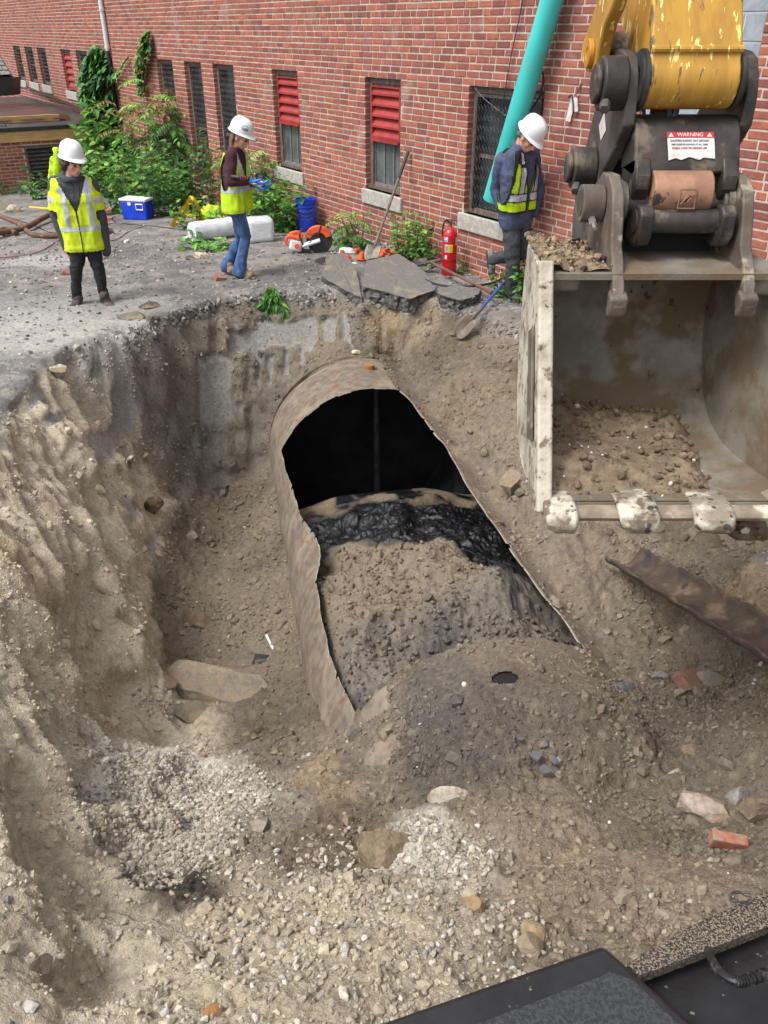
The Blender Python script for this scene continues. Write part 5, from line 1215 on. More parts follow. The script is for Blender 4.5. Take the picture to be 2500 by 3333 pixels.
    q = MB(); n = 20; top = [HL(math.cos(a) * .105, .085 + math.sin(a) * .125, -.018 - .012 * math.sin(a)) for a in np.linspace(0, math.pi, n)]; q.slab3(top, (0, 0, -.006)); q.build('cap_brim', m_grey, root, smooth=False)
    ML_ = Matrix((HF[0], HF[2], HF[1] * 0 + HF[0].cross(HF[2]))).transposed().to_4x4()
    # dark emblem on the near side of the hat
    rr_, ff_, uu_ = HF; nr = (rr_ * -1) if rr_.y > 0 else rr_; nr = (nr * .75 + ff_ * .65).normalized(); xx = uu_.cross(nr).normalized(); MT = Matrix((xx, uu_, nr)).transposed().to_4x4()
    ink = mat('logo_ink', lin(50, 60, 84), rough=.5); pc_ = HL(0, 0, .062) + nr * .130
    text_part('emblem', 'GZA', .036, Matrix.Translation(pc_) @ MT, ink, hh, .006)
    q = MB(); q.tube([pc_ + xx * (.036 * math.cos(t)) + uu_ * (.012 + .028 * math.sin(t)) - nr * .004 * abs(math.cos(t)) for t in np.linspace(.2, math.pi - .1, 12)], .0022, 5); q.build('emblem_arc', ink, hh)
    for wr, dv, pn, cu, sd, sp in ((wrN, (.92, .1, -.2), (.15, .2, 1), .35, 1, .3), (wrF, (.85, -.25, -.35), (0, -.3, 1), .55, -1, .3)):
        q = MB(); hand_prims(q, wr, dv, pn, cu, 1.38, sd, sp); cap(q, Vector(wr) - Vector(dv).normalized() * .05, wr, .040, .036); me = union(q, .006, 2); put('glove', me, m_glove, root)
    boot(root, J(776, 897, .0), J(828, 908, -.12), anF, m_tanboot, r=.04, name='work_boot', sole=mat('pale_sole', lin(170, 150, 122), rough=.9)); boot(root, J(728, 872, .14), J(766, 892, .02), anB, m_tanboot, r=.04, name='work_boot', sole=mat('pale_sole'))
    tool = empty('handheld_meter', J(846, 575, -.06), 'black handheld meter with grey screen held in blue gloves', 'meter')
    R_ = Euler((.5, .45, .2)).to_matrix(); c = J(846, 577, -.08); q = MB(); q.box(c, (.075, .022, .10), R_); q.build('case', m_rubber, tool, bevel=.006)
    q = MB(); q.box(c + R_ @ Vector((.0, -.0115, .01)), (.05, .002, .06), R_); q.build('screen', mat('grey_screen', lin(120, 128, 134), rough=.2), tool, smooth=False)
    q = MB(); a0 = J(778, 577, -.27); a1 = J(812, 580, -.22)
    gear = empty('arm_instrument', a0, 'black instrument with orange grip strapped along the maroon sleeve', 'instrument')
    q.tube([J(722, 572, -.05), J(745, 574, -.22), a0, a1], .020, 10); q.build('barrel', m_rubber, gear)
    q = MB()
    for k in range(4): p = a0.lerp(a1, .15 + .22 * k); q.tube([p + Vector((0, -.021, -.012)), p + Vector((.008, -.023, .014))], .004, 6)
    q.build('grip_rib', mat('orange_grip', lin(200, 84, 50), rough=.6), gear)
make_mid()

# ---------------------------------------------------------------- person in navy shirt, right
def make_right():
    Y0 = 9.05; J = lambda px, py, dy=0.0: gy(px, py, Y0 + dy)
    base = J(1680, 975); root = empty('person', (base.x, base.y, gnd(base.x, base.y)), 'person in navy shirt and black-edged lime vest stepping along the wall, head bowed', 'person')
    T = frame((.62, -.78, -.10)); r, f, u = T
    pel = J(1678, 712, .02); nk = J(1692, 478, -.10); chest = pel.lerp(nk, .66)
    H = {'fr': frame((.58, -.55, -.68))}; H['L'] = loc(J(1720, 447, -.18), H['fr'])
    shN, shF = J(1636, 520, -.08), J(1733, 505, .04); elN, elF = J(1613, 612, .0), J(1752, 610, .16); wrN, wrF = J(1640, 698, -.06), J(1738, 700, .14)
    hpN, hpF = J(1662, 730, -.03), J(1700, 728, .08); knS, knB = J(1668, 830, -.06), J(1706, 822, .05); anS, anB = J(1669, 945, .0), J(1602, 846, .22)
    b = MB(); head_prims(b, H); cap(b, H['L'](0, -.03, -.06), nk, .055, .058); chain(b, [pel, chest, nk], [.08, .075, .055]); chain(b, [shN, chest, shF], [.045, .07, .045])
    chain(b, [shN, elN, wrN], [.05, .042, .032]); chain(b, [shF, elF, wrF], [.05, .042, .032]); chain(b, [hpN, knS, anS], [.06, .045, .036]); chain(b, [hpF, knB, anB], [.06, .045, .036])
    hand_prims(b, wrN + Vector((0, 0, -.005)), (.25, -.1, -1), (.9, -.2, .2), .75); hand_prims(b, wrF, (0, 0, -1), (-1, 0, 0), .6, side=-1)
    body = put('body', union(b, .007, 2), m_skin, root); face_parts(H, body, 1, m_haird)
    q = MB()
    chain(q, [hpN + Vector((0, 0, .03)), knS, anS + Vector((0, 0, .0))], [.098, .076, .066]); chain(q, [hpF + Vector((0, 0, .03)), knB, anB], [.095, .076, .062]); cap(q, pel - r * .06, pel + r * .06, .115)
    me = union(q, .011, 3); wrinkle(me, .011, 6.5, 43, (1, 1, 1.3)); put('trousers', me, m_dkpant, root)
    q = MB()
    for hx in (-.09, 0, .09): chain(q, [pel + r * hx - u * .02, pel.lerp(nk, .4) + r * hx, chest + r * hx * 1.1, pel.lerp(nk, .88) + r * hx], [.115, .108, .11, .085])
    for S_, E_, W_ in ((shN, elN, wrN), (shF, elF, wrF)): chain(q, [S_, E_, W_ + (E_ - W_) * .05], [.074, .062, .048])
    for k in range(12): a = 2 * math.pi * k / 12; a2 = 2 * math.pi * (k + 1) / 12; P = lambda t: nk + r * .072 * math.cos(t) + f * .066 * math.sin(t) + u * (.012 - .02 * math.sin(t)); cap(q, P(a), P(a2), .020)
    me = union(q, .010, 3); wrinkle(me, .009, 7, 45, (1, 1, 1.0)); cull(me, lambda p: (p - pel).dot(u) < -.085 and abs((p - pel).dot(r)) < .22 and (p - elN).length > .35 and (p - wrN).length > .10); put('shirt', me, m_navy, root)
    q = MB()
    for hx in (-.1, 0, .1): chain(q, [pel + r * hx + u * .08, pel.lerp(nk, .4) + r * hx, chest + r * hx, pel.lerp(nk, .88) + r * hx], [.130, .127, .128, .10])
    me = union(q, .009, 3); wrinkle(me, .009, 7, 47, (1, 1, .6))
    L0 = lambda p: ((p - pel).dot(r), (p - pel).dot(f), (p - pel).dot(u)); tl = (nk - pel).dot(u)
    def dist_cut(p):
        """signed distance-like value: below 0 is cut away"""
        x, y, z = L0(p); v = z - .10; v = min(v, tl * .97 - z)
        e1 = math.hypot(y / .10, (z - tl * .66) / (tl * .40)); 
        if abs(x) > .165 and z > .18: v = min(v, (e1 - 1) * .10)
        if y > 0: v = min(v, (abs(x) - .01 - max(0, z - .26) * .24))
        return v
    cull(me, lambda p: dist_cut(p) < 0); V_ = put('safety_vest', me, m_lime, root)
    stripe = lambda p: (abs(L0(p)[2] - .255) < .034) or (abs(abs(L0(p)[0]) - .115) < .036 and L0(p)[2] > .28)
    band('reflective_stripe', V_.data, stripe, .003, m_refl, V_)
    trim = lambda p: dist_cut(p) < .016 or (.034 <= abs(L0(p)[2] - .255) < .046) or (.036 <= abs(abs(L0(p)[0]) - .115) < .047 and L0(p)[2] > .28) or (abs(L0(p)[2] - tl * .78) < .014 and abs(abs(L0(p)[0]) - .115) < .04)
    band('black_trim', V_.data, trim, .005, m_blackcloth, V_)
    q = MB()
    for (x, y, z, rr) in ((-.068, -.02, -.01, .022), (.068, -.02, -.01, .022), (0, -.09, -.02, .035), (-.05, -.07, -.02, .035), (.05, -.07, -.02, .035)): q.sphere(H['L'](x, y, z), rr, 10, 8)
    put('hair', union(q, .008, 2), mat('grey_hair', lin(96, 88, 82), rough=.8), root)
    helmet(root, H, .0, 1.0)
    boot(root, J(1655, 970, .05), J(1708, 985, -.14), anS, m_shoe, r=.045, shaft=.05, name='shoe')
    hb, tb = J(1583, 818, .26), J(1592, 897, .20); boot(root, hb, tb, anB, m_shoe, r=.045, shaft=.03, name='shoe', up=(hb - anB).normalized() * -1)
make_right()

# ================================================================== plants
def leafmat(name, rough=.5):
    m = mat(name, (1.05, 1.05, 1.0), (.85, .88, .85), rough=rough, attr='Col', nscale=9, spec=.4); t = m.node_tree; b = t.nodes['Principled BSDF']; out = [n for n in t.nodes if n.type == 'OUTPUT_MATERIAL'][0]
    tr = t.nodes.new('ShaderNodeBsdfTranslucent'); mx = t.nodes.new('ShaderNodeMixShader'); mx.inputs[0].default_value = .22
    src = b.inputs['Base Color'].links[0].from_socket; t.links.new(src, tr.inputs['Color']); t.links.new(b.outputs[0], mx.inputs[1]); t.links.new(tr.outputs[0], mx.inputs[2]); t.links.new(mx.outputs[0], out.inputs['Surface']); return m
m_leaf = leafmat('leaf')
m_stem = mat('green_stem', lin(96, 104, 62), lin(118, 92, 64), rough=.7, nscale=8)
class Leaves:
    def __init__(s): s.p = []; s.d = []; s.n = []; s.l = []; s.w = []; s.c = []
    def add(s, p, d, n, l, w, c): s.p.append(p); s.d.append(d); s.n.append(n); s.l.append(l); s.w.append(w); s.c.append(c)
    def build(s, name, parent):
        p = np.array(s.p, float); d = np.array(s.d, float); n = np.array(s.n, float); l = np.array(s.l)[:, None]; w = np.array(s.w)[:, None]; c = np.array(s.c)
        d /= np.linalg.norm(d, axis=1, keepdims=True) + 1e-9; n -= d * (n * d).sum(1, keepdims=True); n /= np.linalg.norm(n, axis=1, keepdims=True) + 1e-9; sd = np.cross(d, n)
        V = np.stack([p, p + d * l * .38 + sd * w * .5 + n * l * .05, p + d * l * .40 - n * l * .03, p + d * l * .38 - sd * w * .5 + n * l * .05, p + d * l - n * l * .16, p + d * l * .75 + sd * w * .26 - n * l * .02, p + d * l * .75 - sd * w * .26 - n * l * .02], 1)
        m = len(p); b = np.arange(m)[:, None] * 7
        F_ = np.concatenate([b + np.array([[0, 1, 2]]), b + np.array([[0, 2, 3]]), b + np.array([[2, 1, 5]]), b + np.array([[2, 5, 4]]), b + np.array([[2, 4, 6]]), b + np.array([[2, 6, 3]])], 0)
        return npmesh(name, V.reshape(-1, 3), F_, m_leaf, parent, smooth=False, colors=np.repeat(c, 7, 0))
G_DARK = [lin(46, 84, 44), lin(38, 72, 40), lin(56, 96, 48)]; G_MID = [lin(76, 124, 52), lin(62, 108, 48), lin(92, 140, 58), lin(70, 116, 60)]; G_LIGHT = [lin(118, 162, 66), lin(104, 150, 60), lin(132, 172, 78)]; G_RED = [lin(140, 118, 72), lin(128, 96, 64)]
R = random.Random(21)
def jit(c, a=.18): k = 1.22 * (1 + R.uniform(-a, a)); return (c[0] * k, c[1] * k * (1 + R.uniform(-.05, .05)), c[2] * k)
def rv(s=1.0): return Vector((R.uniform(-s, s), R.uniform(-s, s), R.uniform(-s, s)))
def ailanthus(base, h, nst, label, nleaf=9, ln=.6, group=None, spread=.35, red=.15, name='ailanthus_shrub'):
    root = empty(name, base, label, 'shrub', group); L_ = Leaves(); st = MB(); b = Vector(base)
    for k in range(nst):
        a = R.uniform(0, 6.28); top = b + Vector((math.cos(a) * spread * R.uniform(.3, 1.2), math.sin(a) * spread * R.uniform(.3, 1.2), h * R.uniform(.75, 1.05))); b0 = b + Vector((R.uniform(-.12, .12), R.uniform(-.12, .12), -.02)); pth = catmull([b0, b0.lerp(top, .5) + rv(.05), top], 6); st.tube(pth, [.014 - .009 * i / 12 for i in range(13)], 6)
        for j in range(nleaf):
            t = .22 + .78 * j / (nleaf - 1); p = pth[min(int(t * 12), 12)]; az = j * 2.4 + k + R.uniform(-.3, .3); up = .75 - .55 * (1 - t); out = Vector((math.cos(az), math.sin(az), 0)); n_ = R.randint(6, 9); Lr = ln * R.uniform(.75, 1.1) * (1.1 - .35 * t)
            col0 = R.choice(G_RED if (t > .9 and R.random() < red * 3) else (G_LIGHT if t > .8 else (G_MID if R.random() < .7 else G_DARK)))
            q = [p + out * Lr * x + Vector((0, 0, Lr * (up * x - .75 * x * x))) for x in np.linspace(0, 1, 7)]; st.tube(q, [.005 - .0006 * i for i in range(7)], 4)
            for i in range(n_ * 2 + 1):
                x = .18 + .82 * (i // 2) / n_; x = min(x, 1); f = x * 6; i0 = min(int(f), 5); pp = q[i0].lerp(q[i0 + 1], f - i0); ax = (q[i0 + 1] - q[i0]).normalized(); sd = ax.cross(Vector((0, 0, 1))).normalized() * (1 if i % 2 else -1)
                if i == n_ * 2: d = ax
                else: d = sd * .85 + ax * .4 + Vector((0, 0, -.32))
                L_.add(pp, d + rv(.12), Vector((0, 0, 1)) + rv(.25), Lr * .26 * (1.1 - .3 * x), Lr * .085, jit(col0))
    tag(st.build('stem', m_stem, root), kind='stuff'); tag(L_.build('foliage', root), kind='stuff'); return root
def broadleaf(base, h, nst, label, ll=.10, spread=.25, dens=16, cols=None, group=None, narrow=.55, name='leafy_weed', lean=(0, 0)):
    root = empty(name, base, label, 'plant', group); L_ = Leaves(); st = MB(); b = Vector(base); cols = cols or (G_MID + G_LIGHT[:1])
    for k in range(nst):
        a = R.uniform(0, 6.28); rr = spread * math.sqrt(R.random()); b0 = b + Vector((math.cos(a) * rr * .6, math.sin(a) * rr * .6, -.02)); top = b + Vector((math.cos(a) * rr * 1.3 + lean[0], math.sin(a) * rr * 1.3 + lean[1], h * R.uniform(.6, 1.05))); pth = catmull([b0, b0.lerp(top, .55) + rv(.04), top], 5); st.tube(pth, [.007 - .0005 * i for i in range(11)], 5)
        for j in range(dens):
            t = .15 + .85 * j / (dens - 1); p = pth[min(int(t * 10), 10)] + rv(.02); az = j * 2.4 + R.uniform(-.5, .5); d = Vector((math.cos(az), math.sin(az), R.uniform(-.45, .35) + (.5 if t > .9 else 0))); c = R.choice(cols); 
            L_.add(p, d, Vector((0, 0, 1)) + rv(.4), ll * R.uniform(.6, 1.25) * (1.15 - .45 * t), ll * narrow * R.uniform(.7, 1.1), jit(c))
    tag(st.build('stem', m_stem, root), kind='stuff'); tag(L_.build('foliage', root), kind='stuff'); return root
def at(px, py): p = hit(px, py); return p
# climbing vine on the wall
def vine(label, env, n, ll, cols, name='climbing_vine'):
    s_, z_ = zip(*[gw(a, b, .1) for a, b, _ in env]); root = empty(name, WP(s_[-1], z_[-1]), label, 'vine'); L_ = Leaves(); st = MB()
    st.tube([WP(a, b, .05) for a, b in zip(s_, z_)], .018, 6)
    for i in range(n):
        t = R.uniform(0, len(env) - 1); k = min(int(t), len(env) - 2); f = t - k; s = s_[k] * (1 - f) + s_[k + 1] * f; z = z_[k] * (1 - f) + z_[k + 1] * f; wd = env[k][2] * (1 - f) + env[k + 1][2] * f
        u = R.gauss(0, .45); u = max(-1, min(1, u)); p = WP(s + u * wd, z + R.uniform(-.06, .06), .04 + (1 - u * u) * wd * R.uniform(.1, .7)); d = WN * R.uniform(.2, .9) + WD * R.uniform(-.8, .8) + Vector((0, 0, R.uniform(-1.1, -.1)))
        L_.add(p, d, WN + Vector((0, 0, .6)) + rv(.4), ll * R.uniform(.6, 1.2), ll * .62, jit(R.choice(cols)))
    tag(st.build('stem', m_stem, root), kind='stuff'); tag(L_.build('foliage', root), kind='stuff'); return root
vine('thick dark green vine climbing the brick wall beside the annex roof', [(324, 158, .18), (326, 190, .55), (334, 240, .80), (338, 300, .85), (342, 340, .75), (355, 400, .70), (362, 450, .75), (368, 520, .75), (380, 570, .6)], 1900, .23, G_DARK + G_MID)
vine('thin loose vine hanging alone on the brick wall left of the meshed windows', [(478, 105, .05), (474, 140, .24), (472, 170, .32), (464, 210, .26), (458, 250, .18), (462, 300, .14)], 260, .17, G_MID + G_RED[:1])
vine('sparse vine tendril reaching right from the thick vine', [(410, 185, .04), (395, 205, .12), (385, 230, .10), (372, 250, .1)], 40, .10, G_LIGHT + G_MID)
V3 = lambda p: (p.x, p.y, p.z)
def onwall(px, py, front): 
    p = hit(px, py); return V3(p)
# the thicket along the wall
broadleaf(V3(at(335, 612)), 1.7, 12, 'tall broad-leaved pokeweed in front of the thick vine', ll=.42, spread=.5, dens=18, cols=G_MID + G_LIGHT, narrow=.48, name='pokeweed')
broadleaf(V3(at(300, 640)), 1.15, 16, 'bushy broad-leaved weed right behind the person in yellow', ll=.27, spread=.55, dens=16, cols=G_MID + G_LIGHT)
ailanthus(V3(at(480, 628)), 1.75, 7, 'feathery tree-of-heaven shrub left of the meshed windows, top reddish', red=.3, ln=.75)
ailanthus(V3(at(610, 640)), 2.05, 8, 'tallest feathery tree-of-heaven shrub covering the foot of the meshed windows', ln=.85, nleaf=11, spread=.5)
broadleaf(V3(at(400, 690)), 1.0, 18, 'dense leafy weed left of and behind the blue cooler', ll=.20, spread=.55, dens=17)
broadleaf(V3(at(470, 668)), 1.15, 20, 'dense leafy weed straight behind the blue cooler', ll=.20, spread=.55, dens=18)
broadleaf(V3(at(560, 700)), .95, 16, 'dense leafy bush just right of the blue cooler', ll=.19, spread=.5, dens=18, cols=G_MID + G_DARK)
broadleaf(V3(at(640, 690)), 1.15, 14, 'bush of heart-shaped leaves behind the yellow tape', ll=.17, spread=.42, dens=16, cols=G_DARK + G_MID)
broadleaf(V3(at(585, 690)), 1.05, 12, 'narrow-leaved light green weed spikes between cooler and yellow tape', ll=.13, spread=.28, dens=34, cols=G_LIGHT + G_MID, narrow=.2, name='goldenrod')
broadleaf(V3(at(700, 690)), 1.3, 10, 'tall narrow-leaved weed spikes left of the person in maroon', ll=.12, spread=.25, dens=38, cols=G_MID + G_RED[:1], narrow=.2, name='goldenrod')
ailanthus(V3(at(425, 690)), .7, 4, 'low feathery shrub growing over the cooler from behind', ln=.5)
ailanthus(V3(at(822, 712)), 1.2, 5, 'feathery shrub rising behind the blue gloves beside the wall', ln=.65)
broadleaf(V3(at(852, 735)), .8, 20, 'bush between the person in maroon and the wall', ll=.17, spread=.45, dens=16, cols=G_MID + G_LIGHT[:1])
broadleaf(V3(at(935, 748)), .72, 22, 'rounded heart-leaved bush left of the blue buckets', ll=.17, spread=.40, dens=16, cols=G_MID + G_LIGHT[:1])
broadleaf(V3(at(640, 745)), .45, 12, 'low weed tangled under the yellow caution tape', ll=.15, spread=.35, dens=9, cols=G_MID + G_LIGHT)
ailanthus(V3(at(1165, 808)), .45, 5, 'small feathery sapling left of the leaning shovel', ln=.36, nleaf=7, spread=.28)
broadleaf(V3(at(1118, 798)), .28, 10, 'low leafy weed at the wall foot beside the buckets', ll=.10, spread=.2, dens=9)
broadleaf(V3(at(1335, 848)), .60, 26, 'bushy weed against the wall right of the leaning shovel', ll=.11, spread=.27, dens=15, cols=G_MID + G_LIGHT)
broadleaf(V3(at(1392, 862)), .28, 10, 'low weed between the bushy weed and the fire extinguisher', ll=.10, spread=.18, dens=9)
broadleaf(V3(at(1510, 893)), .14, 5, 'tiny weed right of the fire extinguisher', ll=.12, spread=.14, dens=5)
broadleaf(V3(at(1645, 958)), .30, 12, 'weed at the wall behind the standing shoe', ll=.11, spread=.2, dens=11, cols=G_MID + G_DARK)
broadleaf(V3(at(1718, 985)), .42, 18, 'weed between the bent leg and the bucket', ll=.11, spread=.22, dens=12, cols=G_MID + G_DARK)
broadleaf(V3(at(60, 632)), .25, 14, 'low grassy weed at the foot of the annex wall', ll=.22, spread=.6, dens=8, cols=G_DARK + G_MID, narrow=.16)
broadleaf(V3(at(120, 650)), .55, 5, 'broad-leaved dock below the annex vent', ll=.3, spread=.2, dens=8, cols=G_MID, narrow=.42)
broadleaf(V3(at(690, 808)), .16, 10, 'uprooted weed lying in front of the plastic roll', ll=.16, spread=.3, dens=7, cols=G_LIGHT + G_MID)
broadleaf(V3(at(640, 800)), .12, 6, 'flattened weed leaves below the plastic roll end', ll=.2, spread=.25, dens=5, cols=G_MID)
# pulled weed hanging on the pit edge
p = at(888, 950); root = empty('pulled_weed', p, 'pulled green weed hanging over the far edge of the pit', 'plant'); L_ = Leaves(); st = MB()
for k in range(20):
    a = R.uniform(-1.1, 1.1); tip = p + Vector((math.sin(a) * .17, -.14 - .1 * abs(math.cos(a)) * R.random(), -.02 - .26 * math.cos(a))); q = catmull([p + Vector((0, -.02, .09)), p + Vector((math.sin(a) * .05, -.10, .03)), tip], 5); st.tube(q, .004, 5)
    for j in range(9):
        pp = q[2 + j]; L_.add(pp, (tip - p) + rv(.12), Vector((0, -1, .5)) + rv(.5), R.uniform(.08, .14), .034, jit(R.choice(G_MID + G_DARK + G_LIGHT[:1])))
tag(st.build('stem', m_stem, root), kind='stuff'); tag(L_.build('foliage', root), kind='stuff')

# ================================================================== things in the yard
m_bluep = mat('blue_plastic', lin(24, 70, 206), lin(20, 60, 184), rough=.35, nscale=4)
m_whitep = mat('white_plastic', lin(226, 228, 228), lin(208, 212, 214), rough=.4, nscale=6)
m_film = mat('plastic_film', lin(214, 218, 220), lin(190, 196, 200), rough=.3, nscale=9, stretch=(1, 1, 4), bump=.25, bscale=25)
m_orange = mat('orange_plastic', lin(228, 92, 46), lin(206, 78, 40), rough=.45, nscale=8, spots=lin(150, 120, 100), sscale=14, sthr=(.62, .74))
m_caution = mat('yellow_tape', lin(240, 206, 30), lin(226, 190, 24), rough=.5, nscale=6)
m_ink = mat('black_print', lin(28, 26, 24), rough=.6)
m_red = mat('red_enamel', lin(196, 22, 28), lin(178, 18, 24), rough=.28, nscale=4, coat=.3)
m_ash = mat('grey_ash_handle', lin(128, 116, 102), lin(100, 90, 78), rough=.85, nscale=8, stretch=(3, 3, .6), bump=.2)
m_teal = mat('teal_pipe', lin(66, 190, 184), lin(54, 172, 168), rough=.4, nscale=2.5, stretch=(1, 1, .4), spots=lin(110, 200, 190), sscale=3, sthr=(.6, .8), spots2=lin(112, 150, 142), s2scale=9, s2thr=(.58, .72))
m_asphalt = mat('asphalt', lin(116, 112, 106), lin(96, 93, 89), rough=.95, nscale=50, ndet=8, bump=.8, bscale=90, bdist=.01, spots=lin(136, 124, 104), sscale=5, sthr=(.52, .68))
m_asphedge = mat('asphalt_broken_edge', lin(52, 52, 53), lin(104, 100, 95), rough=.85, nscale=25, bump=.9, bscale=50, bdist=.015)
m_rustpipe = mat('rusty_pipe', lin(112, 82, 64), lin(86, 62, 50), rough=.85, nscale=9, ndet=8, bump=.4, bscale=60, spots=lin(130, 112, 94), sscale=8, sthr=(.58, .7))
m_rust = mat('flaky_rust', lin(84, 70, 58), lin(62, 52, 45), rough=.95, nscale=12, ndet=9, bump=.8, bscale=40, spots=lin(122, 104, 84), sscale=6, sthr=(.5, .7), spots2=lin(56, 52, 52), s2scale=5, s2thr=(.56, .66))
m_stone = mat('fieldstone', (1.1, 1.1, 1.1), (.72, .72, .72), rough=.97, attr='Col', nscale=22, ndet=9, bump=.9, bscale=55, bdist=.012, spec=.15, spots=lin(138, 123, 99), sscale=11, sthr=(.46, .62))
GZ_ = lambda px, py: hit(px, py)
def yawm(a): return Matrix.Rotation(a, 3, 'Z')

# cooler
b = GZ_(452, 712); c = empty('cooler', b, 'blue plastic cooler with white lid standing in front of the thicket', 'cooler'); Rz = yawm(math.radians(-14))
q = MB(); q.box(b + Vector((0, 0, .155)), (.46, .27, .31), Rz, taper=(1.07, 1.08)); q.build('box', m_bluep, c, bevel=.025, seg=3)
q = MB(); q.box(b + Vector((0, 0, .333)), (.51, .31, .045), Rz); q.build('lid', m_whitep, c, bevel=.014, seg=3)
q = MB(); fp = lambda x, z: b + Rz @ Vector((x, -.15, z))
hp_ = [(.06, .27), (.19, .27), (.19, .18), (.065, .18), (.06, .27)]; q.tube([fp(x, z) for x, z in hp_], .011, 8); q.build('handle', m_whitep, c)
q = MB(); q.box(fp(-.06, .27), (.06, .012, .05), Rz); q.build('latch', m_whitep, c, bevel=.004)
# caution tape heap
b = GZ_(640, 735); tp = empty('caution_tape', b, 'tangled yellow caution tape draped over a weed beside the plastic roll', 'tape')
def ribbon(mb, pts, w, up):
    P = catmull(pts, 6); vs = []; n = len(P)
    for i in range(n):
        t = (P[min(i + 1, n - 1)] - P[max(i - 1, 0)]).normalized(); s = Vector(up).lerp(Vector(up) + rv(.25), .5).cross(t).normalized(); vs += [P[i] + s * w / 2, P[i] - s * w / 2]
    mb.add(vs, [(2 * i, 2 * i + 1, 2 * i + 3, 2 * i + 2) for i in range(n - 1)]); return P
TY = b.y - .05
tk = lambda px, py, dy=0.0: gy(px, py, TY + dy)
for pts in ([(560, 738), (575, 705), (605, 670), (622, 645), (640, 660), (655, 700), (672, 728)], [(622, 645), (632, 680), (648, 705), (664, 722)], [(562, 735), (590, 720), (606, 690), (618, 660)], [(720, 725), (730, 700), (735, 680), (748, 720)], [(580, 690), (620, 700), (650, 715), (670, 742)]):
    q = MB(); ribbon(q, [tk(a, c_, R.uniform(-.08, .08)) for a, c_ in pts], .085, (.5, -.2, .3)); o = q.build('ribbon', m_caution, tp)
for (px, py, an_, tx) in ((628, 668, -62, 'CAUTION'), (646, 700, -52, 'CAUTION'), (590, 705, 48, 'CAUTION'), (666, 738, -50, 'NO'), (735, 705, -70, 'CAUTION')):
    p = tk(px, py, -.14); M = Matrix.Translation(p) @ Matrix.Rotation(math.radians(72), 4, 'X') @ Matrix.Rotation(math.radians(an_), 4, 'Z'); text_part('lettering', tx, .062, M, m_ink, tp)
# hi-vis jacket on the ground
def cloth_heap(name, label, px, py, sx, sy, h, m, seed, cat, extra=None):
    b = GZ_(px, py); n = 34; P = []
    root = empty(name, b, label, cat)
    for j in range(n):
        for i in range(n):
            u, v = i / (n - 1) * 2 - 1, j / (n - 1) * 2 - 1; rr = max(0, 1 - (abs(u) ** 2.5 + abs(v) ** 2.5)); P.append((b.x + u * sx, b.y + v * sy, b.z + .01 + h * rr ** .45))
    P = np.array(P); P[:, 2] += .05 * h / .15 * fbm(P, 9, 3, seed) * (P[:, 2] - b.z > .02); P[:, :2] += .03 * np.stack([fbm(P, 6, 2, seed + 1), fbm(P, 6, 2, seed + 2)], 1)
    q = MB(); q.add([tuple(p) for p in P], [(j * n + i, j * n + i + 1, (j + 1) * n + i + 1, (j + 1) * n + i) for j in range(n - 1) for i in range(n - 1)]); o = q.build('cloth', m, root)
    if extra: extra(o, b, root)
    return root
cloth_heap('safety_jacket', 'crumpled lime safety jacket lying behind the plastic roll', 690, 715, .22, .15, .24, m_lime, 60, 'jacket', lambda o, b, r_: band('reflective_stripe', o.data, lambda p: abs(p.x - b.x + .05) < .03, .004, m_refl, r_))
cloth_heap('dark_cloth', 'small black cloth beside the lime safety jacket', 700, 722, .12, .08, .08, m_blackcloth, 70, 'cloth')
hj = GZ_(188, 640); q = MB()   # lime jacket hung behind the left person
root = empty('hanging_jacket', hj, 'lime jacket hung on the weeds behind the left hard hat', 'jacket')
chain(q, [gy(184, 492, hj.y - .3), gy(186, 530, hj.y - .3), gy(180, 580, hj.y - .3), gy(190, 625, hj.y - .3)], [.06, .10, .13, .12]); chain(q, [gy(176, 520, hj.y - .35), gy(172, 600, hj.y - .35)], [.06, .07])
me = union(q, .015, 3); wrinkle(me, .035, 5, 77, (1.5, 1.5, .5)); put('cloth', me, m_lime, root)
# roll and bundle of plastic film
a, c_ = GZ_(628, 790), GZ_(792, 765); r0 = .145; ax = (c_ - a).normalized()
rl = empty('film_roll', a, 'long roll of clear plastic sheeting lying on the ground', 'roll'); q = MB(); a1, c1 = a + Vector((0, 0, r0)), c_ + Vector((0, 0, r0)); n = 28
x, y, z = frame_from(a1, c1); vs = []
for t in np.linspace(0, 1, 16):
    for k in range(n): ag = 2 * math.pi * k / n; rr_ = r0 * (1 + .03 * math.sin(t * 31 + k * .6)); vs.append(a1.lerp(c1, t) + x * math.cos(ag) * rr_ + y * math.sin(ag) * rr_)
q.add(vs, [(i * n + k, i * n + (k + 1) % n, (i + 1) * n + (k + 1) % n, (i + 1) * n + k) for i in range(15) for k in range(n)]); q.ring(a1, a1 + ax * .02, r0 * .98, .035, n); q.ring(c1 - ax * .02, c1, r0 * .98, .035, n); q.build('film', m_film, rl)
q = MB(); q.ring(a1 - ax * .01, a1 + ax * .05, .042, .034, 18); q.build('core', mat('cardboard', lin(150, 118, 88), rough=.9), rl)
q = MB(); f0 = GZ_(575, 778); pts = []
for i in range(7):
    for j in range(6): t = i / 6; pts.append(a.lerp(f0, t * .8) + (c_ - a) * (.02 + .05 * j * (1 - .5 * t)) + Vector((0, 0, .02 + .05 * (1 - t) + .02 * math.sin(i + j))))
q.add(pts, [(i * 6 + j, i * 6 + j + 1, (i + 1) * 6 + j + 1, (i + 1) * 6 + j) for i in range(6) for j in range(5)]); q.build('loose_flap', m_film, rl)
b = GZ_(846, 788); bd = empty('wrapped_bundle', b, 'white film-wrapped bundle behind the person in jeans', 'bundle')
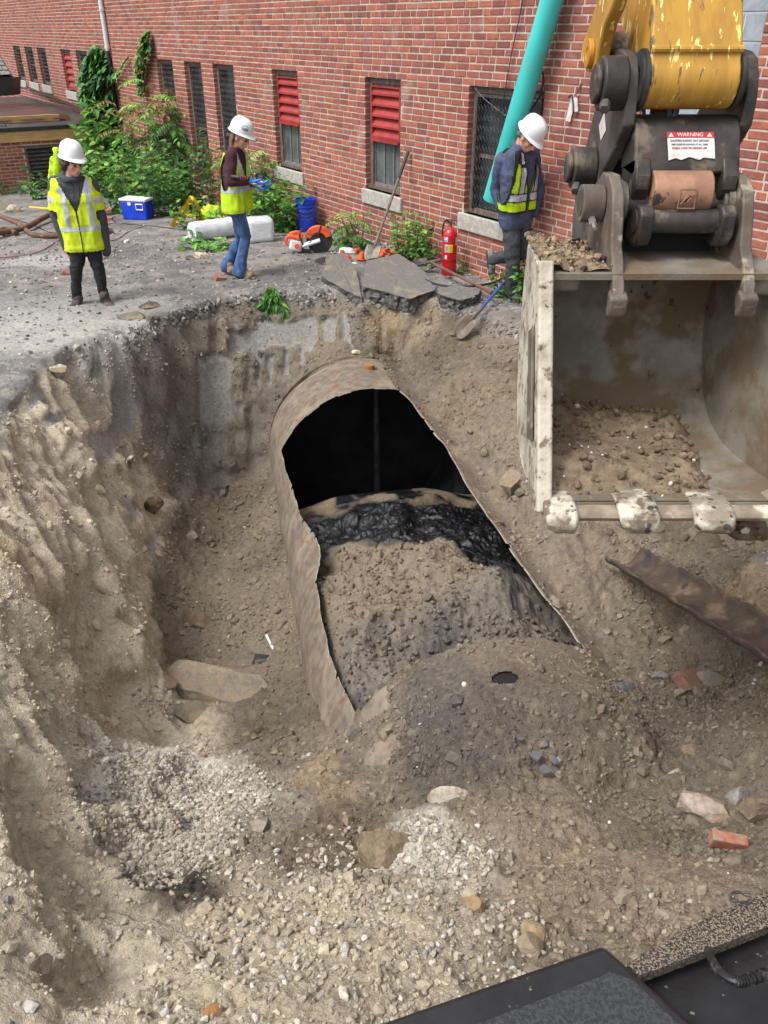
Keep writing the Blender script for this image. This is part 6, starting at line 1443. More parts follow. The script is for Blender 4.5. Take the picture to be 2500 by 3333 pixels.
q = MB(); q.box(b + Vector((0, .05, .17)), (.40, .30, .34), yawm(.3)); o = q.build('wrapping', m_film, bd, bevel=.07, seg=4); 
# stack of blue buckets
b = GZ_(1000, 752); bs_ = []
for k in range(3):
    r_ = empty('bucket', b, ['bottom blue bucket of the stack beside the wall', 'middle blue bucket nested in the stack beside the wall', 'top blue bucket of the stack beside the wall'][k], 'bucket', 'stacked blue buckets'); z0 = .055 * k; q = MB()
    q.lathe([(.001, z0 + .004), (.13, z0 + .004), (.153, z0 + .30), (.162, z0 + .30), (.162, z0 + .312), (.158, z0 + .325), (.158, z0 + .345), (.162, z0 + .35), (.162, z0 + .365), (.150, z0 + .365), (.147, z0 + .30), (.127, z0 + .02), (.001, z0 + .02)], 32, Matrix.Translation(b), cap=False); q.build('pail', m_bluep, r_)
    q = MB(); q.tube([b + Vector((math.cos(t) * .165, -abs(math.sin(t)) * .12 - .04, z0 + .33 - .14 * math.sin(t))) for t in np.linspace(0, math.pi, 14)], .0035, 6); q.build('bail', m_wire, r_)
# cut-off saw
b = GZ_(1000, 822); sw = empty('cutoff_saw', b, 'orange and white petrol cut-off saw with black disc on the ground', 'saw'); SY = b.y
sp = lambda px, py, dy=0.0: gy(px, py, SY + dy)
q = MB(); dc = sp(1040, 782, -.02); q.cyl(dc + Vector((0, -.002, 0)), dc + Vector((.0, .002, 0)), .175, 40); q.build('disc', m_rubber, sw)
q = MB(); arc = [(math.cos(t) * .19, math.sin(t) * .19) for t in np.linspace(math.radians(20), math.radians(165), 18)]; arc2 = [(x * .55, z * .55) for x, z in arc[::-1]]; MXZ = Matrix(((1, 0, 0, dc.x - .01), (0, 0, -1, dc.y + .035), (0, 1, 0, dc.z), (0, 0, 0, 1))); q.prism(arc + arc2, MXZ, .07); q.build('blade_guard', m_orange, sw, bevel=.008)
q = MB(); q.tube([sp(985, 800, -.06), sp(1042, 782, -.06)], [.055, .042], 14, flat=(1, .6)); q.build('drive_arm', m_whitep, sw, bevel=.005)
q = MB(); q.box(sp(965, 795), (.17, .17, .16), Euler((0, .25, 0)).to_matrix()); q.build('engine', m_whitep, sw, bevel=.03, seg=3)
q = MB(); q.box(sp(962, 770, -.0), (.19, .18, .05), Euler((0, .25, 0)).to_matrix()); q.build('cowl', m_orange, sw, bevel=.015)
q = MB(); q.tube(catmull([sp(935, 800), sp(932, 780), sp(945, 762), sp(968, 755), sp(985, 765)], 5), .020, 10); q.build('rear_handle', m_orange, sw)
q = MB(); q.tube(catmull([sp(985, 822, -.09), sp(985, 795, -.10), sp(975, 765, -.10), sp(985, 745, -.05), sp(1002, 748, .0)], 5), .012, 8); q.build('front_handle', m_rubber, sw)
q = MB(); lp_ = sp(967, 802, -.105); q.cyl(lp_, lp_ + Vector((0, -.012, 0)), .035, 18); q.build('starter_cap', m_orange, sw)
q = MB(); q.box(sp(985, 818), (.22, .16, .03)); q.build('skid', m_rubber, sw, bevel=.006)
q = MB(); q.tube([sp(1036, 765, -.05), sp(1045, 735, -.05)], .012, 8); q.tube(catmull([sp(1000, 800, -.1), sp(1020, 770, -.1), sp(1000, 760, -.08)], 4), .006, 6); q.build('guard_lever', m_rubber, sw)
# black disc, orange caps, bag, cans
b = GZ_(1068, 853); q = MB(); q.lathe([(.001, 0), (.165, 0), (.172, .006), (.172, .012), (.165, .016), (.001, .014)], 36, Matrix.Translation(b) @ Euler((.08, 0, 0)).to_matrix().to_4x4(), cap=False); d_ = empty('spare_disc', b, 'black spare cutting disc lying flat on the ground', 'disc'); q.build('blade', m_rubber, d_)
q = MB(); q.cyl(b + Vector((0, 0, .013)), b + Vector((0, 0, .018)), .018, 14); q.build('centre_label', m_caution, d_)
def capcone(px, py, s, rot, label):
    b = GZ_(px, py); root = empty('plastic_cap', b, label, 'cap', 'orange plastic caps by the shovel'); M = Matrix.Translation(b + Vector((0, 0, .01))) @ Euler(rot).to_matrix().to_4x4(); q = MB()
    q.lathe([(.001, 0), (.055 * s, 0), (.055 * s, .012 * s), (.038 * s, .016 * s), (.028 * s, .085 * s), (.020 * s, .088 * s), (.018 * s, .02 * s), (.001, .018 * s)], 20, M, cap=False); q.build('cap_body', m_orange, root); return root
for i, a in enumerate([(1113, 838, 1, (.2, .1, 0), 'leftmost orange plastic cap, upright beside the white rag'), (1137, 850, .8, (.1, -.2, 0), 'smallest orange plastic cap nearest the pit edge'), (1163, 822, 1.0, (1.3, .3, 0), 'orange plastic cap tipped on its side left of the shovel'), (1175, 848, 1.1, (-.1, .2, 0), 'upright orange plastic cap touching the shovel blade'), (1252, 826, 1.2, (1.0, .5, .3), 'largest orange plastic cap right of the shovel blade'), (1275, 832, 1.0, (1.4, -.5, 0), 'rightmost orange plastic cap under the bushy weed'), (1238, 838, .9, (.5, .9, 0), 'orange plastic cap leaning on the right side of the shovel blade')]): capcone(*a)
cloth_heap('white_rag', 'crumpled white plastic rag beside the orange caps', 1130, 822, .10, .07, .07, m_film, 90, 'rag')
cloth_heap('white_sheet', 'flat white plastic scrap in front of the orange caps', 1120, 858, .15, .05, .015, m_film, 95, 'scrap')
b = GZ_(1222, 872); tl_ = empty('tool_bag', b, 'small black bag with a red battery tool in front of the shovel', 'bag'); q = MB(); q.sphere(b + Vector((0, 0, .05)), (.13, .08, .06), 14, 10); q.sphere(b + Vector((.06, .02, .06)), (.09, .07, .06), 14, 10); me = union(q, .012, 2); wrinkle(me, .015, 9, 4); put('bag', me, m_rubber, tl_)
q = MB(); q.box(b + Vector((-.03, -.08, .035)), (.075, .05, .05)); q.build('battery', m_red, tl_, bevel=.008)
# shovels
def shovel(name, label, top, sock, blade, mh, grip=None, bladew=.11, mblade=None, grip_m=None, nrm=(0, -1, .4)):
    top, sock, blade = Vector(top), Vector(sock), Vector(blade); root = empty(name, blade, label, 'shovel'); q = MB(); q.tube([top, sock], .017, 10); q.build('handle', mh, root)
    d = (blade - sock).normalized(); n = Vector(nrm); n = (n - d * n.dot(d)).normalized(); s = d.cross(n); L_ = (blade - sock).length; q = MB(); q.tube([sock - d * .12, sock + d * L_ * .2], [.021, .017], 10); q.build('socket', m_rusty, root)
    NX_, NY_ = 9, 11; vs = []
    for j in range(NY_):
        v = j / (NY_ - 1); w_ = bladew * (1.0 if v < .55 else math.sqrt(max(0, 1 - ((v - .55) / .46) ** 2)));  w_ *= .9 + .1 * min(1, v * 5)
        for i in range(NX_): u = i / (NX_ - 1) * 2 - 1; vs.append(sock + d * (L_ * (.1 + .9 * v)) + s * u * w_ + n * (.022 * u * u - .018 * math.exp(-(u / .22) ** 2) * (1 - v) + .012))
    q = MB(); q.add(vs, [(j * NX_ + i, j * NX_ + i + 1, (j + 1) * NX_ + i + 1, (j + 1) * NX_ + i) for j in range(NY_ - 1) for i in range(NX_ - 1)]); o = q.build('blade', mblade or m_dkgrey, root); so = o.modifiers.new('t', 'SOLIDIFY'); so.thickness = .004
    if grip: q = MB(); q.tube([top + (top - sock).normalized() * .01, top.lerp(sock, grip)], .021, 10); q.build('grip', grip_m or m_rubber, root)
    return root
s_, z_ = gw(1328, 495, .05); tp_ = WP(s_, z_, .05); sk = gy(1222, 795, GZ_(1215, 850).y + .02); bl = GZ_(1205, 858) + Vector((0, 0, .01))
shovel('leaning_shovel', 'shovel with dark green grip leaning against the brick wall', tp_, sk, bl, m_ash, .28, .10, mat('worn_blade', lin(140, 132, 120), lin(110, 102, 92), rough=.6, metal=.3, nscale=10), mat('dark_green_grip', lin(58, 64, 54), rough=.8), nrm=(-.3, -1, .2))
shovel('lying_shovel', 'brown-handled shovel lying across the broken asphalt slabs', GZ_(1598, 982) + Vector((0, 0, .10)), GZ_(1400, 885) + Vector((0, 0, .12)), GZ_(1342, 888) + Vector((0, 0, .09)), mat('brown_handle', lin(108, 84, 72), lin(88, 66, 58), rough=.75, nscale=10), .22, .07, m_dkgrey, mat('reddish_grip', lin(112, 62, 56), rough=.7), nrm=(0, -.3, 1))
hb_ = hit(1490, 1110); shovel('blue_shovel', 'shovel with blue and grey handle sliding down into the pit', gy(1640, 928, 9.1) + Vector((0, 0, .03)), gy(1545, 1035, hb_.y - .02) + Vector((0, 0, .02)), hb_ + Vector((-.02, -.04, .05)), mat('blue_handle', lin(70, 92, 160), lin(56, 76, 140), rough=.5, nscale=6), None, .085, mat('brown_blade', lin(122, 108, 96), lin(98, 86, 76), rough=.6, metal=.2, nscale=8), nrm=(0, -.7, .7))
# fire extinguisher
b = GZ_(1460, 893); fe = empty('fire_extinguisher', b, 'red fire extinguisher standing by the brick wall', 'extinguisher'); r0 = .088; Mb = Matrix.Translation(b)
q = MB(); q.lathe([(.001, 0), (r0 * .97, 0), (r0, .01), (r0, .46), (r0 * .95, .49), (r0 * .75, .525), (r0 * .4, .545), (.025, .555), (.022, .575), (.001, .576)], 36, Mb, cap=False); q.build('cylinder', m_red, fe)
q = MB(); q.lathe([(r0 + .001, .165), (r0 + .003, .17), (r0 + .003, .18), (r0 + .001, .185)], 36, Mb, cap=False); q.build('seam_band', mat('dark_red', lin(120, 20, 24), rough=.4), fe)
def curved(mb, a0, a1, z0, z1, rr):
    n = 8; vs = []
    for i in range(n + 1): a = a0 + (a1 - a0) * i / n; vs += [b + Vector((math.cos(a) * rr, math.sin(a) * rr, z)) for z in (z0, z1)]
    mb.add(vs, [(2 * i, 2 * i + 2, 2 * i + 3, 2 * i + 1) for i in range(n)])
for a0, a1, z0, z1, m in ((-1.75, -1.2, .28, .37, m_caution), (-2.35, -1.78, .28, .37, m_white), (-2.5, -1.9, .40, .455, mat('blue_label', lin(200, 214, 236), lin(90, 130, 200), nscale=60)), (-.8, -.3, .36, .45, m_white), (-2.3, -1.95, .20, .245, m_white)):
    q = MB(); curved(q, a0, a1, z0, z1, r0 + .0015); q.build('label', m, fe)
q = MB()
for k in range(6): curved(q, -1.7, -1.25, .29 + .012 * k, .293 + .012 * k, r0 + .0022); curved(q, -2.3, -1.83, .29 + .012 * k, .295 + .012 * k, r0 + .0022)
q.build('label_print', m_ink, fe)
q = MB(); q.cyl(b + Vector((0, 0, .57)), b + Vector((0, 0, .62)), .02, 14); q.box(b + Vector((.03, -.01, .635)), (.11, .02, .012), Euler((0, .25, .3)).to_matrix()); q.box(b + Vector((.025, -.01, .605)), (.10, .018, .010), Euler((0, .45, .3)).to_matrix()); q.build('valve', mat('brass_valve', lin(120, 108, 84), rough=.4, metal=.6), fe)
q = MB(); q.tube(catmull([b + Vector((-.02, 0, .61)), b + Vector((-.055, -.02, .64)), b + Vector((-.085, -.01, .58)), b + Vector((-.093, 0, .45))], 5), .011, 8); q.build('hose', m_rubber, fe)
q = MB(); q.tube([b + Vector((.0 + .022 * math.cos(t), -.05, .55 + .022 * math.sin(t))) for t in np.linspace(0, 6.2, 16)], .002, 5); q.build('pull_ring', m_wire, fe)
# teal pipe
s0, z0 = gw(1604, 650, .22); s1, z1_ = gw(1832, -120, .16); P0, P1 = WP(s0, z0, .22), WP(s1, z1_, .16)
tpip = empty('teal_pipe', P0, 'long teal plastic pipe leaning in front of the large meshed window', 'pipe'); q = MB(); ax = (P1 - P0).normalized(); q.ring(P0, P1, .108, .100, 36); q.build('tube', m_teal, tpip)
# cords on the wall
def wcord(name, label, pts, r, m=m_rubber, out=.03):
    q = MB(); P = catmull([WP(*gw(a, b_, out), out) for a, b_ in pts], 6); q.tube(P, r, 6); o = q.build(name, m); return tag(o, label, 'cord')
wcord('electric_cord', 'thin black cord hanging down the brick wall into the large meshed window', [(1706, -30), (1690, 60), (1668, 160), (1655, 230), (1645, 290), (1632, 350), (1615, 380), (1590, 385), (1572, 410), (1566, 450)], .006)
wcord('looped_cord', 'black cord looping out behind the teal pipe', [(1690, 290), (1695, 255), (1712, 225), (1745, 215), (1765, 235), (1768, 270), (1755, 315), (1730, 355), (1718, 368)], .009)
wcord('window_cord', 'grey cord looped across the big mesh window', [(1545, 285), (1575, 320), (1605, 345), (1640, 372), (1660, 385)], .005, m_wire, .0)
# tag and hook on the wall
t0 = gw(1858, 355, .03); q = MB(); q.box(WP(t0[0], t0[1], .03), (.05, .006, .22), Euler((0, .16, -.55)).to_matrix()); q.box(WP(t0[0] - .06, t0[1] + .04, .035), (.05, .006, .12), Euler((0, -.2, -.55)).to_matrix()); tag_ = empty('paper_tag', WP(t0[0], t0[1], 0), 'white paper tag with black strap hung on the brick wall', 'tag'); q.build('paper', m_white, tag_, smooth=False)
q = MB(); q.tube(catmull([WP(t0[0] + .03, t0[1] + .10, .045), WP(t0[0] - .02, t0[1] + .12, .05), WP(t0[0] - .05, t0[1] + .02, .05), WP(t0[0] - .06, t0[1] - .04, .05)], 5), .008, 6); q.build('strap', m_rubber, tag_)
h0 = gw(1885, 290, .02); q = MB(); q.tube([WP(h0[0], h0[1] + .05, 0), WP(h0[0], h0[1], .03), WP(h0[0] + .03, h0[1] - .05, .03)], .009, 6); tag(q.build('wall_hook', m_rusty), 'rusty hook on the brick wall above the paper tag', 'hook')
# broken asphalt slabs on the pit edge
def aslab(label, outline, th=.17, lift=.10, tilt=(0, 0)):
    P = [hit(a, b_) + Vector((0, -.10, 0)) for a, b_ in outline]; c = sum(P, Vector()) / len(P); zb = max(p.z for p in P) ; pts = []
    n = len(P)
    for i in range(n):
        a, b_ = P[i], P[(i + 1) % n]
        for k in range(5): t = k / 5; p = a.lerp(b_, t); j = rv(.018); z = zb + lift + tilt[0] * (p.x - c.x) + tilt[1] * (p.y - c.y); pts.append(Vector((p.x + j.x, p.y + j.y, z)))
    root = empty('asphalt_slab', c, label, 'slab'); top = MB(); m = len(pts); cc = sum(pts, Vector()) / m; vs = list(pts); 
    rings = [pts]; 
    for k in range(1, 7): rings.append([cc + (p - cc) * (1 - k / 7) + Vector((0, 0, R.uniform(-.007, .007))) for p in pts])
    vs = [p for r_ in rings for p in r_] + [cc]; fs = [(k * m + i, k * m + (i + 1) % m, (k + 1) * m + (i + 1) % m, (k + 1) * m + i) for k in range(6) for i in range(m)] + [(6 * m + i, 6 * m + (i + 1) % m, 7 * m) for i in range(m)]
    top.add(vs, fs); top.build('surface', m_asphalt, root, angle=60); e = MB(); e1 = [p + (p - cc).normalized() * .0 for p in pts]; lay = [e1]
    for k in range(1, 5): lay.append([p + Vector((R.uniform(-.02, .02), R.uniform(-.02, .02), -th * k / 4)) - (p - cc).normalized() * R.uniform(0, .03) for p in pts])
    e.add([p for l in lay for p in l], [(k * m + i, k * m + (i + 1) % m, (k + 1) * m + (i + 1) % m, (k + 1) * m + i) for k in range(4) for i in range(m)] + [tuple(range(4 * m, 5 * m))]); e.build('broken_edge', m_asphedge, root, smooth=False); return root
aslab('broken asphalt slab below the black disc, tilting into the pit', [(1068, 880), (1120, 872), (1165, 905), (1182, 975), (1120, 948), (1048, 915)], tilt=(0, .2))
aslab('largest broken asphalt slab on the pit edge, under the black hose', [(1190, 885), (1300, 870), (1385, 915), (1415, 958), (1330, 985), (1260, 985), (1185, 950)], tilt=(0, .10))
aslab('narrow broken asphalt slab at the right end of the pit edge', [(1420, 965), (1480, 955), (1560, 965), (1540, 985), (1490, 1000), (1430, 985)], tilt=(0, .1))
# hoses and cords on the ground
def gcord(name, label, pts, r, m, lift=.0, cat='hose'):
    P = catmull([hit(a, b_) + Vector((0, 0, r + lift)) for a, b_ in pts], 6); P = [Vector((p.x, p.y, max(p.z, gnd(p.x, p.y) + r))) for p in P]; q = MB(); q.tube(P, r, 8); return tag(q.build(name, m), label, cat)
gcord('black_hose', 'black hose lying in a bow over the asphalt slabs', [(1255, 838), (1300, 868), (1340, 905), (1400, 945), (1470, 960), (1540, 958), (1610, 945), (1650, 915), (1700, 860), (1745, 800)], .014, m_rubber, .08)
gcord('red_cord', 'thin red cord snaking over the left yard', [(-20, 842), (60, 835), (130, 820), (190, 785), (240, 770), (360, 785), (420, 755), (470, 738)], .006, mat('red_cord', lin(130, 56, 52), rough=.7), cat='cord')
gcord('black_cable', 'thin black cable running past the cooler to the buckets', [(20, 705), (110, 735), (190, 760), (360, 730), (460, 735), (560, 745), (700, 770), (880, 770), (980, 765)], .008, m_rubber, cat='cable')
gcord('yellow_bar', 'yellow level bar lying at the left edge behind the rusty pipes', [(98, 677), (165, 683)], .016, m_caution, cat='bar')
def rpipe(label, pts, r):
    P = catmull([hit(a, b_) + Vector((0, 0, r + l_)) for a, b_, l_ in pts], 6); root = empty('rusty_pipe', P[0], label, 'pipe'); q = MB(); q.tube(P, r, 14); q.build('tube', m_rustpipe, root); q = MB(); q.ring(P[0], P[0] + (P[1] - P[0]) * .3, r * 1.12, r * .8, 16); q.build('pipe_end', m_rustpipe, root); return root
rpipe('bent rusty pipe with open end pointing right at the left edge', [(55, 768, .0), (20, 765, .05), (-40, 790, .05)], .04)
rpipe('long curved rusty pipe rising behind the left person', [(180, 712, .06), (140, 730, .05), (95, 752, .03), (40, 765, .02), (-20, 780, .05)], .045)
rpipe('straight rusty pipe on the ground crossing the curved pipe', [(195, 775, 0), (110, 772, 0), (60, 735, 0), (-20, 700, .0)], .04)
def brickpc(px, py, s, rot, label, m=None, parent=None):
    b = hit(px, py); q = MB(); q.box(b + Vector((0, 0, s[2] * .42)), s, Euler(rot).to_matrix()); o = q.build('loose_brick', m or m_lbrick, bevel=.006, smooth=False); return tag(o, label, 'brick')
m_lbrick = mat('loose_brick_clay', lin(164, 96, 78), lin(140, 82, 70), rough=.9, nscale=20, bump=.5, bscale=60, spots=lin(146, 122, 100), sscale=12, sthr=(.44, .62))
brickpc(349, 718, (.2, .1, .06), (0, 0, .1), 'lower loose brick beside the left elbow of the person in yellow'); bb = brickpc(348, 709, (.2, .1, .06), (0, 0, .25), 'upper loose brick stacked beside the person in yellow'); bb.location.z += .085
brickpc(352, 762, (.16, .12, .1), (.3, .5, .6), 'rusty broken clay pipe piece right of the person in yellow', m_rustpipe)
brickpc(717, 912, (.12, .08, .06), (.3, .2, .5), 'red brick fragment near the tan boots'); brickpc(218, 895, (.10, .07, .05), (.2, .4, .3), 'red brick fragment behind the black jeans')
brickpc(1700, 940, (.2, .1, .065), (0, 1.3, .2), 'brick standing on end at the wall beside the person in navy')

# ================================================================== in the pit
# half pipe
a, c_ = hit(2010, 1830) + Vector((0, 0, .12)), hit(2620, 2230) + Vector((0, 0, .10)); a = gy(2030, 1815, hit(2030, 1860).y); 
root = empty('half_pipe', a, 'rusty split half pipe lying below the bucket at the right', 'pipe'); x, y, z = frame_from(a, c_); q = MB(); vs = []; n = 15; m_ = 46; rr0 = .125
sidev = z.cross(Vector((0, 0, 1))).normalized(); upv = sidev.cross(z); tl2 = (Vector((.1, -.62, .78))); upv = (tl2 - z * tl2.dot(z)).normalized(); sidev = z.cross(upv)
for i in range(m_):
    t = i / (m_ - 1); c2_ = a.lerp(c_, t)
    for k in range(n): ag = math.pi * (k / (n - 1)) ; e = (1 + .05 * math.sin(i * .9 + k)) ; rag = (R.uniform(-.012, .012) if k in (0, n - 1) else 0); vs.append(c2_ + sidev * math.cos(ag) * rr0 * e - upv * (math.sin(ag) * rr0 * .75 * e + rag) + upv * .05)
q.add(vs, [(i * n + k, i * n + k + 1, (i + 1) * n + k + 1, (i + 1) * n + k) for i in range(m_ - 1) for k in range(n - 1)]); o = q.build('trough', m_rust, root); so = o.modifiers.new('t', 'SOLIDIFY'); so.thickness = .012; so.offset = 1

ROCKS = []
def rock(name, label, px, py, size, col, seed, flat=1.0, yaw=0.0, tilt=(0, 0), sink=.42, cat='rock', sub=3, sharp=.35, group=None):
    b = hit(px, py); bm = bmesh.new(); bmesh.ops.create_icosphere(bm, subdivisions=sub, radius=1.0); n = len(bm.verts); P = np.array([v.co[:] for v in bm.verts]); rs = np.random.default_rng(seed)
    for k in range(16):      # chop flat faces
        d = rs.normal(size=3); d /= np.linalg.norm(d); h = rs.uniform(.42, .78); over = np.maximum(P @ d - h, 0); P -= over[:, None] * d
    P *= (1 + sharp * .10 * fbm(P, 1.6, 3, seed))[:, None]; P += .05 * sharp * np.stack([fbm(P, 5, 2, seed + i) for i in range(3)], 1)
    P = P * np.array(size) * 1.3 * np.array([1, 1, flat]); M = Euler((tilt[0], tilt[1], yaw)).to_matrix(); P = P @ np.array(M).T; P[:, 2] += size[2] * flat * (1 - 2 * sink) * .8
    for v, p in zip(bm.verts, P): v.co = p
    me = bpy.data.meshes.new(name); bm.to_mesh(me); bm.free(); me.materials.append(m_stone); a = me.color_attributes.new('Col', 'FLOAT_COLOR', 'POINT'); cc = np.ones((n, 4), np.float32)
    k = (fbm(P, 2.0 / max(size), 3, seed + 9) * .5 + .5)[:, None]; cc[:, :3] = np.array(col) * (.78 + .44 * k); a.data.foreach_set('color', cc.ravel()); o = link(name, me); o.location = b; me.polygons.foreach_set('use_smooth', [True] * len(me.polygons)); me.set_sharp_from_angle(angle=math.radians(13)); return tag(o, label, cat, group)
cR = lambda r, g, b: lin(r, g, b)
rock('flat_boulder', 'large flat sandstone slab lying left of the tank', 755, 2265, (.46, .28, .17), cR(134, 124, 108), 3, .8, -.22, (.22, .05), .34, 'boulder', 4, .8)
rock('boulder', 'wedge-shaped brown boulder in the near gravel', 1245, 2790, (.15, .11, .13), cR(132, 118, 96), 8, 1, .6, (.1, .35), .36, 'boulder', 4, .8)
rock('rock', 'small round rock left of the flat boulder', 545, 2240, (.09, .08, .09), cR(126, 110, 92), 5)
rock('rock', 'dark rock under the near edge of the flat boulder', 620, 2320, (.14, .10, .08), cR(116, 106, 94), 6)
rock('rock', 'grey-blue slate rock right of the small hole in the tank', 2035, 2245, (.075, .06, .06), cR(96, 98, 103), 12, 1, .3)
rock('rock', 'flat grey rock beside the brick lump at the right', 2165, 2205, (.08, .05, .05), cR(126, 122, 118), 13)
rock('brick_lump', 'mortared red brick lump in the right-hand rubble', 2245, 2225, (.085, .07, .075), cR(130, 98, 84), 14, cat='brick')
rock('rock', 'slaty rock right of the brick lump', 2330, 2215, (.10, .05, .06), cR(112, 110, 104), 15, 1, -.5)
rock('granite_block', 'long pinkish granite block with black tar on it', 2300, 2635, (.17, .08, .085), cR(162, 146, 134), 16, 1, -.35, (0, .1), .38, 'rock')
rock('rock', 'flat pale rock above the granite block', 2205, 2530, (.06, .035, .03), cR(160, 154, 142), 17)
rock('rock', 'round brown rock on the cracked clay at the right', 2255, 2450, (.05, .05, .05), cR(138, 120, 100), 18)
rock('rock', 'pale yellow rock above the cracked clay', 2350, 2380, (.08, .04, .04), cR(168, 152, 118), 19)
rock('rock', 'brown rock at the right edge below the granite block', 2455, 2640, (.09, .07, .08), cR(116, 102, 88), 20)
rock('rock', 'grey rock behind the granite block at the right edge', 2395, 2600, (.06, .05, .05), cR(136, 134, 132), 21)
rock('rock', 'pale flat rock above the near gravel beside the wedge boulder', 1470, 2600, (.10, .05, .05), cR(168, 160, 146), 22, 1, .2)
rock('rock', 'grey round rock on the tank end left of the small hole', 1160, 2395, (.05, .045, .045), cR(104, 102, 98), 23)
rock('rock', 'dark rock in the brown soil left of the near white gravel', 985, 2620, (.05, .04, .04), cR(108, 96, 82), 24)
rock('rock', 'round tan rock near the machine deck', 1745, 3035, (.045, .045, .04), cR(150, 130, 100), 25)
rock('rock', 'tan rock touching the machine deck edge', 1735, 3095, (.05, .045, .05), cR(136, 122, 102), 26)
rock('rock', 'ochre rock in the near white gravel', 1545, 2960, (.06, .04, .06), cR(140, 120, 90), 27)
rock('rock', 'white rock at the left edge of the pit rim', 175, 1205, (.13, .08, .06), cR(176, 174, 166), 28)
rock('rock', 'large pale rock in the weeds right of the film roll end', 655, 838, (.13, .09, .08), cR(186, 176, 160), 29)
rock('rock', 'dark grey rock left of the large pale rock', 622, 845, (.08, .06, .05), cR(96, 92, 90), 30)
rock('rock', 'white rock on the left yard behind the black jeans', 138, 920, (.07, .05, .05), cR(190, 186, 176), 31)
rock('rock', 'small white rock between the cooler and the pit', 413, 790, (.05, .05, .045), cR(206, 202, 194), 32)
rock('rock', 'grey boulder at the left edge below the annex', 10, 680, (.30, .2, .16), cR(128, 124, 118), 33, cat='boulder')
rock('rock', 'pale rock at the left edge beside the grey boulder', 40, 690, (.18, .12, .1), cR(168, 162, 152), 34)
rock('asphalt_lump', 'black asphalt lump on the rim right of the left person', 480, 1000, (.11, .07, .06), cR(84, 82, 80), 35)
rock('asphalt_lump', 'flat grey asphalt lump on the rim below the left person', 420, 1035, (.16, .08, .05), cR(112, 108, 102), 36)
rock('asphalt_lump', 'black asphalt chunk on the pit floor under the far wall', 720, 1600, (.14, .11, .06), cR(72, 72, 74), 37)
rock('asphalt_lump', 'small black lump on the pit floor nearer the tank', 760, 1665, (.06, .07, .05), cR(66, 66, 68), 38)
rock('rock', 'pale lump of concrete in the left bank above the floor', 425, 1500, (.05, .05, .06), cR(200, 196, 188), 39)
rock('rock', 'grey rock in the slope left of the bucket', 1620, 1385, (.05, .05, .045), cR(112, 108, 102), 40)
rock('rock', 'brown blocky rock half buried beside the bucket edge', 1665, 1580, (.10, .09, .09), cR(136, 122, 104), 41)
rock('rock', 'white stone on top of the far end of the tank', 1158, 1146, (.06, .04, .035), cR(206, 198, 180), 42)
rock('rock', 'dark stone on the slope below the shovel blade', 1565, 1128, (.06, .04, .03), cR(86, 82, 78), 43)
rock('clay_lump', 'smooth grey clay lump on the pit floor left of the tank', 620, 1745, (.12, .09, .04), cR(140, 138, 132), 44)
rock('brown_lump', 'brown soil lump at the foot of the left bank', 495, 1655, (.10, .08, .12), cR(96, 82, 68), 45)
rock('soil_lump', 'brown soil lump on the pit floor above the gravel', 640, 2030, (.14, .10, .08), cR(116, 100, 82), 46)
rock('black_lump', 'black tarry lump left of the flat boulder', 505, 2185, (.06, .05, .05), cR(58, 52, 48), 47)
rock('brick_piece', 'left of two red brick pieces in the white gravel', 620, 2478, (.045, .03, .045), cR(172, 124, 108), 48, cat='brick')
rock('brick_piece', 'right of two red brick pieces in the white gravel', 665, 2475, (.035, .035, .045), cR(168, 104, 90), 49, cat='brick')
brickpc(2365, 2752, (.15, .05, .07), (.2, .1, -.15), 'orange-red brick half lying near the right edge')
def plate(name, label, px, py, s, seed, m, cat='scrap'):
    b = hit(px, py); rs = random.Random(seed); pts = [b + Vector((math.cos(a) * s * rs.uniform(.6, 1.1), math.sin(a) * s * rs.uniform(.6, 1.1), .025 + .02 * rs.random())) for a in np.linspace(0, 5.6, 8)]; q = MB(); q.slab3(pts, (0, 0, .004)); return tag(q.build(name, m, smooth=False), label, cat)
plate('rust_scrap', 'rusty sheet scrap in the soil at the bottom left corner', 148, 3160, .045, 1, m_rust); plate('rust_scrap', 'small rusty scrap at the bottom edge left of the deck', 775, 3205, .03, 2, m_rust)
plate('rust_scrap', 'orange rusty scrap at the very bottom edge', 700, 3315, .035, 3, mat('orange_rust', lin(150, 108, 66), lin(104, 74, 52), nscale=20, rough=.95))
for i, (px, py, s) in enumerate(((1765, 2440, .03), (1740, 2480, .035), (1800, 2490, .03), (1770, 2520, .035), (1690, 2420, .025))):
    plate('rust_flake', ['top left', 'left', 'right', 'lowest', 'uppermost lone'][i] + ' rust flake in the dark soil on the near tank end', px, py, s, 10 + i, mat('blue_grey_flake', lin(86, 87, 90), lin(128, 92, 68), nscale=14, rough=.8, contrast=(.5, .6)))
cloth_heap('black_plastic', 'crumpled black plastic beside the tank above the flat boulder', 865, 2150, .10, .06, .035, m_rubber, 120, 'plastic')
q = MB(); a, b_ = hit(868, 2080), hit(895, 2118); q.box((a + b_) / 2 + Vector((0, 0, .012)), ((b_ - a).length, .018, .012), Matrix.Rotation(math.atan2((b_ - a).y, (b_ - a).x), 3, 'Z')); tag(q.build('white_strip', m_whitep, smooth=False, bevel=.003), 'short white plastic strip on the floor beside the tank', 'strip')
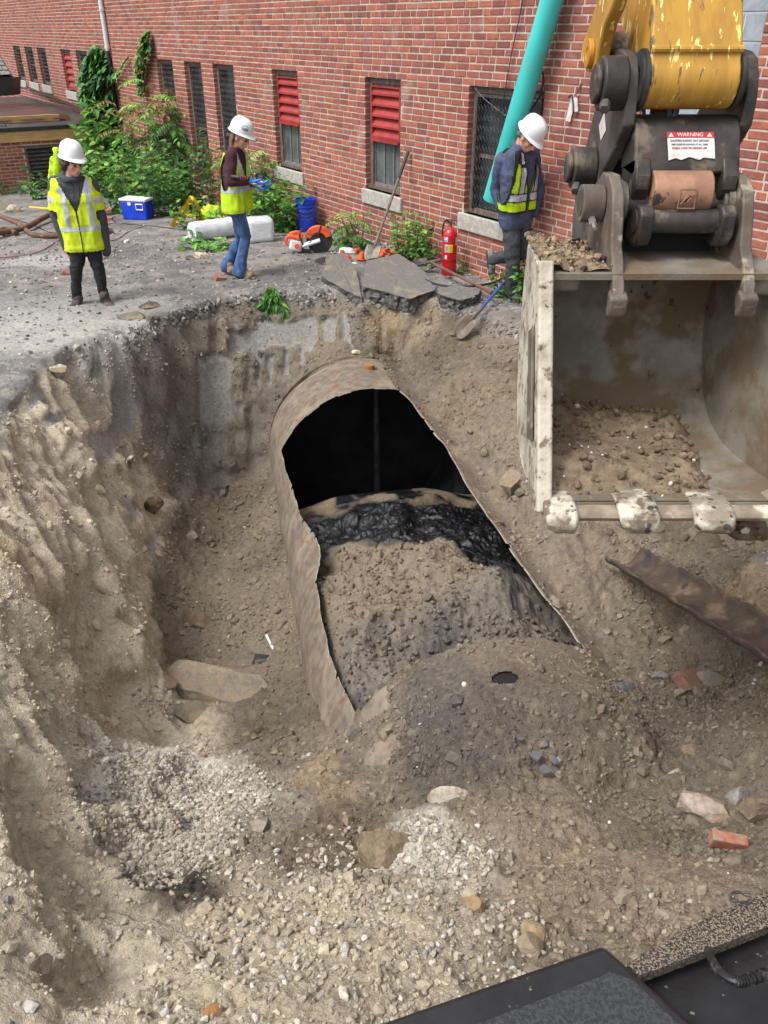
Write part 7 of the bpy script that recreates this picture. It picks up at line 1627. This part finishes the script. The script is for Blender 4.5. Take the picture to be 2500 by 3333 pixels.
# small hole in the near tank end, its inner shade painted as a black disc
# fine roots in the right bank
q = MB(); 
for k in range(12):
    p = hit(2420 + R.uniform(-40, 60), 1790 + R.uniform(-20, 30)) + Vector((0, -.01, .02)); P = [p]
    for j in range(5): P.append(P[-1] + Vector((R.uniform(-.03, .03), R.uniform(-.03, .0), R.uniform(-.05, -.01))))
    q.tube(catmull(P, 3), .002, 4)
tag(q.build('roots', mat('pale_root', lin(150, 124, 92), rough=.9)), 'pale fine roots hanging from the bank under the bucket at the right', 'roots', kind='stuff')

# ================================================================== loose ground cover
def ico():
    t = (1 + 5 ** .5) / 2; v = np.array([(-1, t, 0), (1, t, 0), (-1, -t, 0), (1, -t, 0), (0, -1, t), (0, 1, t), (0, -1, -t), (0, 1, -t), (t, 0, -1), (t, 0, 1), (-t, 0, -1), (-t, 0, 1)], float) / math.sqrt(1 + t * t)
    f = np.array([(0, 11, 5), (0, 5, 1), (0, 1, 7), (0, 7, 10), (0, 10, 11), (1, 5, 9), (5, 11, 4), (11, 10, 2), (10, 7, 6), (7, 1, 8), (3, 9, 4), (3, 4, 2), (3, 2, 6), (3, 6, 8), (3, 8, 9), (4, 9, 5), (2, 4, 11), (6, 2, 10), (8, 6, 7), (9, 8, 1)]); return v, f
IV, IF = ico()
g2 = np.random.default_rng(77)
# face table of the ground inside the picture
fcen = P4[FQ].mean(1); fa = P4[FQ]; farea = .5 * np.linalg.norm(np.cross(fa[:, 2] - fa[:, 0], fa[:, 3] - fa[:, 1]), axis=1)
dx_ = fcen - CAMP; dep_ = dx_[:, 1] * CP - dx_[:, 2] * SP; ppx = 1250 + F_PX * dx_[:, 0] / np.maximum(dep_, .1); ppy = 1666 - F_PX * (dx_[:, 1] * SP + dx_[:, 2] * CP) / np.maximum(dep_, .1)
vis = (dep_ > .4) & (ppx > -250) & (ppx < 2750) & (ppy > 300) & (ppy < 3650) & (fcen[:, 1] < 16)
fdepth = depthm[FQ].mean(1); fyard = 1 - fdepth; fbank = bank[FQ].mean(1); fback = backw[FQ].mean(1); fscr = scr[FQ].mean(1); fcol = col[FQ].mean(1)
ftank = np.where((ct[~GONE] > -.1) & (ct[~GONE] < 5.02) & (np.abs(co[~GONE]) < TK_R), 1, 0)
gravm = np.zeros(len(FQ))
for px, py, r, k in ((480, 2560, .45, 1), (600, 2680, .5, 1), (420, 2720, .4, .9), (700, 2600, .35, 1), (560, 2800, .4, .8), (900, 3050, .5, .22), (1100, 3200, .5, .22), (750, 3150, .5, .18), (1250, 3000, .35, .26), (1400, 2950, .35, .3), (1500, 2780, .2, .9), (1380, 2730, .15, .9), (600, 2420, .22, .6), (500, 2300, .2, .4), (1550, 3100, .35, .3), (1000, 2850, .4, .3)):
    p = hit(px, py); d = np.sqrt(((fcen - np.array(p)) ** 2).sum(1)); gravm = np.maximum(gravm, k * smooth(r * 1.2, r * .3, d + .25 * r * fbm(fcen, 3.5, 2, 300)))
ds_ = hit(600, 2930); gravm *= 1 - .85 * smooth(.3, .1, np.sqrt(((fcen - np.array(ds_)) ** 2).sum(1)))
def scatter(name, label, cat, n, weight, smin, smax, power, colf, squash=(.45, .9), sink=.25, shard=.25, rough_m=None, soft=False):
    wv = weight * farea * vis; wv = wv / wv.sum(); idx = g2.choice(len(FQ), n, p=wv); uv = g2.random((n, 2)); Q_ = fa[idx]
    p = (Q_[:, 0] * ((1 - uv[:, :1]) * (1 - uv[:, 1:])) + Q_[:, 1] * (uv[:, :1] * (1 - uv[:, 1:])) + Q_[:, 2] * (uv[:, :1] * uv[:, 1:]) + Q_[:, 3] * ((1 - uv[:, :1]) * uv[:, 1:]))
    nn = np.cross(Q_[:, 2] - Q_[:, 0], Q_[:, 3] - Q_[:, 1]); nn /= np.linalg.norm(nn, axis=1, keepdims=True) + 1e-12
    s = smin * (smax / smin) ** (g2.random(n) ** power); sc = np.stack([g2.uniform(.75, 1.25, n), g2.uniform(.6, 1.0, n), g2.uniform(*squash, n)], 1) * s[:, None]
    shp = IV[None] * (1 + g2.uniform(-shard, shard, (n, 12, 1))) * sc[:, None, :]
    ax = g2.normal(size=(n, 3)); ax /= np.linalg.norm(ax, axis=1, keepdims=True); e1 = np.cross(nn, ax); e1 /= np.linalg.norm(e1, axis=1, keepdims=True) + 1e-9; n2_ = nn + .45 * g2.normal(size=(n, 3)); n2_ /= np.linalg.norm(n2_, axis=1, keepdims=True); e1 -= n2_ * (e1 * n2_).sum(1, keepdims=True); e1 /= np.linalg.norm(e1, axis=1, keepdims=True) + 1e-9; e2 = np.cross(n2_, e1)
    Vv = p[:, None, :] + shp[:, :, :1] * e1[:, None] + shp[:, :, 1:2] * e2[:, None] + shp[:, :, 2:] * n2_[:, None] + (nn * (sc[:, 2] * (1 - 2 * sink))[:, None])[:, None]
    Ff = (IF[None] + (np.arange(n) * 12)[:, None, None]).reshape(-1, 3); cc = np.repeat(colf(idx, n), 12, 0)
    o = npmesh(name, Vv.reshape(-1, 3), Ff, rough_m or m_stone_s, smooth=soft, colors=cc); tag(o, label, cat, kind='stuff'); return o
m_stone_s = mat('loose_stone', (1.1, 1.1, 1.1), (.82, .82, .82), rough=.95, attr='Col', nscale=60, bump=.4, bscale=120, spec=.2, bdist=.004)
def soilcol(idx, n): return fcol[idx] * g2.uniform(.78, 1.18, (n, 1))
def palecol(idx, n):
    b = np.array([lin(174, 167, 152), lin(162, 154, 138), lin(186, 180, 168), lin(148, 138, 120), lin(140, 134, 124)]); return b[g2.integers(0, 5, n)] * g2.uniform(.85, 1.1, (n, 1))
def mixcol(idx, n):
    k = g2.random((n, 1)) < .25; return np.where(k, palecol(idx, n), fcol[idx] * g2.uniform(.75, 1.4, (n, 1)))
def yardcol(idx, n):
    b = np.array([lin(150, 146, 140), lin(122, 120, 117), lin(100, 98, 96), lin(178, 174, 166), lin(136, 130, 122)]); return b[g2.integers(0, 5, n)] * g2.uniform(.8, 1.15, (n, 1))
nearf = smooth(5.5, 2.5, fcen[:, 1]); sandm = np.maximum(fbank * .85, smooth(-.75, -1.1, fcen[:, 0]) * (fcen[:, 1] < 4.5) * .8 * (1 - gravm))
okt = (1 - .5 * ftank) * (.25 + 1.5 * smooth(-.15, .45, fbm(fcen, 2.4, 3, 320)))
scatter('soil_clods', 'loose brown soil clods covering the pit', 'soil', 29000, fdepth * okt * (1 - .9 * fscr) * (1 - sandm) * (.5 + 1.6 * nearf), .0035, .019, 2.2, soilcol, (.45, .9), .36, .38)
scatter('coarse_clods', 'larger soil lumps on the pit floor and slopes', 'soil', 1900, fdepth * okt * (1 - .95 * fscr) * (1 - .7 * fback) * (1 - sandm) * (1 - .8 * gravm), .016, .05, 2.4, soilcol, (.45, .9), .45, .38)
scatter('bank_crumbs', 'crumbs of pale soil on the left bank', 'soil', 4500, (fbank + .02 * fback) * (.15 + 1.6 * smooth(.0, .5, fbm(fcen, 3.0, 3, 330))), .003, .013, 2.2, soilcol, (.35, .8), .45, .4)
scatter('white_gravel', 'pale crushed gravel spread over the near slope', 'gravel', 9500, gravm ** 1.3 * (1 - ftank), .004, .020, 1.6, palecol, (.5, .9), .25, .3)
scatter('scattered_pebbles', 'scattered pale pebbles over the excavated soil', 'pebbles', 3200, fdepth * okt * (1 - .8 * fscr) * (1 - .8 * sandm) * (.4 + nearf), .005, .020, 2.4, mixcol, (.5, .9), .25, .25)
scatter('yard_gravel', 'grey stone chips and crumbled asphalt over the yard', 'gravel', 12500, fyard * smooth(15.5, 11, fcen[:, 1]), .006, .030, 2.6, yardcol, (.25, .7), .3, .35)
edge = np.exp(-((np.abs(fdepth - .5) - .0) / .35) ** 2) * (fcen[:, 1] > 6)
scatter('rim_rubble', 'broken asphalt crumbs along the pit rim', 'rubble', 1100, edge * (fdepth > .02) * (fdepth < .98) * (fcen[:, 0] > -2.6) * (1 - .85 * (fcen[:, 0] > -.6)), .008, .042, 2.2, lambda i, n: yardcol(i, n) * .68, (.25, .6), .35, .35)
# clods in the bucket and on its top plate, and on the tank fill
def scatter_on(name, label, cat, obj, n, smin, smax, power, colv, cond=None, mfac=1.0):
    me = obj.data; V_ = np.empty(len(me.vertices) * 3); me.vertices.foreach_get('co', V_); V_ = V_.reshape(-1, 3); i = np.nonzero(cond(V_))[0] if cond is not None else np.arange(len(V_)); i = g2.choice(i, n); p = V_[i] + g2.normal(size=(n, 3)) * .006
    s = smin * (smax / smin) ** (g2.random(n) ** power); sc = s[:, None] * g2.uniform(.6, 1.2, (n, 3)); R_ = g2.normal(size=(n, 3, 3)); qv = np.stack([np.linalg.qr(r)[0] for r in R_]); shp = IV[None] * (1 + g2.uniform(-.3, .3, (n, 12, 1))) * sc[:, None]; Vv = np.einsum('nij,nkj->nki', qv, shp) + p[:, None]; Vv[:, :, 2] += (s * .3)[:, None]
    Ff = (IF[None] + (np.arange(n) * 12)[:, None, None]).reshape(-1, 3); cc = colv(i, n); npm = npmesh(name, Vv.reshape(-1, 3), Ff, m_stone_s, smooth=False, colors=np.repeat(cc, 12, 0)); tag(npm, label, cat, kind='stuff')
OBJ = bpy.data.objects
scatter_on('bucket_clods', 'soil lumps and pebbles lying in the bucket', 'soil', OBJ['bucket_soil'], 900, .004, .022, 2.2, lambda i, n: np.where(g2.random((n, 1)) < .06, np.array(lin(200, 194, 182)), np.array(lin(112, 96, 78)) * g2.uniform(.75, 1.3, (n, 1))))
scatter_on('top_plate_clods', 'crumbs of soil on top of the bucket', 'soil', OBJ['top_plate_soil'], 420, .003, .016, 2.0, lambda i, n: np.where(g2.random((n, 1)) < .12, np.array(lin(60, 56, 54)), np.array(lin(140, 122, 98)) * g2.uniform(.75, 1.25, (n, 1))))
scatter_on('sludge_lumps', 'big grey lumps of sludge at the near end of the open tank', 'sludge', fill, 150, .015, .05, 1.8, lambda i, n: fc[i] * g2.uniform(.8, 1.25, (n, 1)), lambda V_: (tr > 4.15) & (lev > zmin + .08))
scatter_on('fill_clods', 'lumps of soil on the heap inside the tank', 'soil', fill, 4200, .004, .024, 2.2, lambda i, n: fc[i] * g2.uniform(.75, 1.35, (n, 1)), lambda V_: (tr > k_edge + .1) & (lev > zmin + .05))
